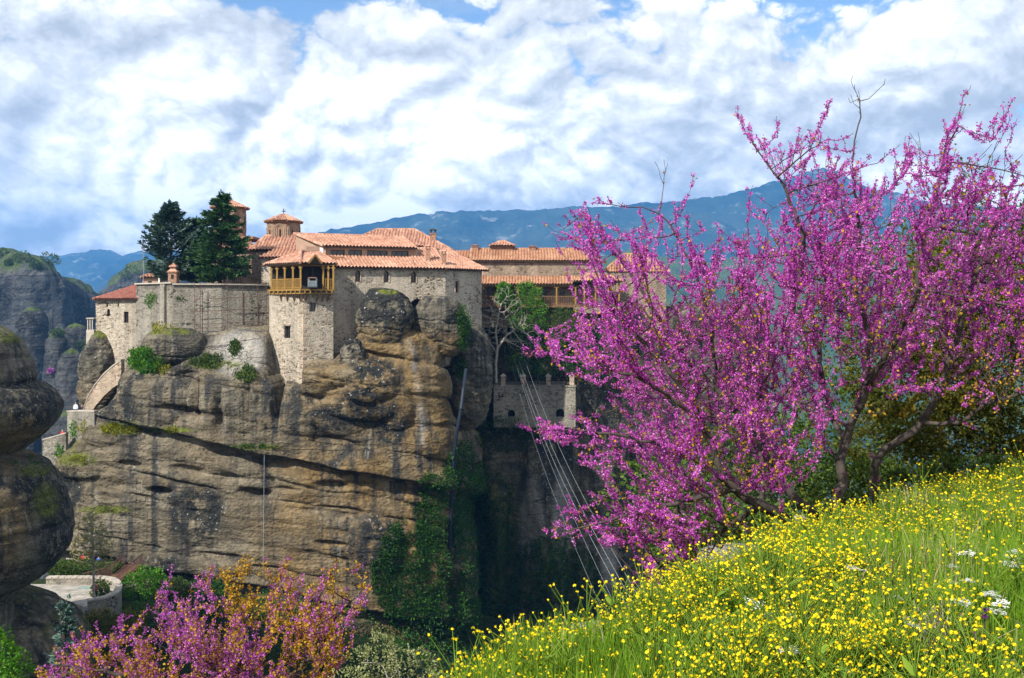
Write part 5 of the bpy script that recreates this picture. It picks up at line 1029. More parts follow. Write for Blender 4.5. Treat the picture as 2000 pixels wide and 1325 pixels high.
# ------------------------------------------------------------------ plants: numpy generators
def unit(v): return v / np.maximum(1e-9, np.linalg.norm(v, axis=1, keepdims=True))
def rdir(n): return unit(RNG.normal(size=(n, 3)))
def leaf_arrays(Pn, size, axis=None, aspect=0.55, fold=0.25, rnd=None, up=0.0):
    """one folded rhombus leaf at each point: V, T, rnd"""
    n = len(Pn); size = np.broadcast_to(size, (n,)) * RNG.uniform(0.7, 1.3, n)
    a = rdir(n) if axis is None else unit(axis + rdir(n) * 0.55); a[:, 2] += up; a = unit(a)
    b = unit(np.cross(a, rdir(n))); c = np.cross(a, b); s = size[:, None]
    V = np.stack([Pn, Pn + a * s * 0.5 + b * s * aspect * 0.5 + c * s * fold * 0.5, Pn + a * s, Pn + a * s * 0.5 - b * s * aspect * 0.5 + c * s * fold * 0.5], 1).reshape(-1, 3)
    i = np.arange(n)[:, None] * 4; T = np.concatenate([i + np.array([[0, 1, 2]]), i + np.array([[0, 2, 3]])], 1).reshape(-1, 3)
    r = RNG.uniform(0, 1, n) if rnd is None else rnd
    return V, T, np.repeat(r, 4)
def join(parts):
    Vs, Ts, Rs, off = [], [], [], 0
    for V, T, r in parts: Vs.append(V); Ts.append(T + off); Rs.append(r); off += len(V)
    return np.concatenate(Vs), np.concatenate(Ts), np.concatenate(Rs)
def leaves(name, Pn, size, mat, parent=None, **k):
    V, T, r = leaf_arrays(np.asarray(Pn), size, **k); return np_mesh(name, V, T, MAT[mat], parent, {'rnd': r})
def tubes(nodes, par, rad, sides=5, thin=0.006):
    """tapered tubes for a branch graph"""
    idx = np.where(par >= 0)[0]; a, b = nodes[par[idx]], nodes[idx]; ra = np.minimum(rad[par[idx]], rad[idx] * 1.6); rb = rad[idx]; d = unit(b - a)
    up = np.where(np.abs(d[:, 2:3]) < 0.9, np.array([[0, 0, 1.0]]), np.array([[0, 1.0, 0]])); u = unit(np.cross(d, up)); w = np.cross(u, d); out = []
    for sel, sd in ((rb > thin, sides), (rb <= thin, 3)):
        if not sel.any(): continue
        th = np.arange(sd) * 2 * np.pi / sd; n = sel.sum()
        ring = lambda c, r: c[sel][:, None, :] + r[sel][:, None, None] * (np.cos(th)[None, :, None] * u[sel][:, None, :] + np.sin(th)[None, :, None] * w[sel][:, None, :])
        V = np.concatenate([ring(a, ra), ring(b + d * rb[:, None] * 0.3, rb)], 1).reshape(-1, 3); base = np.arange(n)[:, None] * 2 * sd; k = np.arange(sd); k2 = (k + 1) % sd
        T = np.concatenate([np.stack([base + k, base + k2, base + sd + k2], -1), np.stack([base + k, base + sd + k2, base + sd + k], -1)], 1).reshape(-1, 3)
        out.append((V, T, np.zeros(len(V))))
    return join(out)
def colonize(seeds, att, step, infl, kill, iters=90, jit=0.12, grav=0.0):
    """space colonisation: seeds = [polylines]; returns nodes, parents"""
    nodes, par = [], []
    for poly in seeds:
        start = None
        for i, p in enumerate(poly):
            p = np.array(p, float)
            if i == 0:
                if nodes:
                    dd = np.linalg.norm(np.array(nodes) - p, axis=1); j = int(dd.argmin())
                    if dd[j] < step * 2.5: start = j; continue
                nodes.append(p); par.append(-1); start = len(nodes) - 1; continue
            q = nodes[start]; m = max(1, int(np.linalg.norm(p - q) / step))
            for k in range(1, m + 1): nodes.append(q + (p - q) * k / m + (RNG.normal(size=3) * step * 0.10 if k < m else 0)); par.append(start); start = len(nodes) - 1
    att = np.array(att, float); near = np.full(len(att), 1e9); nid = np.zeros(len(att), int); lo = 0
    for it in range(iters):
        N = np.array(nodes[lo:])
        if len(N):
            for c in range(0, len(N), 400):
                D = np.linalg.norm(att[:, None] - N[None, c:c + 400], axis=2); j = D.argmin(1); v = D[np.arange(len(att)), j]; b = v < near; near[b] = v[b]; nid[b] = lo + c + j[b]
        lo = len(nodes)
        keep = near > kill; att, near, nid = att[keep], near[keep], nid[keep]
        if not len(att): break
        act = near < infl
        if not act.any(): act = near < near.min() * 1.05
        ids, inv = np.unique(nid[act], return_inverse=True); NN = np.array(nodes); dv = unit(att[act] - NN[nid[act]])
        sm = np.zeros((len(ids), 3)); np.add.at(sm, inv, dv); sm = unit(sm + RNG.normal(size=sm.shape) * jit + np.array([[0, 0, grav]]))
        for i_, d_ in zip(ids, sm): nodes.append(NN[i_] + d_ * step); par.append(int(i_))
    return np.array(nodes), np.array(par)
def radii(par, tip=0.004, e=2.3, cap=9.9):
    n = len(par); r = np.zeros(n)
    for i in range(n - 1, -1, -1):
        if r[i] == 0: r[i] = tip ** e
        if par[i] >= 0: r[par[i]] += r[i]
    return np.minimum(r ** (1 / e), cap)
def in_poly(x, y, poly):
    p = np.array(poly, float); q = np.roll(p, -1, 0); c = np.zeros(len(x), bool)
    for (x0, y0), (x1, y1) in zip(p, q):
        if y0 == y1: continue
        c ^= ((y0 > y) != (y1 > y)) & (x < (x1 - x0) * (y - y0) / (y1 - y0) + x0)
    return c
def fill(poly, n, Yc, dY, hole_k=0.0, seed=0, fr=0.012):
    """points spread through a crown: an outline seen at depth Yc, thick by dY, with gaps"""
    p = np.array(poly, float); out = []
    while sum(map(len, out)) < n:
        x = RNG.uniform(p[:, 0].min(), p[:, 0].max(), n * 3); y = RNG.uniform(p[:, 1].min(), p[:, 1].max(), n * 3); m = in_poly(x, y, poly); x, y = x[m], y[m]
        d = RNG.uniform(-1, 1, len(x)); keep = fbm(x * fr, y * fr, d * 2.0, 2, seed) > hole_k; x, y, d = x[keep], y[keep], d[keep]; Yv = Yc + d * dY
        out.append(np.stack([(x - 1000) / F * Yc + (x - 1000) / F * d * dY * 0.3, Yv, (HZ - y) / F * Yc], 1))
    return np.concatenate(out)[:n]
def flowers_on(nodes, par, rad, rmax, per, spread, size, dens=None):
    """clusters of small blossoms hugging the thin branches"""
    idx = np.where((par >= 0) & (rad < rmax))[0]
    if dens is not None: idx = idx[RNG.uniform(0, 1, len(idx)) < dens(nodes[idx], idx)]
    n = len(idx) * per; i = np.repeat(idx, per); t = np.repeat(RNG.uniform(0, 1, (len(idx), 1)), per, 0) + RNG.normal(size=(n, 1)) * 0.22; base = nodes[par[i]] * (1 - t) + nodes[i] * t
    o = rdir(n) * (RNG.uniform(0.15, 1, (n, 1)) ** 0.7) * spread; return base + o, o

def shoots(nodes, par, center, prob, nmin, nmax, step, out=0.55, up=0.22, rnd=0.42, keep=None, level=2):
    """long straight flowering shoots springing from a coarse branch skeleton, each with a few side shoots"""
    N = [tuple(v) for v in nodes]; Pp = list(par); rg = np.random.default_rng(len(N)); srcs = range(1, len(nodes))
    for lv in range(level):
        new = []
        for i in srcs:
            if rg.uniform() > prob * (1.0 if lv == 0 else 0.30): continue
            a = np.array(N[i]); p = Pp[i]
            if p < 0: continue
            d0 = a - np.array(N[p]); d0 /= np.linalg.norm(d0) + 1e-9; rad_ = a - center; rad_ /= np.linalg.norm(rad_) + 1e-9
            d = d0 * 0.55 + rad_ * out + np.array((0, 0, up)) + rg.normal(size=3) * rnd; d /= np.linalg.norm(d); m = int(rg.integers(nmin, nmax) * (1.0 if lv == 0 else 0.55)); pr = i
            if keep is not None and not keep(a + d * m * step): m = m // 3
            for k in range(m):
                d = d + rg.normal(size=3) * 0.09 + np.array((0, 0, 0.035)); d /= np.linalg.norm(d); a = a + d * step; N.append(tuple(a)); Pp.append(pr); pr = len(N) - 1; new.append(pr)
        srcs = new
    return np.array(N), np.array(Pp)
# ------------------------------------------------------------------ the big redbud
YB = 10.0
OUT = [(1003, 690), (1060, 655), (1130, 640), (1150, 600), (1100, 520), (1062, 470), (1085, 455), (1135, 398), (1180, 420), (1230, 470), (1275, 470), (1292, 372), (1325, 380), (1352, 430), (1400, 480), (1480, 450), (1540, 440), (1545, 390), (1490, 330), (1448, 255), (1480, 275), (1530, 265), (1560, 290), (1605, 260), (1602, 330), (1640, 390), (1655, 300), (1680, 320), (1715, 300), (1730, 380), (1790, 380), (1800, 320), (1825, 260), (1860, 215), (1868, 300), (1880, 350), (1930, 380), (1965, 320), (2010, 330), (2090, 480), (2080, 760), (2000, 800), (1920, 830), (1840, 780), (1740, 760), (1690, 800), (1610, 860), (1560, 930), (1470, 950), (1400, 1000), (1330, 1110), (1270, 1145), (1236, 1120), (1255, 1060), (1180, 1040), (1060, 1050), (1120, 1010), (1210, 985), (1190, 950), (1240, 900), (1130, 900), (1034, 842), (1090, 815), (1190, 830), (1260, 800), (1180, 770), (1090, 740)]
def L3(*pts): return [tuple(P(a, b, c)) for a, b, c in pts]
def gz(x, y): return float(G(np.array([x]), np.array([y]))[0])
bx, by = X(1592, YB), YB; bz0 = gz(bx, by)
bx2, by2 = X(1630, 10.3), 10.3; bx3, by3 = X(1716, 10.8), 10.8
seeds = [
    [(bx, by, bz0 - 0.15)] + L3((1560, 1035, 9.95), (1530, 1012, 9.85), (1488, 990, 9.7), (1436, 954, 9.6), (1416, 940, 9.55), (1392, 870, 9.5), (1366, 812, 9.4), (1320, 740, 9.3), (1260, 670, 9.25), (1190, 600, 9.2)),
    L3((1488, 990, 9.7), (1490, 930, 9.9), (1488, 900, 10.0), (1470, 820, 10.2), (1500, 730, 10.4), (1490, 640, 10.5), (1440, 560, 10.5)),
    L3((1436, 954, 9.6), (1390, 968, 9.5), (1320, 985, 9.4), (1250, 1000, 9.3), (1170, 1022, 9.2), (1065, 1048, 9.1)),
    L3((1416, 940, 9.55), (1360, 900, 9.4), (1290, 870, 9.2), (1210, 850, 9.1), (1120, 838, 9.0), (1040, 842, 8.9)),
    L3((1392, 870, 9.5), (1340, 800, 9.3), (1270, 750, 9.1), (1180, 715, 9.0), (1080, 695, 8.9), (1008, 690, 8.85)),
    L3((1488, 990, 9.7), (1450, 1010, 10.2), (1390, 1050, 10.6), (1320, 1090, 10.8), (1250, 1135, 10.9)),
    [(bx2, by2, gz(bx2, by2) - 0.15)] + L3((1604, 1012, 10.25), (1560, 982, 10.2), (1516, 930, 10.3), (1496, 894, 10.35), (1480, 858, 10.4), (1448, 815, 10.5), (1400, 760, 10.6), (1330, 690, 10.7), (1280, 610, 10.8), (1220, 520, 10.9), (1140, 420, 11.0)),
    L3((1480, 858, 10.4), (1482, 760, 10.0), (1530, 660, 9.8), (1560, 560, 9.7), (1570, 460, 9.7), (1530, 360, 9.7), (1470, 280, 9.7)),
    L3((1400, 760, 10.6), (1390, 640, 10.3), (1360, 540, 10.2), (1310, 440, 10.2)),
    [(bx2 + 0.02, by2 + 0.05, gz(bx2, by2) - 0.15)] + L3((1632, 982, 10.35), (1648, 942, 10.4), (1640, 902, 10.4), (1652, 862, 10.5), (1668, 815, 10.5), (1690, 760, 10.5), (1700, 660, 10.4), (1670, 560, 10.3), (1680, 460, 10.2), (1670, 360, 10.1)),
    L3((1652, 862, 10.5), (1610, 780, 10.9), (1600, 680, 11.1), (1620, 560, 11.2), (1600, 430, 11.2)),
    L3((1690, 760, 10.5), (1740, 680, 10.1), (1790, 580, 9.9), (1800, 480, 9.8), (1830, 380, 9.7), (1850, 280, 9.7)),
    [(bx3, by3, gz(bx3, by3) - 0.15)] + L3((1704, 942, 10.75), (1714, 896, 10.7), (1760, 858, 10.6), (1800, 826, 10.5), (1836, 758, 10.4), (1870, 660, 10.3), (1900, 550, 10.2), (1940, 450, 10.2), (1980, 350, 10.2)),
    L3((1800, 826, 10.5), (1876, 826, 10.2), (1925, 790, 10.0), (1990, 770, 9.9), (2060, 740, 9.8)),
    L3((1836, 758, 10.4), (1920, 690, 10.6), (1990, 620, 10.7), (2060, 540, 10.7))]
att = [fill(OUT, 900, YB, 1.35, -0.2, 3), fill([(1560, 430), (1640, 330), (1740, 320), (1860, 300), (2040, 360), (2040, 620), (1700, 640)], 260, YB, 1.2, -0.6, 4), fill([(1055, 1052), (1250, 980), (1320, 1010), (1120, 1062)], 60, 9.3, 0.4, -0.9, 4), fill([(1240, 1145), (1400, 1030), (1470, 1040), (1440, 1085), (1300, 1150)], 110, 10.3, 0.7, -0.9, 5)]
for (a, b) in (((1460, 290), (1441, 232)), ((1660, 310), (1638, 206)), ((1700, 300), (1723, 188)), ((1850, 240), (1894, 156)), ((1800, 330), (1796, 265)), ((1300, 380), (1301, 312)), ((1345, 420), (1357, 340)), ((1135, 410), (1128, 385)), ((1085, 460), (1058, 448)), ((1880, 340), (1882, 240)), ((1970, 330), (1978, 265)), ((1590, 300), (1597, 250)), ((1530, 290), (1527, 245)), ((1940, 380), (1937, 300)), ((1480, 450), (1479, 395)), ((1420, 480), (1402, 430)), ((1200, 430), (1187, 375)), ((1240, 470), (1243, 400))):
    m = 7; x = np.linspace(a[0], b[0], m) + RNG.normal(size=m) * 2; y = np.linspace(a[1], b[1], m); Yv = YB + RNG.uniform(-0.4, 0.4); att.append(np.stack([(x - 1000) / F * Yv, np.full(m, Yv), (HZ - y) / F * Yv], 1))
nodes, par = colonize(seeds, np.concatenate(att), 0.085, 1.0, 0.17, 110, 0.10, 0.04)
def in_crown(p): return bool(in_poly(np.array([1000 + F * p[0] / YB * 1.0]), np.array([HZ - F * p[2] / YB]), OUT)[0])
nodes, par = shoots(nodes, par, np.array((bx, by, bz0 - 0.3)), 0.56, 5, 14, 0.05, up=0.12, rnd=0.28, keep=in_crown)
rad = radii(par, 0.0026, 2.3, 0.085)
rb = thing('redbud_tree', 'large magenta-flowering redbud with several dark leaning stems on the meadow', 'tree', (bx, by, bz0))
V, T, _ = tubes(nodes, par, rad, 7, 0.006); np_mesh('trunk', V, T, MAT['bark'], rb, smooth=True)
def top_dens(p, i):
    q = np.linalg.norm((p - np.array((bx + 0.1, by + 0.2, bz0))) * np.array((0.9, 0.6, 1.1)), axis=1)
    return np.clip((q - 0.75) / 0.95, 0.06, 1) * np.clip(1.15 - np.maximum(0, p[:, 2] - 1.55) * 1.1, 0.35, 1) * np.clip((p[:, 2] + 2.6) * 2.0, 0.15, 1) * np.clip(0.95 + 2.0 * fbm(p[:, 0] * 1.6, p[:, 1] * 1.6, p[:, 2] * 1.6, 2, 77), 0.05, 1)
fp_, fo = flowers_on(nodes, par, rad, 0.0115, 13, 0.022, 0.0, top_dens)
fr_ = np.clip(0.5 + 0.35 * fbm(fp_[:, 0] * 2, fp_[:, 1] * 2, fp_[:, 2] * 2, 2, 5) + RNG.normal(size=len(fp_)) * 0.22, 0, 1)
V, T, r = join([leaf_arrays(fp_, 0.019, fo, 0.75, 0.35, fr_), leaf_arrays(fp_[::4], 0.016, fo[::4], 0.9, -0.3, fr_[::4])])
o = np_mesh('blossoms', V, T, MAT['petal'], rb, {'rnd': r}); o['kind'] = 'stuff'
lp, lo_ = flowers_on(nodes, par, rad, 0.0052, 1, 0.03, 0, lambda p, i: np.where(p[:, 2] < 0.2, 0.34, 0.16)); lp = np.concatenate([lp, lp + RNG.normal(size=lp.shape) * 0.014]); o = leaves('young_leaves', lp, 0.028, 'gold_leaf', rb, aspect=0.8); o['kind'] = 'stuff'
print('redbud', len(nodes), len(fp_))

# second redbud, lower left
Y2 = 12.0
OUT2 = [(60, 1330), (62, 1292), (130, 1270), (190, 1240), (260, 1235), (285, 1215), (275, 1160), (300, 1165), (320, 1200), (350, 1190), (360, 1130), (385, 1140), (400, 1190), (440, 1090), (470, 1110), (500, 1140), (545, 1105), (570, 1150), (600, 1135), (640, 1110), (660, 1125), (650, 1160), (700, 1145), (735, 1130), (720, 1180), (690, 1230), (700, 1260), (680, 1330), (640, 1420), (300, 1430), (100, 1380)]
b2x, b2y = X(480, 12.6), 12.6; b2z = gz(b2x, b2y)
sd2 = [[(b2x, b2y, b2z - 0.2)] + L3((470, 1420, 12.3), (455, 1340, 12.2), (480, 1270, 12.1), (460, 1180, 12.0)), L3((455, 1340, 12.2), (400, 1290, 11.9), (330, 1250, 11.6), (290, 1190, 11.5)), L3((470, 1420, 12.3), (380, 1370, 11.8), (250, 1320, 11.5), (120, 1300, 11.4)),
    [(b2x + 0.12, b2y, b2z - 0.2)] + L3((540, 1400, 12.5), (560, 1330, 12.5), (570, 1260, 12.6), (560, 1170, 12.6)), L3((560, 1330, 12.5), (620, 1270, 12.3), (660, 1200, 12.2), (720, 1145, 12.1)), L3((570, 1260, 12.6), (610, 1200, 12.8), (640, 1130, 12.9))]
n2, p2 = colonize(sd2, fill(OUT2, 620, Y2, 1.1, -0.2, 9), 0.09, 1.0, 0.18, 90, 0.12, 0.08)
def in_crown2(p): return bool(in_poly(np.array([1000 + F * p[0] / Y2]), np.array([HZ - F * p[2] / Y2]), OUT2)[0])
n2, p2 = shoots(n2, p2, np.array((b2x, b2y, b2z - 0.3)), 0.56, 4, 11, 0.055, up=0.35, rnd=0.32, keep=in_crown2)
r2 = radii(p2, 0.0026, 2.4, 0.05)
rb2 = thing('redbud_tree', 'smaller redbud below the cliff with pink blossom and golden young leaves', 'tree', (b2x, b2y, b2z)); V, T, _ = tubes(n2, p2, r2, 6, 0.006); np_mesh('trunk', V, T, MAT['bark'], rb2, smooth=True)
fp2, fo2 = flowers_on(n2, p2, r2, 0.013, 10, 0.026, 0, lambda p, i: np.clip(0.75 + 1.5 * fbm(p[:, 0] * 1.5, p[:, 1] * 1.5, p[:, 2] * 1.5, 2, 7) - np.maximum(0, p[:, 2] + 3.35) * 1.8, 0.02, 1))
V, T, r = leaf_arrays(fp2, 0.023, fo2, 0.75, 0.35); o = np_mesh('blossoms', V, T, MAT['petal_pale'], rb2, {'rnd': r}); o['kind'] = 'stuff'
lp2, _ = flowers_on(n2, p2, r2, 0.0058, 6, 0.042, 0, lambda p, i: np.clip(0.55 + 1.3 * fbm(p[:, 0] * 1.7 + 4, p[:, 1] * 1.7, p[:, 2] * 1.7, 2, 8) + np.maximum(0, p[:, 2] + 3.6) * 0.8, 0.05, 1)); o = leaves('young_leaves', lp2, 0.03, 'gold_leaf', rb2, aspect=0.85); o['kind'] = 'stuff'
print('redbud2', len(n2), len(fp2), len(lp2))

# ------------------------------------------------------------------ bushes and trees
def crown(ells, n, seed=0, shell=0.6):
    """leaf points in a union of ellipsoids (x, y, z, rx, ry, rz), denser at the surface, in clumps"""
    vol = np.array([e[3] * e[4] * e[5] for e in ells]); k = RNG.choice(len(ells), n, p=vol ** 0.8 / (vol ** 0.8).sum()); E = np.array(ells)[k]
    d = rdir(n); r = RNG.uniform(0, 1, n) ** (1 / 3); r = np.where(RNG.uniform(0, 1, n) < shell, 0.78 + 0.28 * RNG.uniform(0, 1, n), r)
    p = E[:, :3] + d * r[:, None] * E[:, 3:]; s = E[:, 3:].mean()
    p = p + np.stack([fbm(p[:, 0] * 2 / s, p[:, 1] * 2 / s, p[:, 2] * 2 / s, 2, seed + q) for q in range(3)], 1) * s * 0.35
    keep = fbm(p[:, 0] * 3.2 / s, p[:, 1] * 3.2 / s, p[:, 2] * 3.2 / s, 2, seed + 9) > -0.22; return p[keep], unit(d[keep])
def woody(base, ells, step, seedpoly=None, n=260, tip=0.01, cap=0.3):
    pts, _ = crown(ells, n, 3, 0.2); top = np.mean([e[:3] for e in ells], 0); sd = seedpoly or [[base, tuple(np.array(base) * 0.6 + np.array(top) * 0.4)]]
    nn, pr = colonize(sd, pts, step, step * 12, step * 1.6, 60, 0.2, 0.05); return nn, pr, radii(pr, tip, 2.3, cap)
def bush(name, label, cat, base, ells, n, size, mat, group=None, wood='bark_dark', step=None, tip=None, aspect=0.6, part='crown', **k):
    th = thing(name, label, cat, base, group); s = np.mean([e[3] for e in ells]); step = step or s * 0.22
    nn, pr, rr = woody(tuple(base), ells, step, None, 120, tip or s * 0.012, s * 0.12); V, T, _ = tubes(nn, pr, rr, 5, 0.0); np_mesh('trunk', V, T, MAT[wood], th)
    p, d = crown(ells, n, len(name) * 7 + int(abs(base[0]) * 3)); rn = np.clip(0.5 + 0.45 * fbm(p[:, 0] * 2 / s, p[:, 1] * 2 / s, p[:, 2] * 2 / s, 2, 4) + RNG.normal(size=len(p)) * 0.2, 0, 1)
    o = leaves(part, p, size, mat, th, axis=d, rnd=rn, aspect=aspect, **k); o['kind'] = 'stuff'; return th
def E(px, py, Y, rx, ry, rd): s = Y / F; p = P(px, py, Y); return (p.x, p.y, p.z, rx * s, rd * s, ry * s)
def conifer(name, label, px, pyb, pyt, Y, half, mat, nw, droop, lift, prof, seed, needle=0.5, nn_=16, group=None, gap=0.0, zb=None):
    """trunk, whorls of limbs, and flat sprays of needles along every limb"""
    s = Y / F; x0 = X(px, Y); z0 = Z(pyb, Y) if zb is None else zb; z1 = Z(pyt, Y); H = z1 - z0; R0 = half * s
    th = thing(name, label, 'tree', (x0, Y, z0), group); ns, pr, rd_ = [np.array((x0, Y, z0 - 0.3))], [-1], [H * 0.022]
    for k in range(1, 21): t = k / 20; ns.append(np.array((x0 + 0.02 * H * math.sin(t * 3 + seed), Y, z0 + H * t))); pr.append(len(ns) - 2); rd_.append(H * 0.022 * (1 - t) + 0.02)
    pts, ax = [], []; rg = np.random.default_rng(seed)
    for w in range(nw):
        t = 0.06 + 0.92 * (max(0.0, w + rg.uniform(-0.3, 0.3)) / nw) ** 0.92; t = min(max(t, 0.02), 0.985); Rl = R0 * np.interp(t, *zip(*prof)) * rg.uniform(0.72, 1.12)
        az = rg.uniform(0, 2 * math.pi); m = 7; c = np.array((x0, Y, z0 + H * t)); prev = int(round(t * 20)); 
        for j in range(1, m + 1):
            u = j / m; q = c + np.array((math.cos(az) * Rl * u, math.sin(az) * Rl * u, Rl * (-droop * u + lift * u * u))); ns.append(q); pr.append(prev); prev = len(ns) - 1; rd_.append(max(0.012, 0.035 * (1 - u) * H / 10))
            if u < gap: continue
            for b in range(nn_):
                sd = rg.uniform(-1, 1); ln = Rl * 0.22 * (1.15 - u * 0.8) + 0.12; side = np.array((-math.sin(az), math.cos(az), 0)); o_ = side * sd * ln + np.array((math.cos(az), math.sin(az), 0)) * rg.uniform(-0.1, 0.5) * ln + np.array((0, 0, rg.uniform(-0.25, 0.3) * ln))
                pts.append(q + o_); ax.append(np.array((math.cos(az), math.sin(az), 0.45 * lift + 0.15)) + side * sd * 0.8)
    for b in range(60): t = rg.uniform(0.86, 1.0); pts.append(np.array((x0 + rg.normal() * 0.12, Y + rg.normal() * 0.12, z0 + H * t))); ax.append(np.array((rg.normal() * 0.4, rg.normal() * 0.4, 1.0)))
    V, T, _ = tubes(np.array(ns), np.array(pr), np.array(rd_), 6, 0.02); np_mesh('trunk', V, T, MAT['bark_dark'], th)
    o = leaves('crown', np.array(pts), needle, mat, th, axis=np.array(ax), aspect=0.34, fold=0.3); o['kind'] = 'stuff'; return th
conifer('fir_tree', 'spiky blue-green fir on the terrace, the one by the flagpole', 334, 556, 397, 123.5, 58, 'fir', 92, 0.05, 0.52, [(0, 0.5), (0.12, 0.75), (0.3, 0.98), (0.5, 0.86), (0.72, 0.5), (0.9, 0.2), (1, 0.05)], 5, 0.55, 11, 'conifers on the terrace')
conifer('fir_tree', 'dark narrow conifer wedged between the two big terrace conifers', 382, 556, 430, 125.5, 34, 'fir', 80, 0.15, 0.3, [(0, 0.7), (0.4, 0.9), (0.75, 0.5), (1, 0.08)], 8, 0.6, 14, 'conifers on the terrace')
conifer('cypress_tree', 'taller dense dark green conifer on the terrace, before the church drum', 432, 556, 378, 122.5, 56, 'cypress', 120, 0.34, 0.26, [(0, 0.55), (0.1, 0.86), (0.3, 0.98), (0.5, 0.82), (0.7, 0.62), (0.86, 0.4), (0.95, 0.2), (1, 0.06)], 11, 0.55, 14, 'conifers on the terrace')
conifer('cedar_sapling', 'young silvery blue cedar below the courtyard', 128, 1300, 1165, 42, 66, 'cedar', 80, 0.05, 0.16, [(0, 1.0), (0.3, 0.82), (0.6, 0.5), (0.85, 0.22), (1, 0.05)], 14, 0.21, 18, None, 0.05, zb=gz(X(128, 42), 42))
# oak scrub behind the redbud, at the right edge
bush('oak_tree', 'olive and bronze leaved oak scrub behind the redbud at the right edge', 'tree', (X(1960, 14), 14, gz(X(1960, 14), 14)), [E(1960, 560, 13.4, 140, 110, 110), E(2080, 520, 13.8, 150, 160, 130), E(1900, 680, 13.2, 130, 120, 100), E(1820, 790, 13.3, 130, 120, 100), E(1990, 770, 13.2, 150, 140, 110), E(1760, 880, 13.0, 110, 100, 80), E(1900, 880, 13.0, 140, 90, 90), E(2050, 880, 13.0, 120, 90, 80), E(1840, 600, 13.7, 90, 110, 90), E(1740, 720, 13.6, 90, 110, 80)], 52000, 0.062, 'olive_leaf', tip=0.012, step=0.16)
bush('oak_tree', 'sparse bronze leaved oak crown poking above the redbud', 'tree', (X(1870, 16), 16, gz(X(1870, 16), 16)), [E(1870, 440, 15.5, 70, 60, 60), E(1790, 500, 15.5, 60, 70, 60), E(1900, 350, 15.5, 26, 26, 24), E(1700, 560, 15.5, 60, 70, 60), E(1620, 640, 15.5, 60, 80, 60), E(1900, 550, 15.6, 90, 80, 70)], 9000, 0.062, 'olive_leaf', tip=0.010, step=0.2)
bush('thicket', 'dim green undergrowth behind the redbud stems', 'shrub', (X(1700, 12.2), 12.2, gz(X(1700, 12.2), 12.2)), [E(1700, 960, 12.0, 80, 60, 50), E(1640, 985, 12.2, 60, 50, 40), E(1790, 960, 12.0, 90, 50, 50), E(1900, 940, 12.2, 110, 46, 50)], 9000, 0.05, 'mid_leaf', tip=0.006, step=0.12)
for (px, py, rx, ry, Y, lab) in ((1330, 930, 110, 100, 24, 'dark scrub on the slope behind the lower left redbud branches'), (1500, 900, 130, 110, 26, 'dark scrub on the slope behind the redbud stems'), (1640, 850, 110, 120, 24, 'dark tree on the slope between redbud and oak scrub'), (1420, 1040, 120, 70, 20, 'dark low thicket just over the brow of the meadow')):
    x_, y_ = X(px, Y), Y; bush('slope_scrub', lab, 'shrub', (x_, y_, gz(x_, y_)), [E(px, py, Y, rx, ry, rx), E(px - rx * 0.6, py + ry * 0.4, Y, rx * 0.7, ry * 0.8, rx * 0.7), E(px + rx * 0.6, py + ry * 0.3, Y, rx * 0.7, ry * 0.8, rx * 0.7), E(px, py + ry * 0.9, Y, rx, ry * 0.8, rx)], 7000, 0.11, 'mid_leaf', 'scrub on the near slope', tip=0.015, step=0.3)
# shrubs low in the frame
bush('sage_shrub', 'grey-green shrub with small pale leaves beside the lower redbud', 'shrub', (X(770, 9.5), 9.5, gz(X(770, 9.5), 9.5)), [E(750, 1310, 9.5, 50, 70, 50), E(800, 1330, 9.5, 60, 60, 50), E(710, 1300, 9.6, 26, 40, 30), E(740, 1245, 9.5, 14, 22, 14), E(850, 1345, 9.4, 40, 36, 30), E(690, 1370, 9.7, 60, 60, 40), E(790, 1390, 9.5, 90, 60, 60)], 9000, 0.026, 'sage_leaf', wood='bark_pale', tip=0.003, step=0.06)
bush('green_shrub', 'bright fresh green shrub in the bottom left corner', 'shrub', (X(-10, 16), 16, gz(X(-10, 16), 16)), [E(-20, 1300, 15.5, 50, 70, 50), E(20, 1310, 15.5, 36, 40, 40), E(0, 1250, 15.6, 26, 30, 26), E(-10, 1400, 15.8, 80, 80, 60)], 9000, 0.05, 'green_leaf', tip=0.005, step=0.1)
Yg = 93.5
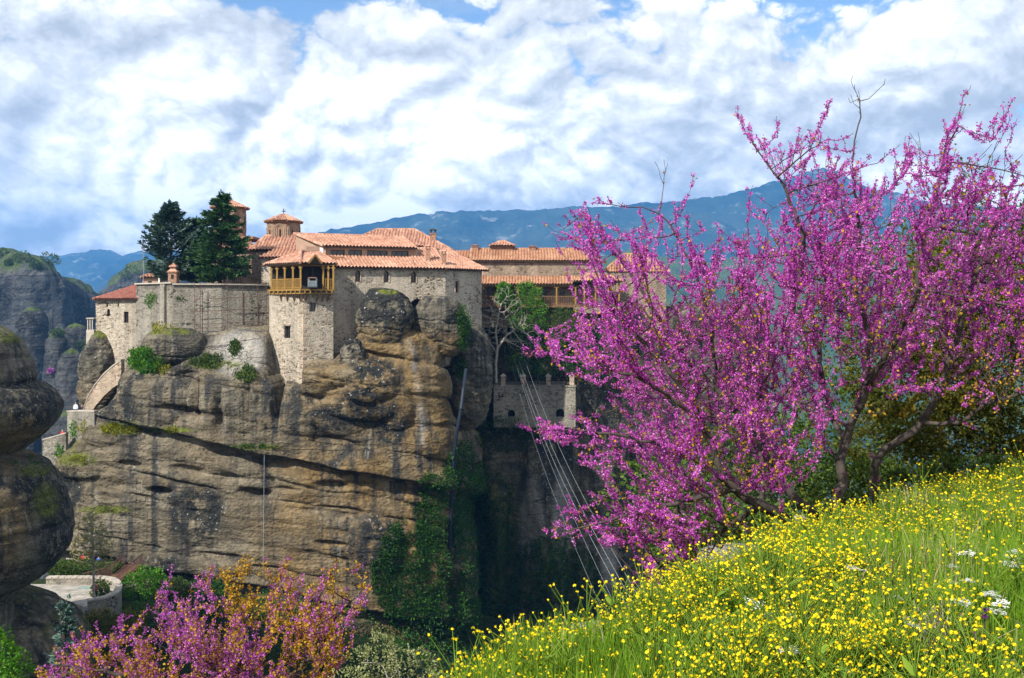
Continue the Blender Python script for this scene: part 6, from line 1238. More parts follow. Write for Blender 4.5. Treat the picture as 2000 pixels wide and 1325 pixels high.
for (px, py, rx, ry, Y, lab, mt, n) in ((285, 1140, 42, 30, 100, 'rounded bright green bush at the end of the footbridge', 'green_leaf', 5000), (335, 1155, 34, 26, 101, 'mid green bush between the footbridge bush and the redbud', 'mid_leaf', 3500), (400, 1165, 60, 30, 103, 'dark green bushes along the cliff foot behind the redbud', 'ivy_leaf', 4500), (245, 1225, 34, 30, 88, 'yellowish bush below the courtyard wall', 'olive_leaf', 2600), (190, 1225, 40, 34, 86, 'brownish scrub below the courtyard wall beside the cedar', 'olive_leaf', 2600), (300, 1215, 60, 44, 92, 'deep green thicket in the hollow below the footbridge', 'ivy_leaf', 4500), (60, 1235, 80, 50, 80, 'dark mossy thicket on the slope under the boulder', 'ivy_leaf', 4500), (196, 1158, 16, 24, 94.5, 'small dark leaved shrub growing inside the courtyard', 'mid_leaf', 1800), (640, 1245, 90, 60, 105, 'deep green thicket at the foot of the cliff centre', 'ivy_leaf', 5000), (800, 1290, 120, 50, 108, 'very dark thicket at the foot of the ivy wall', 'ivy_leaf', 5000), (560, 1180, 60, 30, 110, 'dim bush under the cliff overhang', 'ivy_leaf', 2500)):
    b = P(px, py + ry * 0.9, Y); bush('green_bush', lab, 'shrub', (b.x, b.y, b.z), [E(px, py, Y, rx, ry, rx), E(px - rx * 0.5, py + ry * 0.25, Y, rx * 0.6, ry * 0.7, rx * 0.6), E(px + rx * 0.55, py + ry * 0.3, Y - 0.4, rx * 0.55, ry * 0.65, rx * 0.5), E(px + rx * 0.1, py - ry * 0.3, Y, rx * 0.5, ry * 0.6, rx * 0.5)], n, 0.22 if Y > 85 else 0.2, mt, 'bushes in the gorge', tip=0.03)
# trees on the shaded terrace
def bare(name, label, px, pyb, Y, ells, mat, step, n, seedpts, twig=0.012, cap=0.22, leaf=None, group=None):
    b = P(px, pyb, Y); th = thing(name, label, 'tree', (b.x, b.y, b.z), group); pts, _ = crown(ells, n, 5, 0.3)
    nn, pr = colonize(seedpts, pts, step, step * 9, step * 1.25, 80, 0.22, 0.08); rr = radii(pr, twig, 2.4, cap); V, T, _ = tubes(nn, pr, rr, 5, 0.0); np_mesh('trunk', V, T, MAT[mat], th)
    if leaf: p, o_ = flowers_on(nn, pr, rr, twig * 1.6, leaf[2], leaf[3], 0); o = leaves('young_leaves', p, leaf[1], leaf[0], th); o['kind'] = 'stuff'
    return th
YV = 141.6
bare('bare_tree', 'leafless pale grey tree in front of the gallery', 969, 748, YV, [E(985, 620, YV, 44, 60, 40), E(950, 650, YV, 26, 50, 26), E(1015, 655, YV, 36, 40, 36)], 'bark_pale', 0.24, 1700, [L3((969, 748, YV), (968, 710, YV), (972, 680, YV), (968, 650, YV), (975, 610, YV)), L3((972, 680, YV), (990, 655, YV - 0.5), (1010, 640, YV)), L3((968, 690, YV), (952, 660, YV + 0.5))], 0.019, 0.35)
for (px, py, rx, ry, Y, lab, mt) in ((1030, 600, 34, 50, 143.4, 'leafy green tree in front of the timber gallery', 'green_leaf'), (985, 575, 14, 20, 143.8, 'green treetop showing left of the leafy gallery tree', 'green_leaf'), (1105, 640, 36, 44, 143.6, 'green tree under the end of the gallery', 'mid_leaf'), (1050, 690, 60, 46, 144.2, 'dark bush mass behind the terrace pillars', 'ivy_leaf'), (1160, 680, 50, 60, 144.2, 'dark tree behind the redbud tips beside the terrace', 'ivy_leaf'), (935, 690, 20, 40, 143.2, 'dark ivy clump beside the bare tree', 'ivy_leaf')):
    b = P(px, 752, Y); bush('terrace_tree', lab, 'tree', (b.x, b.y, b.z), [E(px, py, Y, rx, ry, rx), E(px - rx * 0.4, py + ry * 0.4, Y - 0.5, rx * 0.7, ry * 0.6, rx * 0.6), E(px + rx * 0.5, py + ry * 0.45, Y, rx * 0.6, ry * 0.55, rx * 0.6), E(px - rx * 0.1, py - ry * 0.5, Y, rx * 0.45, ry * 0.5, rx * 0.45), E(px + rx * 0.4, py - ry * 0.25, Y, rx * 0.35, ry * 0.5, rx * 0.4)], 5200, 0.24, mt, 'trees on the shaded terrace', tip=0.03)
bare('bare_tree', 'slim budding tree with yellow-green tips in the courtyard', 184, 1182, 92.4, [E(180, 1050, 92.4, 36, 50, 34), E(160, 1075, 92.4, 22, 30, 24), E(200, 1080, 92.4, 22, 30, 22), E(182, 1010, 92.4, 16, 16, 16)], 'bark_pale', 0.2, 900, [L3((184, 1186, 92.4), (183, 1140, 92.4), (182, 1105, 92.4), (181, 1060, 92.4))], 0.022, 0.11, ('bud_leaf', 0.19, 4, 0.18))
# clipped hedge
hd = thing('hedge', 'clipped green hedge above the courtyard wall', 'hedge', (X(165, 104), 104, -28)); hx0, hx1 = X(104, 104), X(233, 104); n = 16000; zh0, zh1 = Z(1142, 104), Z(1099, 104)
pts = np.stack([RNG.uniform(hx0, hx1, n), 104 + RNG.uniform(-1.2, 1.4, n), RNG.uniform(zh0, zh1, n)], 1); f = RNG.uniform(0, 1, n); pts[f < 0.55, 1] = 102.8 + RNG.normal(size=(f < 0.55).sum()) * 0.08; pts[f > 0.75, 2] = zh1 + RNG.normal(size=(f > 0.75).sum()) * 0.08; pts[:, 2] += fbm(pts[:, 0] * 0.5, pts[:, 1] * 0.5, 0 * pts[:, 0], 3, 4) * 0.25 - (pts[:, 0] - hx0) * 0.05
o = leaves('foliage', pts, 0.17, 'mid_leaf', hd); o['kind'] = 'stuff'
q = MB(); q.box(((hx0 + hx1) / 2, 104.1, (zh0 + zh1) / 2 - 0.4), (hx1 - hx0 - 0.5, 2.0, zh1 - zh0 - 0.3)); q.build('stem_mass', MAT['bark_dark'], hd)

# ------------------------------------------------------------------ plants on the rock: placed where the surface is
bpy.context.view_layer.update(); DG = bpy.context.evaluated_depsgraph_get()
def hit(px, py, only=None):
    d = Vector(((px - 1000) / F, 1, (HZ - py) / F)).normalized(); org = Vector((0, 0, 0)) + d * 50
    for _ in range(4):
        ok, loc, nr, _i, ob_, _m = SC.ray_cast(DG, org, d)
        if not ok: return None
        if only is None or ob_.name.split('.')[0] in only: return loc, nr
        org = loc + d * 0.05
    return None
ROCKS = ('rock_cliff', 'gully_cliff', 'boulder', 'upper_cliff', 'wall_face', 'rock_shelf')
def rag(a, b): return float(fbm(np.array([a]), np.array([b]), np.array([0.5]), 2, 19)[0]) * 1.6 + 0.35
def patch(name, label, cat, cx, cy, rx, ry, n, size, mat, hgt, group=None, clump=6, bias=0.6, kind=None):
    pts, ax = [], []
    for _ in range(n):
        t = random.uniform(0, 6.283); r = math.sqrt(random.random()); ux, uy = cx + rx * r * math.cos(t), cy + ry * r * math.sin(t)
        if rag(ux * 0.045, uy * 0.025) + (0.8 if name == 'ivy_mass' else 0.25) < r * 1.1 - 0.15: continue
        h = hit(cx + rx * r * math.cos(t), cy + ry * r * math.sin(t), ROCKS)
        if not h: continue
        p, nr = h; nr = (nr * (1 - bias) + Vector((0, 0, bias))).normalized(); hh = hgt * (1.1 - r * 0.8) * random.uniform(0.4, 1.0)
        for k in range(clump): pts.append(p + nr * random.uniform(-0.02, 1) * hh + Vector((random.gauss(0, 1), random.gauss(0, 1), random.gauss(0, 1))) * size * 0.7); ax.append(nr)
    if not pts: print('no hit', label); return
    pts = np.array([tuple(p) for p in pts]); b = pts.mean(0); b[2] = pts[:, 2].min()
    V, T, r = leaf_arrays(pts, size, np.array([tuple(a) for a in ax]), 0.6, 0.25); o = np_mesh(name, V, T, MAT[mat], None, {'rnd': r}, origin=tuple(b)); return tag(o, label, cat, group, kind)
GR = 'plants growing on the rock'
patch('green_shrub', 'big bright green shrub at the top of the stair', 'shrub', 280, 706, 44, 24, 420, 0.34, 'green_leaf', 1.1, GR, 8)
patch('yellow_shrub', 'yellow-flowering cushion under the big green shrub', 'shrub', 315, 722, 18, 10, 130, 0.2, 'yellow_moss', 0.5, GR, 6)
patch('yellow_shrub', 'broad yellow-green cushion of bloom below the landing', 'shrub', 235, 840, 38, 14, 260, 0.22, 'yellow_moss', 0.5, GR, 6)
patch('yellow_shrub', 'thin strip of yellow bloom on the ledge under the overhang', 'shrub', 330, 842, 44, 5, 170, 0.2, 'yellow_moss', 0.35, GR, 5)
patch('green_shrub', 'dark green tuft in the middle of the overhang ledge', 'shrub', 308, 832, 12, 11, 110, 0.24, 'ivy_leaf', 0.6, GR, 6)
patch('yellow_shrub', 'mossy golden patch on the rounded rock at far left', 'shrub', 155, 897, 30, 10, 200, 0.16, 'yellow_moss', 0.15, GR, 5)
patch('green_shrub', 'pointed green shrub on the pale slab left of the tower', 'shrub', 460, 683, 11, 15, 110, 0.24, 'mid_leaf', 0.6, GR, 6)
patch('green_shrub', 'low green scrub along the edge of the pale slab', 'shrub', 412, 708, 42, 13, 240, 0.24, 'mid_leaf', 0.5, GR, 6)
patch('green_shrub', 'green bush by the crack at the foot of the tower', 'shrub', 478, 730, 20, 18, 170, 0.25, 'mid_leaf', 0.6, GR, 6)
patch('green_shrub', 'row of yellow-green weeds along the foot of the retaining wall', 'shrub', 320, 640, 52, 9, 200, 0.22, 'yellow_moss', 0.5, GR, 5)
patch('green_shrub', 'creeper on the corner of the retaining wall', 'shrub', 298, 585, 13, 22, 80, 0.22, 'green_leaf', 0.3, GR, 5)
patch('green_shrub', 'small weed cushion on the retaining wall centre', 'shrub', 352, 585, 16, 8, 50, 0.2, 'mid_leaf', 0.2, GR, 5)
patch('green_shrub', 'grass tuft on top of the knob under the outbuilding', 'shrub', 230, 645, 14, 8, 70, 0.24, 'yellow_moss', 0.4, GR, 5)
patch('green_shrub', 'green creeper hanging on the landing wall', 'shrub', 143, 835, 8, 22, 90, 0.24, 'green_leaf', 0.4, GR, 6)
patch('green_shrub', 'yellow-green scrub on the slope right of the landing wall', 'shrub', 165, 833, 14, 18, 110, 0.22, 'yellow_moss', 0.4, GR, 5)
patch('green_shrub', 'light green weeds at the foot of the lower path wall', 'shrub', 118, 885, 10, 14, 90, 0.24, 'green_leaf', 0.4, GR, 6)
patch('green_shrub', 'grassy ledge low on the cliff above the budding tree', 'shrub', 205, 995, 38, 6, 130, 0.2, 'mid_leaf', 0.3, GR, 5)
patch('green_shrub', 'thin grass line in the long bedding crack', 'shrub', 495, 874, 46, 4, 110, 0.18, 'ivy_leaf', 0.25, GR, 5)
patch('ivy_mass', 'dark ivy falling beside the brown boulder under the hall', 'ivy', 905, 640, 16, 46, 260, 0.26, 'ivy_leaf', 0.4, GR, 6, 0.2)
patch('ivy_mass', 'ivy tuft at the top of the pipe', 'ivy', 903, 720, 10, 22, 120, 0.26, 'ivy_leaf', 0.4, GR, 6, 0.2)
patch('ivy_mass', 'narrow tongue of ivy climbing left of the pipe', 'ivy', 838, 1005, 40, 80, 1000, 0.22, 'ivy_leaf', 0.4, GR, 8, 0.15)
patch('ivy_mass', 'broad sheet of ivy low on the rock left of the pipe', 'ivy', 805, 1120, 80, 105, 2400, 0.22, 'ivy_leaf', 0.4, GR, 8, 0.15)
patch('ivy_mass', 'upper fringe of ivy beside the pipe in the cleft', 'ivy', 905, 960, 44, 100, 1300, 0.24, 'ivy_leaf', 0.4, GR, 7, 0.15)
patch('ivy_mass', 'tall sheet of ivy right of the pipe on the shaded wall', 'ivy', 945, 1080, 72, 170, 3200, 0.24, 'ivy_leaf', 0.5, GR, 8, 0.15)
patch('ivy_mass', 'ivy and creeper low on the grey slabs', 'ivy', 1085, 1140, 90, 95, 1900, 0.30, 'ivy_leaf', 0.5, GR, 6, 0.15)
patch('ivy_mass', 'lowest dark ivy spreading over the foot of the wall', 'ivy', 920, 1225, 190, 70, 2200, 0.30, 'ivy_leaf', 0.6, GR, 6, 0.2)
patch('ivy_mass', 'creeper round the arches under the shaded terrace', 'ivy', 985, 850, 60, 40, 420, 0.28, 'ivy_leaf', 0.4, GR, 6, 0.2)
patch('green_shrub', 'mossy green fringe on the boulder below its notch', 'shrub', 60, 905, 40, 16, 140, 0.1, 'ivy_leaf', 0.15, GR, 5)
# bushes on the far cliff tops
far_top = ('far_cliff', 'rock_pinnacle')
for (px, py, r, lab) in ((5, 495, 12, 'dark round bush at the left end of the far cliff top'), (45, 503, 14, 'wide dark bush on the far cliff top, second from the left edge'), (95, 508, 16, 'bush cluster at the middle of the far cliff top'), (128, 517, 12, 'bush above the right shoulder of the far cliff'), (20, 510, 8, 'small bush just under the far cliff skyline'), (70, 515, 9, 'small bush on the green slope of the far cliff'), (112, 648, 10, 'bush crowning the slender pinnacle'), (160, 672, 11, 'bush on the shoulder of the lowest near pinnacle'), (255, 533, 16, 'green scrub on the small far cliff behind the outbuilding')):
    h = hit(px, py + 6, far_top)
    if not h: print('no far hit', lab); continue
    p = h[0]; s = p.y / F; bush('far_bush', lab, 'shrub', tuple(p), [(p.x, p.y, p.z + r * s * 0.5, r * s, r * s, r * s * 0.7), (p.x + r * s * 0.8, p.y, p.z + r * s * 0.2, r * s * 0.6, r * s * 0.6, r * s * 0.5), (p.x - r * s * 0.8, p.y, p.z + r * s * 0.3, r * s * 0.6, r * s * 0.6, r * s * 0.5)], 700, 2.0 * s * 1.6, 'mid_leaf', 'bushes on the far cliffs', tip=0.1)
h = hit(101, 727, far_top)
if h: p = h[0]; bush('far_redbud', 'tiny pink flowering tree on the slender pinnacle', 'tree', tuple(p), [(p.x, p.y - 1, p.z + 0.6, 1.1, 1.1, 0.8)], 300, 0.5, 'petal_pale', tip=0.05)

# ------------------------------------------------------------------ meadow
def spots(n, x0=-1.2, x1=12, y0=3.2, y1=15.5, margin=60):
    """ground points that the picture shows: on the meadow, not beyond its brow"""
    x = RNG.uniform(x0, x1, n); y = np.exp(RNG.uniform(math.log(y0), math.log(y1), n)); dd = -0.756 * x + 0.655 * (y - 5.5) - (-0.45 + 0.14 * np.minimum(x, 2.6) - 0.05 * np.maximum(0, x - 3)); z = G(x, y); px = 1000 + F * x / y; py = HZ - F * z / y
    k = (dd < 1.1) & (px > 850) & (px < 2000 + margin) & (py < 1325 + margin * 2.2); return np.stack([x, y, z], 1)[k]
def blades(pts, h, w, lean=0.35):
    n = len(pts); a = RNG.uniform(0, 2 * np.pi, n); s = np.stack([np.cos(a), np.sin(a), 0 * a], 1) * w[:, None] * 0.5; b = RNG.uniform(0, 2 * np.pi, n); l = np.stack([np.cos(b), np.sin(b), 0 * b], 1) * (RNG.uniform(0.05, 1, n) * lean * h)[:, None]; U = np.array([[0, 0, 1.0]])
    m = pts + l * 0.35 + U * h[:, None] * 0.58; t = pts + l + U * h[:, None] * 0.97
    V = np.stack([pts - s, pts + s, m - s * 0.8, m + s * 0.8, t], 1).reshape(-1, 3); i = np.arange(n)[:, None] * 5; T = np.concatenate([i + np.array([[0, 1, 3]]), i + np.array([[0, 3, 2]]), i + np.array([[2, 3, 4]])], 1).reshape(-1, 3); return V, T
gp_ = spots(330000); gp_ = gp_[:112000]
dens = fbm(gp_[:, 0] * 1.1, gp_[:, 1] * 1.1, 0 * gp_[:, 0], 3, 55)
hh = RNG.uniform(0.07, 0.25, len(gp_)) * np.clip(1 + 1.2 * dens, 0.45, 1.9); ww = RNG.uniform(0.0035, 0.0075, len(gp_)) * np.clip(gp_[:, 1] / 6, 0.8, 1.6)
V, T = blades(gp_, hh, ww); rn = np.clip(0.40 + 0.25 * dens + RNG.normal(size=len(gp_)) * 0.22, 0, 1); drymask = RNG.uniform(0, 1, len(gp_)) < np.clip(0.05 + 0.5 * (fbm(gp_[:, 0] * 0.8, gp_[:, 1] * 0.8, 0 * dens, 2, 58) - 0.15), 0.02, 0.6); rn = np.where(drymask, RNG.uniform(0.88, 1, len(gp_)), np.minimum(rn, 0.82))
o = np_mesh('grass', V, T, MAT['grass'], None, {'rnd': np.repeat(rn, 5)}); tag(o, 'fresh green meadow grass with some dry blades', 'grass', None, 'stuff')
# yellow-flowered plants: a few variants, 280 individuals in front, the rest as one mass
def mustard(seed):
    rg = np.random.default_rng(seed); H = rg.uniform(0.15, 0.30); st, heads = [], []; nb = rg.integers(6, 13)
    for b in range(nb):
        a = rg.uniform(0, 6.283); sp = rg.uniform(0.02, 0.15); t0 = rg.uniform(0.2, 0.65); p0 = np.array((0, 0, H * t0)); p1 = np.array((math.cos(a) * sp, math.sin(a) * sp, H * rg.uniform(0.78, 1.05))); st.append((p0, p1, 0.0024)); heads.append(p1)
    st.append((np.array((0, 0, -0.03)), np.array((0, 0, H)), 0.0034)); heads.append(np.array((0, 0, H))); V, T, R_, off = [], [], [], 0
    for (a, b, w) in st:
        d = unit((b - a)[None])[0]; u = unit(np.cross(d, np.array((0.3, 0.9, 0.2)))[None])[0]; v = np.cross(d, u); q = [a + u * w, a - u * w * .5 + v * w * .87, a - u * w * .5 - v * w * .87, b + u * w * .6, b - u * w * .3 + v * w * .5, b - u * w * .3 - v * w * .5]
        V += q; T += [(off, off + 1, off + 4), (off, off + 4, off + 3), (off + 1, off + 2, off + 5), (off + 1, off + 5, off + 4), (off + 2, off, off + 3), (off + 2, off + 3, off + 5)]; off += 6
    ns = off; lf = rg.uniform(0, 1, 6)
    for k in range(5):   # stem leaves
        z = H * rg.uniform(0.05, 0.6); a = rg.uniform(0, 6.283); d = np.array((math.cos(a), math.sin(a), 0.5)); L_ = rg.uniform(0.04, 0.08); s = np.array((-d[1], d[0], 0)) * L_ * 0.16; p = np.array((0, 0, z)); V += [p, p + d * L_ * .5 + s, p + d * L_, p + d * L_ * .5 - s]; T += [(off, off + 1, off + 2), (off, off + 2, off + 3)]; off += 4
    nstem = len(T); nv = off
    for h in heads:
        m = rg.integers(7, 11); rr = rg.uniform(0.004, 0.009)
        for k in range(m):
            d = rg.normal(size=3); d[2] = abs(d[2]) * 0.8 + 0.15; d /= np.linalg.norm(d); c = h + d * rr * rg.uniform(0.4, 1.1); u = unit(np.cross(d, rg.normal(size=3))[None])[0]; v = np.cross(d, u); s = rg.uniform(0.0030, 0.0046); V += [c + u * s, c + v * s, c - u * s, c - v * s]; T += [(off, off + 1, off + 2), (off, off + 2, off + 3)]; off += 4
    V = np.array(V); T = np.array(T); r = np.concatenate([rg.uniform(0, 1, nv), np.repeat(rg.uniform(0, 1, (off - nv) // 4), 4)]); mi = np.concatenate([np.zeros(nstem, int), np.ones(len(T) - nstem, int)]); return V, T, r, mi
VAR = [mustard(500 + k) for k in range(8)]
ms = spots(26000); dn = fbm(ms[:, 0] * 0.75, ms[:, 1] * 0.75, 0 * ms[:, 0], 3, 65); ppx = 1000 + F * ms[:, 0] / ms[:, 1]; ppy = HZ - F * ms[:, 2] / ms[:, 1]
pr_ = np.clip(0.45 + 3.0 * dn - 0.42 * sstep(1650, 2000, ppx + 0.35 * (ppy - 1000)) + 0.7 * (1 - sstep(1000, 1350, ppx)), 0.08, 1); ms = ms[RNG.uniform(0, 1, len(ms)) < pr_]; ms = ms[:1900]; order = np.argsort(ms[:, 1]); ms = ms[order]
vis = (1000 + F * ms[:, 0] / ms[:, 1] < 1985) & (HZ - F * (ms[:, 2] + 0.3) / ms[:, 1] < 1290); ids = np.where(vis)[0][:280]; proto = []
for k, (V, T, r, mi) in enumerate(VAR):
    o = np_mesh('yellow_flower', V, T, [MAT['stalk'], MAT['yellow']], None, {'rnd': r}, midx=mi); proto.append(o.data); bpy.data.objects.remove(o)
FL = 'slender wild plant with round yellow flower heads in the near meadow'
for j, i_ in enumerate(ids):
    o = bpy.data.objects.new('yellow_flower', proto[j % 8]); COL.objects.link(o); o.location = ms[i_]; s = random.choice((0.65, 0.8, 1.0, 1.0, 1.2, 1.45)) * random.uniform(0.9, 1.1); o.scale = (s, s, s); o.rotation_euler = (random.uniform(-.12, .12), random.uniform(-.12, .12), random.uniform(0, 6.28)); tag(o, FL, 'wildflower', 'yellow wildflowers in the near meadow')
rest = np.setdiff1d(np.arange(len(ms)), ids); Vs, Ts, Rs, Ms, off = [], [], [], [], 0
for i_ in rest:
    V, T, r, mi = VAR[i_ % 8]; a = random.uniform(0, 6.28); s = random.choice((0.6, 0.8, 1.0, 1.0, 1.25, 1.5)) * random.uniform(0.85, 1.15); c, d = math.cos(a) * s, math.sin(a) * s; W = np.stack([V[:, 0] * c - V[:, 1] * d, V[:, 0] * d + V[:, 1] * c, V[:, 2] * s], 1) + ms[i_]; Vs.append(W); Ts.append(T + off); Rs.append(r); Ms.append(mi); off += len(V)
o = np_mesh('yellow_flower_mass', np.concatenate(Vs), np.concatenate(Ts), [MAT['stalk'], MAT['yellow']], None, {'rnd': np.concatenate(Rs)}, midx=np.concatenate(Ms)); tag(o, 'drift of yellow wildflowers covering the meadow to its brow', 'wildflowers', None, 'stuff')
print('flowers', len(ids), len(rest), off)
def ground_at(px, py):
    d = np.array(((px - 1000) / F, 1, (HZ - py) / F)); Y = np.linspace(3, 16, 600); p = d[None] * Y[:, None]; g = G(p[:, 0], p[:, 1]); k = np.where(p[:, 2] < g)[0]; return p[k[0]] if len(k) else p[-1]
def umbel(seed):
    rg = np.random.default_rng(seed); H = rg.uniform(0.16, 0.24); V, T, off = [], [], 0; mi = []
    def stick(a, b, w):
        nonlocal off
        a, b = np.array(a), np.array(b); V.extend([a + (w, 0, 0), a - (w, 0, 0), b - (w, 0, 0), b + (w, 0, 0)]); T.extend([(off, off + 1, off + 2), (off, off + 2, off + 3)]); mi.extend([0, 0]); off += 4
    stick((0, 0, -0.03), (0, 0, H * 0.75), 0.003)
    for k in range(10):
        a = rg.uniform(0, 6.28); r = rg.uniform(0.01, 0.038); c = np.array((math.cos(a) * r, math.sin(a) * r, H + rg.uniform(-0.006, 0.006))); stick((0, 0, H * 0.75), c, 0.0012)
        for j in range(9):
            q = c + rg.normal(size=3) * np.array((0.008, 0.008, 0.002)); s = rg.uniform(0.003, 0.006); V.extend([q + (s, 0, 0), q + (0, s, 0), q - (s, 0, 0), q - (0, s, 0)]); T.extend([(off, off + 1, off + 2), (off, off + 2, off + 3)]); mi.extend([1, 1]); off += 4
    return np.array(V), np.array(T), np.array(mi)
ump = []
for k in range(4): V, T, mi = umbel(900 + k); o = np_mesh('white_umbel', V, T, [MAT['stalk'], MAT['white_petal']], None, {'rnd': RNG.uniform(0, 1, len(V))}, midx=mi); ump.append(o.data); bpy.data.objects.remove(o)
UM = [(1680, 1155), (1662, 1147), (1745, 1168), (1788, 1175), (1855, 1135), (1850, 1118), (1905, 1070), (1900, 1090), (1980, 1075), (1975, 1092), (1965, 1100), (1985, 1112), (1975, 1118), (1990, 1108), (1892, 1142), (1930, 1180), (1942, 1200), (1868, 1220), (1785, 1238), (1770, 1245), (1800, 1235), (1765, 1268), (1560, 1308), (1545, 1312), (1650, 1318), (1470, 1215), (1490, 1208), (1968, 965), (1600, 1270), (1535, 1228), (1970, 1195), (1945, 1168)]
for j, (a, b) in enumerate(UM):
    p = ground_at(a, b + 60); o = bpy.data.objects.new('white_umbel', ump[j % 4]); COL.objects.link(o); o.location = p; o.rotation_euler = (random.uniform(-.2, .2), random.uniform(-.2, .2), random.uniform(0, 6.28)); s = random.uniform(0.8, 1.3); o.scale = (s, s, s); tag(o, 'flat white umbel flower standing in the grass', 'wildflower', 'white umbel flowers in the meadow')
for j, (a, b) in enumerate(((1618, 1150), (1920, 1240), (1832, 1000), (1538, 1205), (1905, 1290))):
    p = ground_at(a, b + 45); q = MB(); q.bar((p[0], p[1], p[2] - 0.03), (p[0] + 0.01, p[1], p[2] + 0.2), 0.006)
    o = q.build('stalk', MAT['bark_dark']); th = thing('lavender_flower', ['dark purple lavender spike left of the meadow stone', 'dark purple lavender spike low at the right', 'small purple lavender spike near the oak scrub', 'tiny purple lavender spike among the yellow flowers', 'withered brown lavender spike at the lower right'][j], 'wildflower', (p[0], p[1], p[2]), 'lavender spikes'); o.parent = th; o.data.transform(Matrix.Translation(-Vector(p)))
    pts = np.array(p)[None] + np.stack([RNG.normal(size=40) * 0.006 + 0.01, RNG.normal(size=40) * 0.006, RNG.uniform(0.17, 0.23, 40)], 1); leaves('flower_spike', pts, 0.016, 'purple', th, up=0.8)
# clump of dry black-fruited stalks, broad grass tufts
def tuft(label, px, py, n, h, w, mat, spread, name='grass_tuft', lean=0.5):
    c = ground_at(px, py); pts = c[None] + np.stack([RNG.normal(size=n) * spread, RNG.normal(size=n) * spread, np.zeros(n) - 0.02], 1); V, T = blades(pts, RNG.uniform(0.5, 1, n) * h, np.full(n, w), lean); o = np_mesh(name, V, T, MAT[mat], None, {'rnd': np.repeat(RNG.uniform(0, 1, n), 5)}, origin=tuple(c)); return tag(o, label, 'grass tuft', 'tufts in the meadow')
tuft('tall broad-bladed grass tuft at the lower edge of the meadow', 1700, 1320, 90, 0.36, 0.011, 'stalk', 0.09); tuft('broad green leaf tuft beside the redbud stems', 1645, 1110, 40, 0.42, 0.02, 'stalk', 0.06); tuft('dry brown stalk clump in the lower meadow', 1830, 1290, 130, 0.34, 0.006, 'dry', 0.10, lean=0.9); tuft('straw coloured dead grass clump right of the meadow stone', 1750, 1170, 140, 0.18, 0.006, 'dry', 0.12, lean=1.2); tuft('grey dead grass clump under the yellow flowers', 1640, 1250, 140, 0.18, 0.006, 'dry', 0.13, lean=1.2); tuft('dark feathery green tuft at the bottom right', 1880, 1330, 160, 0.26, 0.007, 'mid_leaf' if False else 'stalk', 0.12); tuft('fresh green leaf clump left of the redbud foot', 1560, 1090, 90, 0.18, 0.016, 'stalk', 0.12)
# stones in the meadow
def stone_(label, px, py, rx, ry, seed, pale=0.6):
    c = ground_at(px, py + ry * 0.3); s = c[1] / F; a = np.linspace(0, np.pi, 14); prof = [(c[2] + math.cos(t) * ry * s, max(0.004, rx * s * math.sin(t) ** 0.6)) for t in a]
    mk = {'ochre': lambda p_, q_, x, y, z: np.full_like(p_, 0.3), 'dark': lambda p_, q_, x, y, z: np.full_like(p_, 0.1), 'moss': zero, 'pale': lambda p_, q_, x, y, z: np.full_like(p_, pale)}
    o = rock_lathe('meadow_stone', c[0], c[1], prof, 36, 22, 0.3 * min(rx, ry) * s, mk, MAT['pebble'], 0.8, seed, 0.9 / (rx * s), origin=tuple(c)); tag(o, label, 'stone', 'stones in the meadow')
MAT['pebble'] = rockmat('meadow_stone', k=0.06)
stone_('flat grey stone half buried left of the redbud foot', 1440, 1085, 80, 26, 1, 0.4); stone_('rounded grey stone among yellow flowers below the redbud', 1385, 1165, 30, 16, 2, 0.5); stone_('pinkish stone in the middle of the meadow', 1735, 1135, 22, 15, 3, 0.5); stone_('pale stone at the bottom right corner', 1975, 1298, 20, 16, 4, 0.7); stone_('small pale stone lying by the leaning stems', 1562, 1012, 14, 8, 5, 0.7); stone_('long low grey ledge at the brow of the meadow', 1180, 1240, 95, 22, 6, 0.4); stone_('grey ledge end at the lower brow of the meadow', 1060, 1295, 60, 20, 7, 0.4); stone_('little pale stone at the bottom edge', 1640, 1322, 22, 10, 8, 0.7)

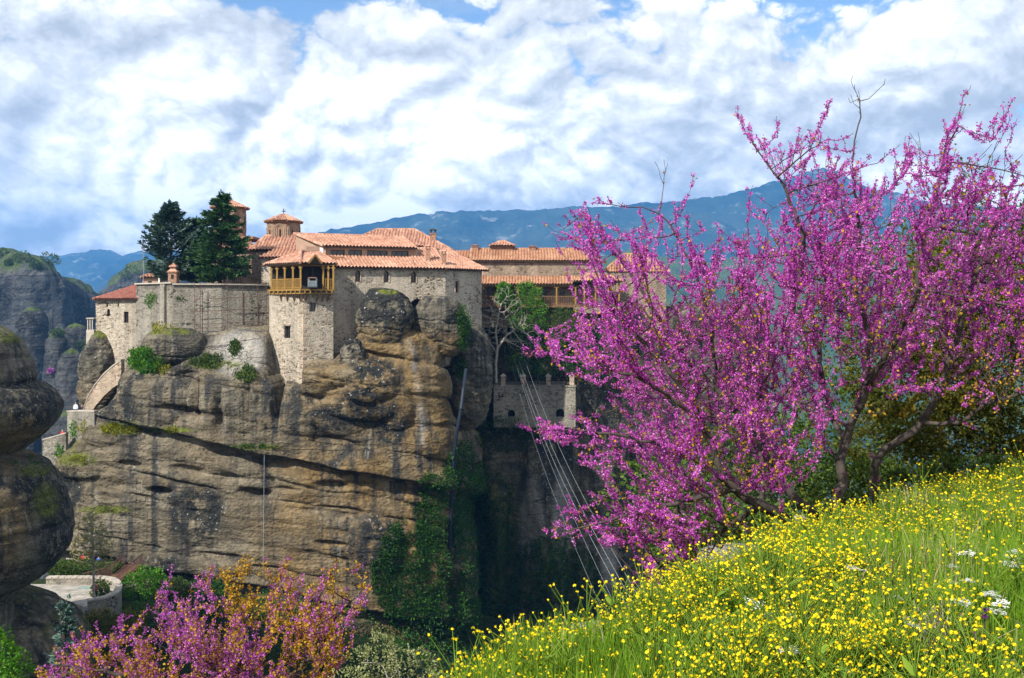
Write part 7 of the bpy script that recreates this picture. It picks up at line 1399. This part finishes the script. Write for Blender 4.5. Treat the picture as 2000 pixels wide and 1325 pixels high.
# ------------------------------------------------------------------ people
def person(label, px, py, Y, shirt, legs, hair=(0.03, 0.02, 0.015), face=0.0, z=None, arm=0.0):
    zf_ = Z(py, Y) if z is None else z; x = X(px, Y); ca, sa = math.cos(face), math.sin(face)
    J = dict(pel=(0, 0, .95), hl=(-.1, 0, .90), hr=(.1, 0, .90), kl=(-.11, -.03, .5), kr=(.11, -.02, .5), al=(-.12, 0, .08), ar=(.12, .02, .08), tl=(-.13, -.15, .03), tr=(.13, -.13, .03), sp=(0, 0, 1.18), ch=(0, 0, 1.36), nk=(0, 0, 1.49), hd=(0, -.01, 1.58), tp=(0, -.01, 1.72), sl=(-.18, 0, 1.40), sr=(.18, 0, 1.40), el=(-.25, -.04 - arm * .1, 1.13), er=(.25, -.04 - arm * .1, 1.13), wl=(-.2, -.16 - arm * .15, .95 + arm * .2), wr=(.2, -.16 - arm * .15, .95 + arm * .2), fl=(-.17, -.21 - arm * .15, .88 + arm * .2), fr=(.17, -.21 - arm * .15, .88 + arm * .2))
    Rr = dict(pel=.15, hl=.10, hr=.10, kl=.065, kr=.065, al=.05, ar=.05, tl=.04, tr=.04, sp=.14, ch=.16, nk=.06, hd=.09, tp=.07, sl=.075, sr=.075, el=.05, er=.05, wl=.035, wr=.035, fl=.03, fr=.03)
    ks = list(J); me = bpy.data.meshes.new('person'); Eg = [('pel', 'hl'), ('pel', 'hr'), ('hl', 'kl'), ('hr', 'kr'), ('kl', 'al'), ('kr', 'ar'), ('al', 'tl'), ('ar', 'tr'), ('pel', 'sp'), ('sp', 'ch'), ('ch', 'nk'), ('nk', 'hd'), ('hd', 'tp'), ('ch', 'sl'), ('ch', 'sr'), ('sl', 'el'), ('sr', 'er'), ('el', 'wl'), ('er', 'wr'), ('wl', 'fl'), ('wr', 'fr')]
    me.from_pydata([(J[k][0] * ca - J[k][1] * sa, J[k][0] * sa + J[k][1] * ca, J[k][2]) for k in ks], [(ks.index(a), ks.index(b)) for a, b in Eg], [])
    o = bpy.data.objects.new('person', me); COL.objects.link(o); o.location = (x, Y, zf_); o.modifiers.new('skin', 'SKIN'); me.skin_vertices.new() if not me.skin_vertices else None
    for k, sv in zip(ks, me.skin_vertices[0].data): sv.radius = (Rr[k], Rr[k])
    me.skin_vertices[0].data[0].use_root = True; sb = o.modifiers.new('sub', 'SUBSURF'); sb.levels = 1; sb.render_levels = 1
    q = M('clothing', 0.85); sep = q.n('ShaderNodeSeparateXYZ'); q.L(q.tc.outputs['Object'], sep.inputs[0]); q.col(q.ramp(q.math('DIVIDE', sep.outputs[2], 1.8), [(0.0, (0.05, 0.04, 0.03)), (0.06, legs), (0.53, shirt), (0.815, (0.45, 0.28, 0.2)), (0.92, hair)], 'CONSTANT')); me.materials.append(q.m); return tag(o, label, 'person')
person('person in a white shirt and cap at the landing parapet', 148, 815, 121.2, (0.65, 0.65, 0.68), (0.06, 0.07, 0.12), (0.5, 0.5, 0.52)); person('person in dark clothes beside the stair foot', 160, 818, 121.6, (0.05, 0.04, 0.05), (0.04, 0.04, 0.05)); person('walker in a red jacket with pale hat behind the lower path wall', 122, 868, 120.6, (0.45, 0.03, 0.05), (0.05, 0.05, 0.07), (0.6, 0.58, 0.55))
person('walker in a red top on the path above the hedge', 163, 1112, 108.2, (0.5, 0.06, 0.05), (0.05, 0.05, 0.08)); person('walker in a blue jacket on the path above the hedge', 193, 1118, 108.4, (0.03, 0.12, 0.42), (0.04, 0.04, 0.06))
person('person in a dark top standing in the courtyard by the slim tree', 186, 1187, 92.6, (0.35, 0.12, 0.08), (0.03, 0.03, 0.035), z=-26.6)
# ------------------------------------------------------------------ the air
hz = MB(); hz.box((0, 4050, 210), (12000, 8500, 1040)); ho_ = hz.build('haze', None); ho_['kind'] = 'stuff'
hm = bpy.data.materials.new('haze'); hm.use_nodes = True; nt = hm.node_tree; nt.nodes.clear(); o_ = nt.nodes.new('ShaderNodeOutputMaterial'); pv = nt.nodes.new('ShaderNodeVolumePrincipled'); pv.inputs['Color'].default_value = (0.12, 0.44, 1.0, 1); pv.inputs['Density'].default_value = 0.00013; pv.inputs['Anisotropy'].default_value = 0.0
nt.links.new(pv.outputs[0], o_.inputs['Volume']); ho_.data.materials.clear(); ho_.data.materials.append(hm); ho_['label'] = 'thin blue summer haze over the valley'
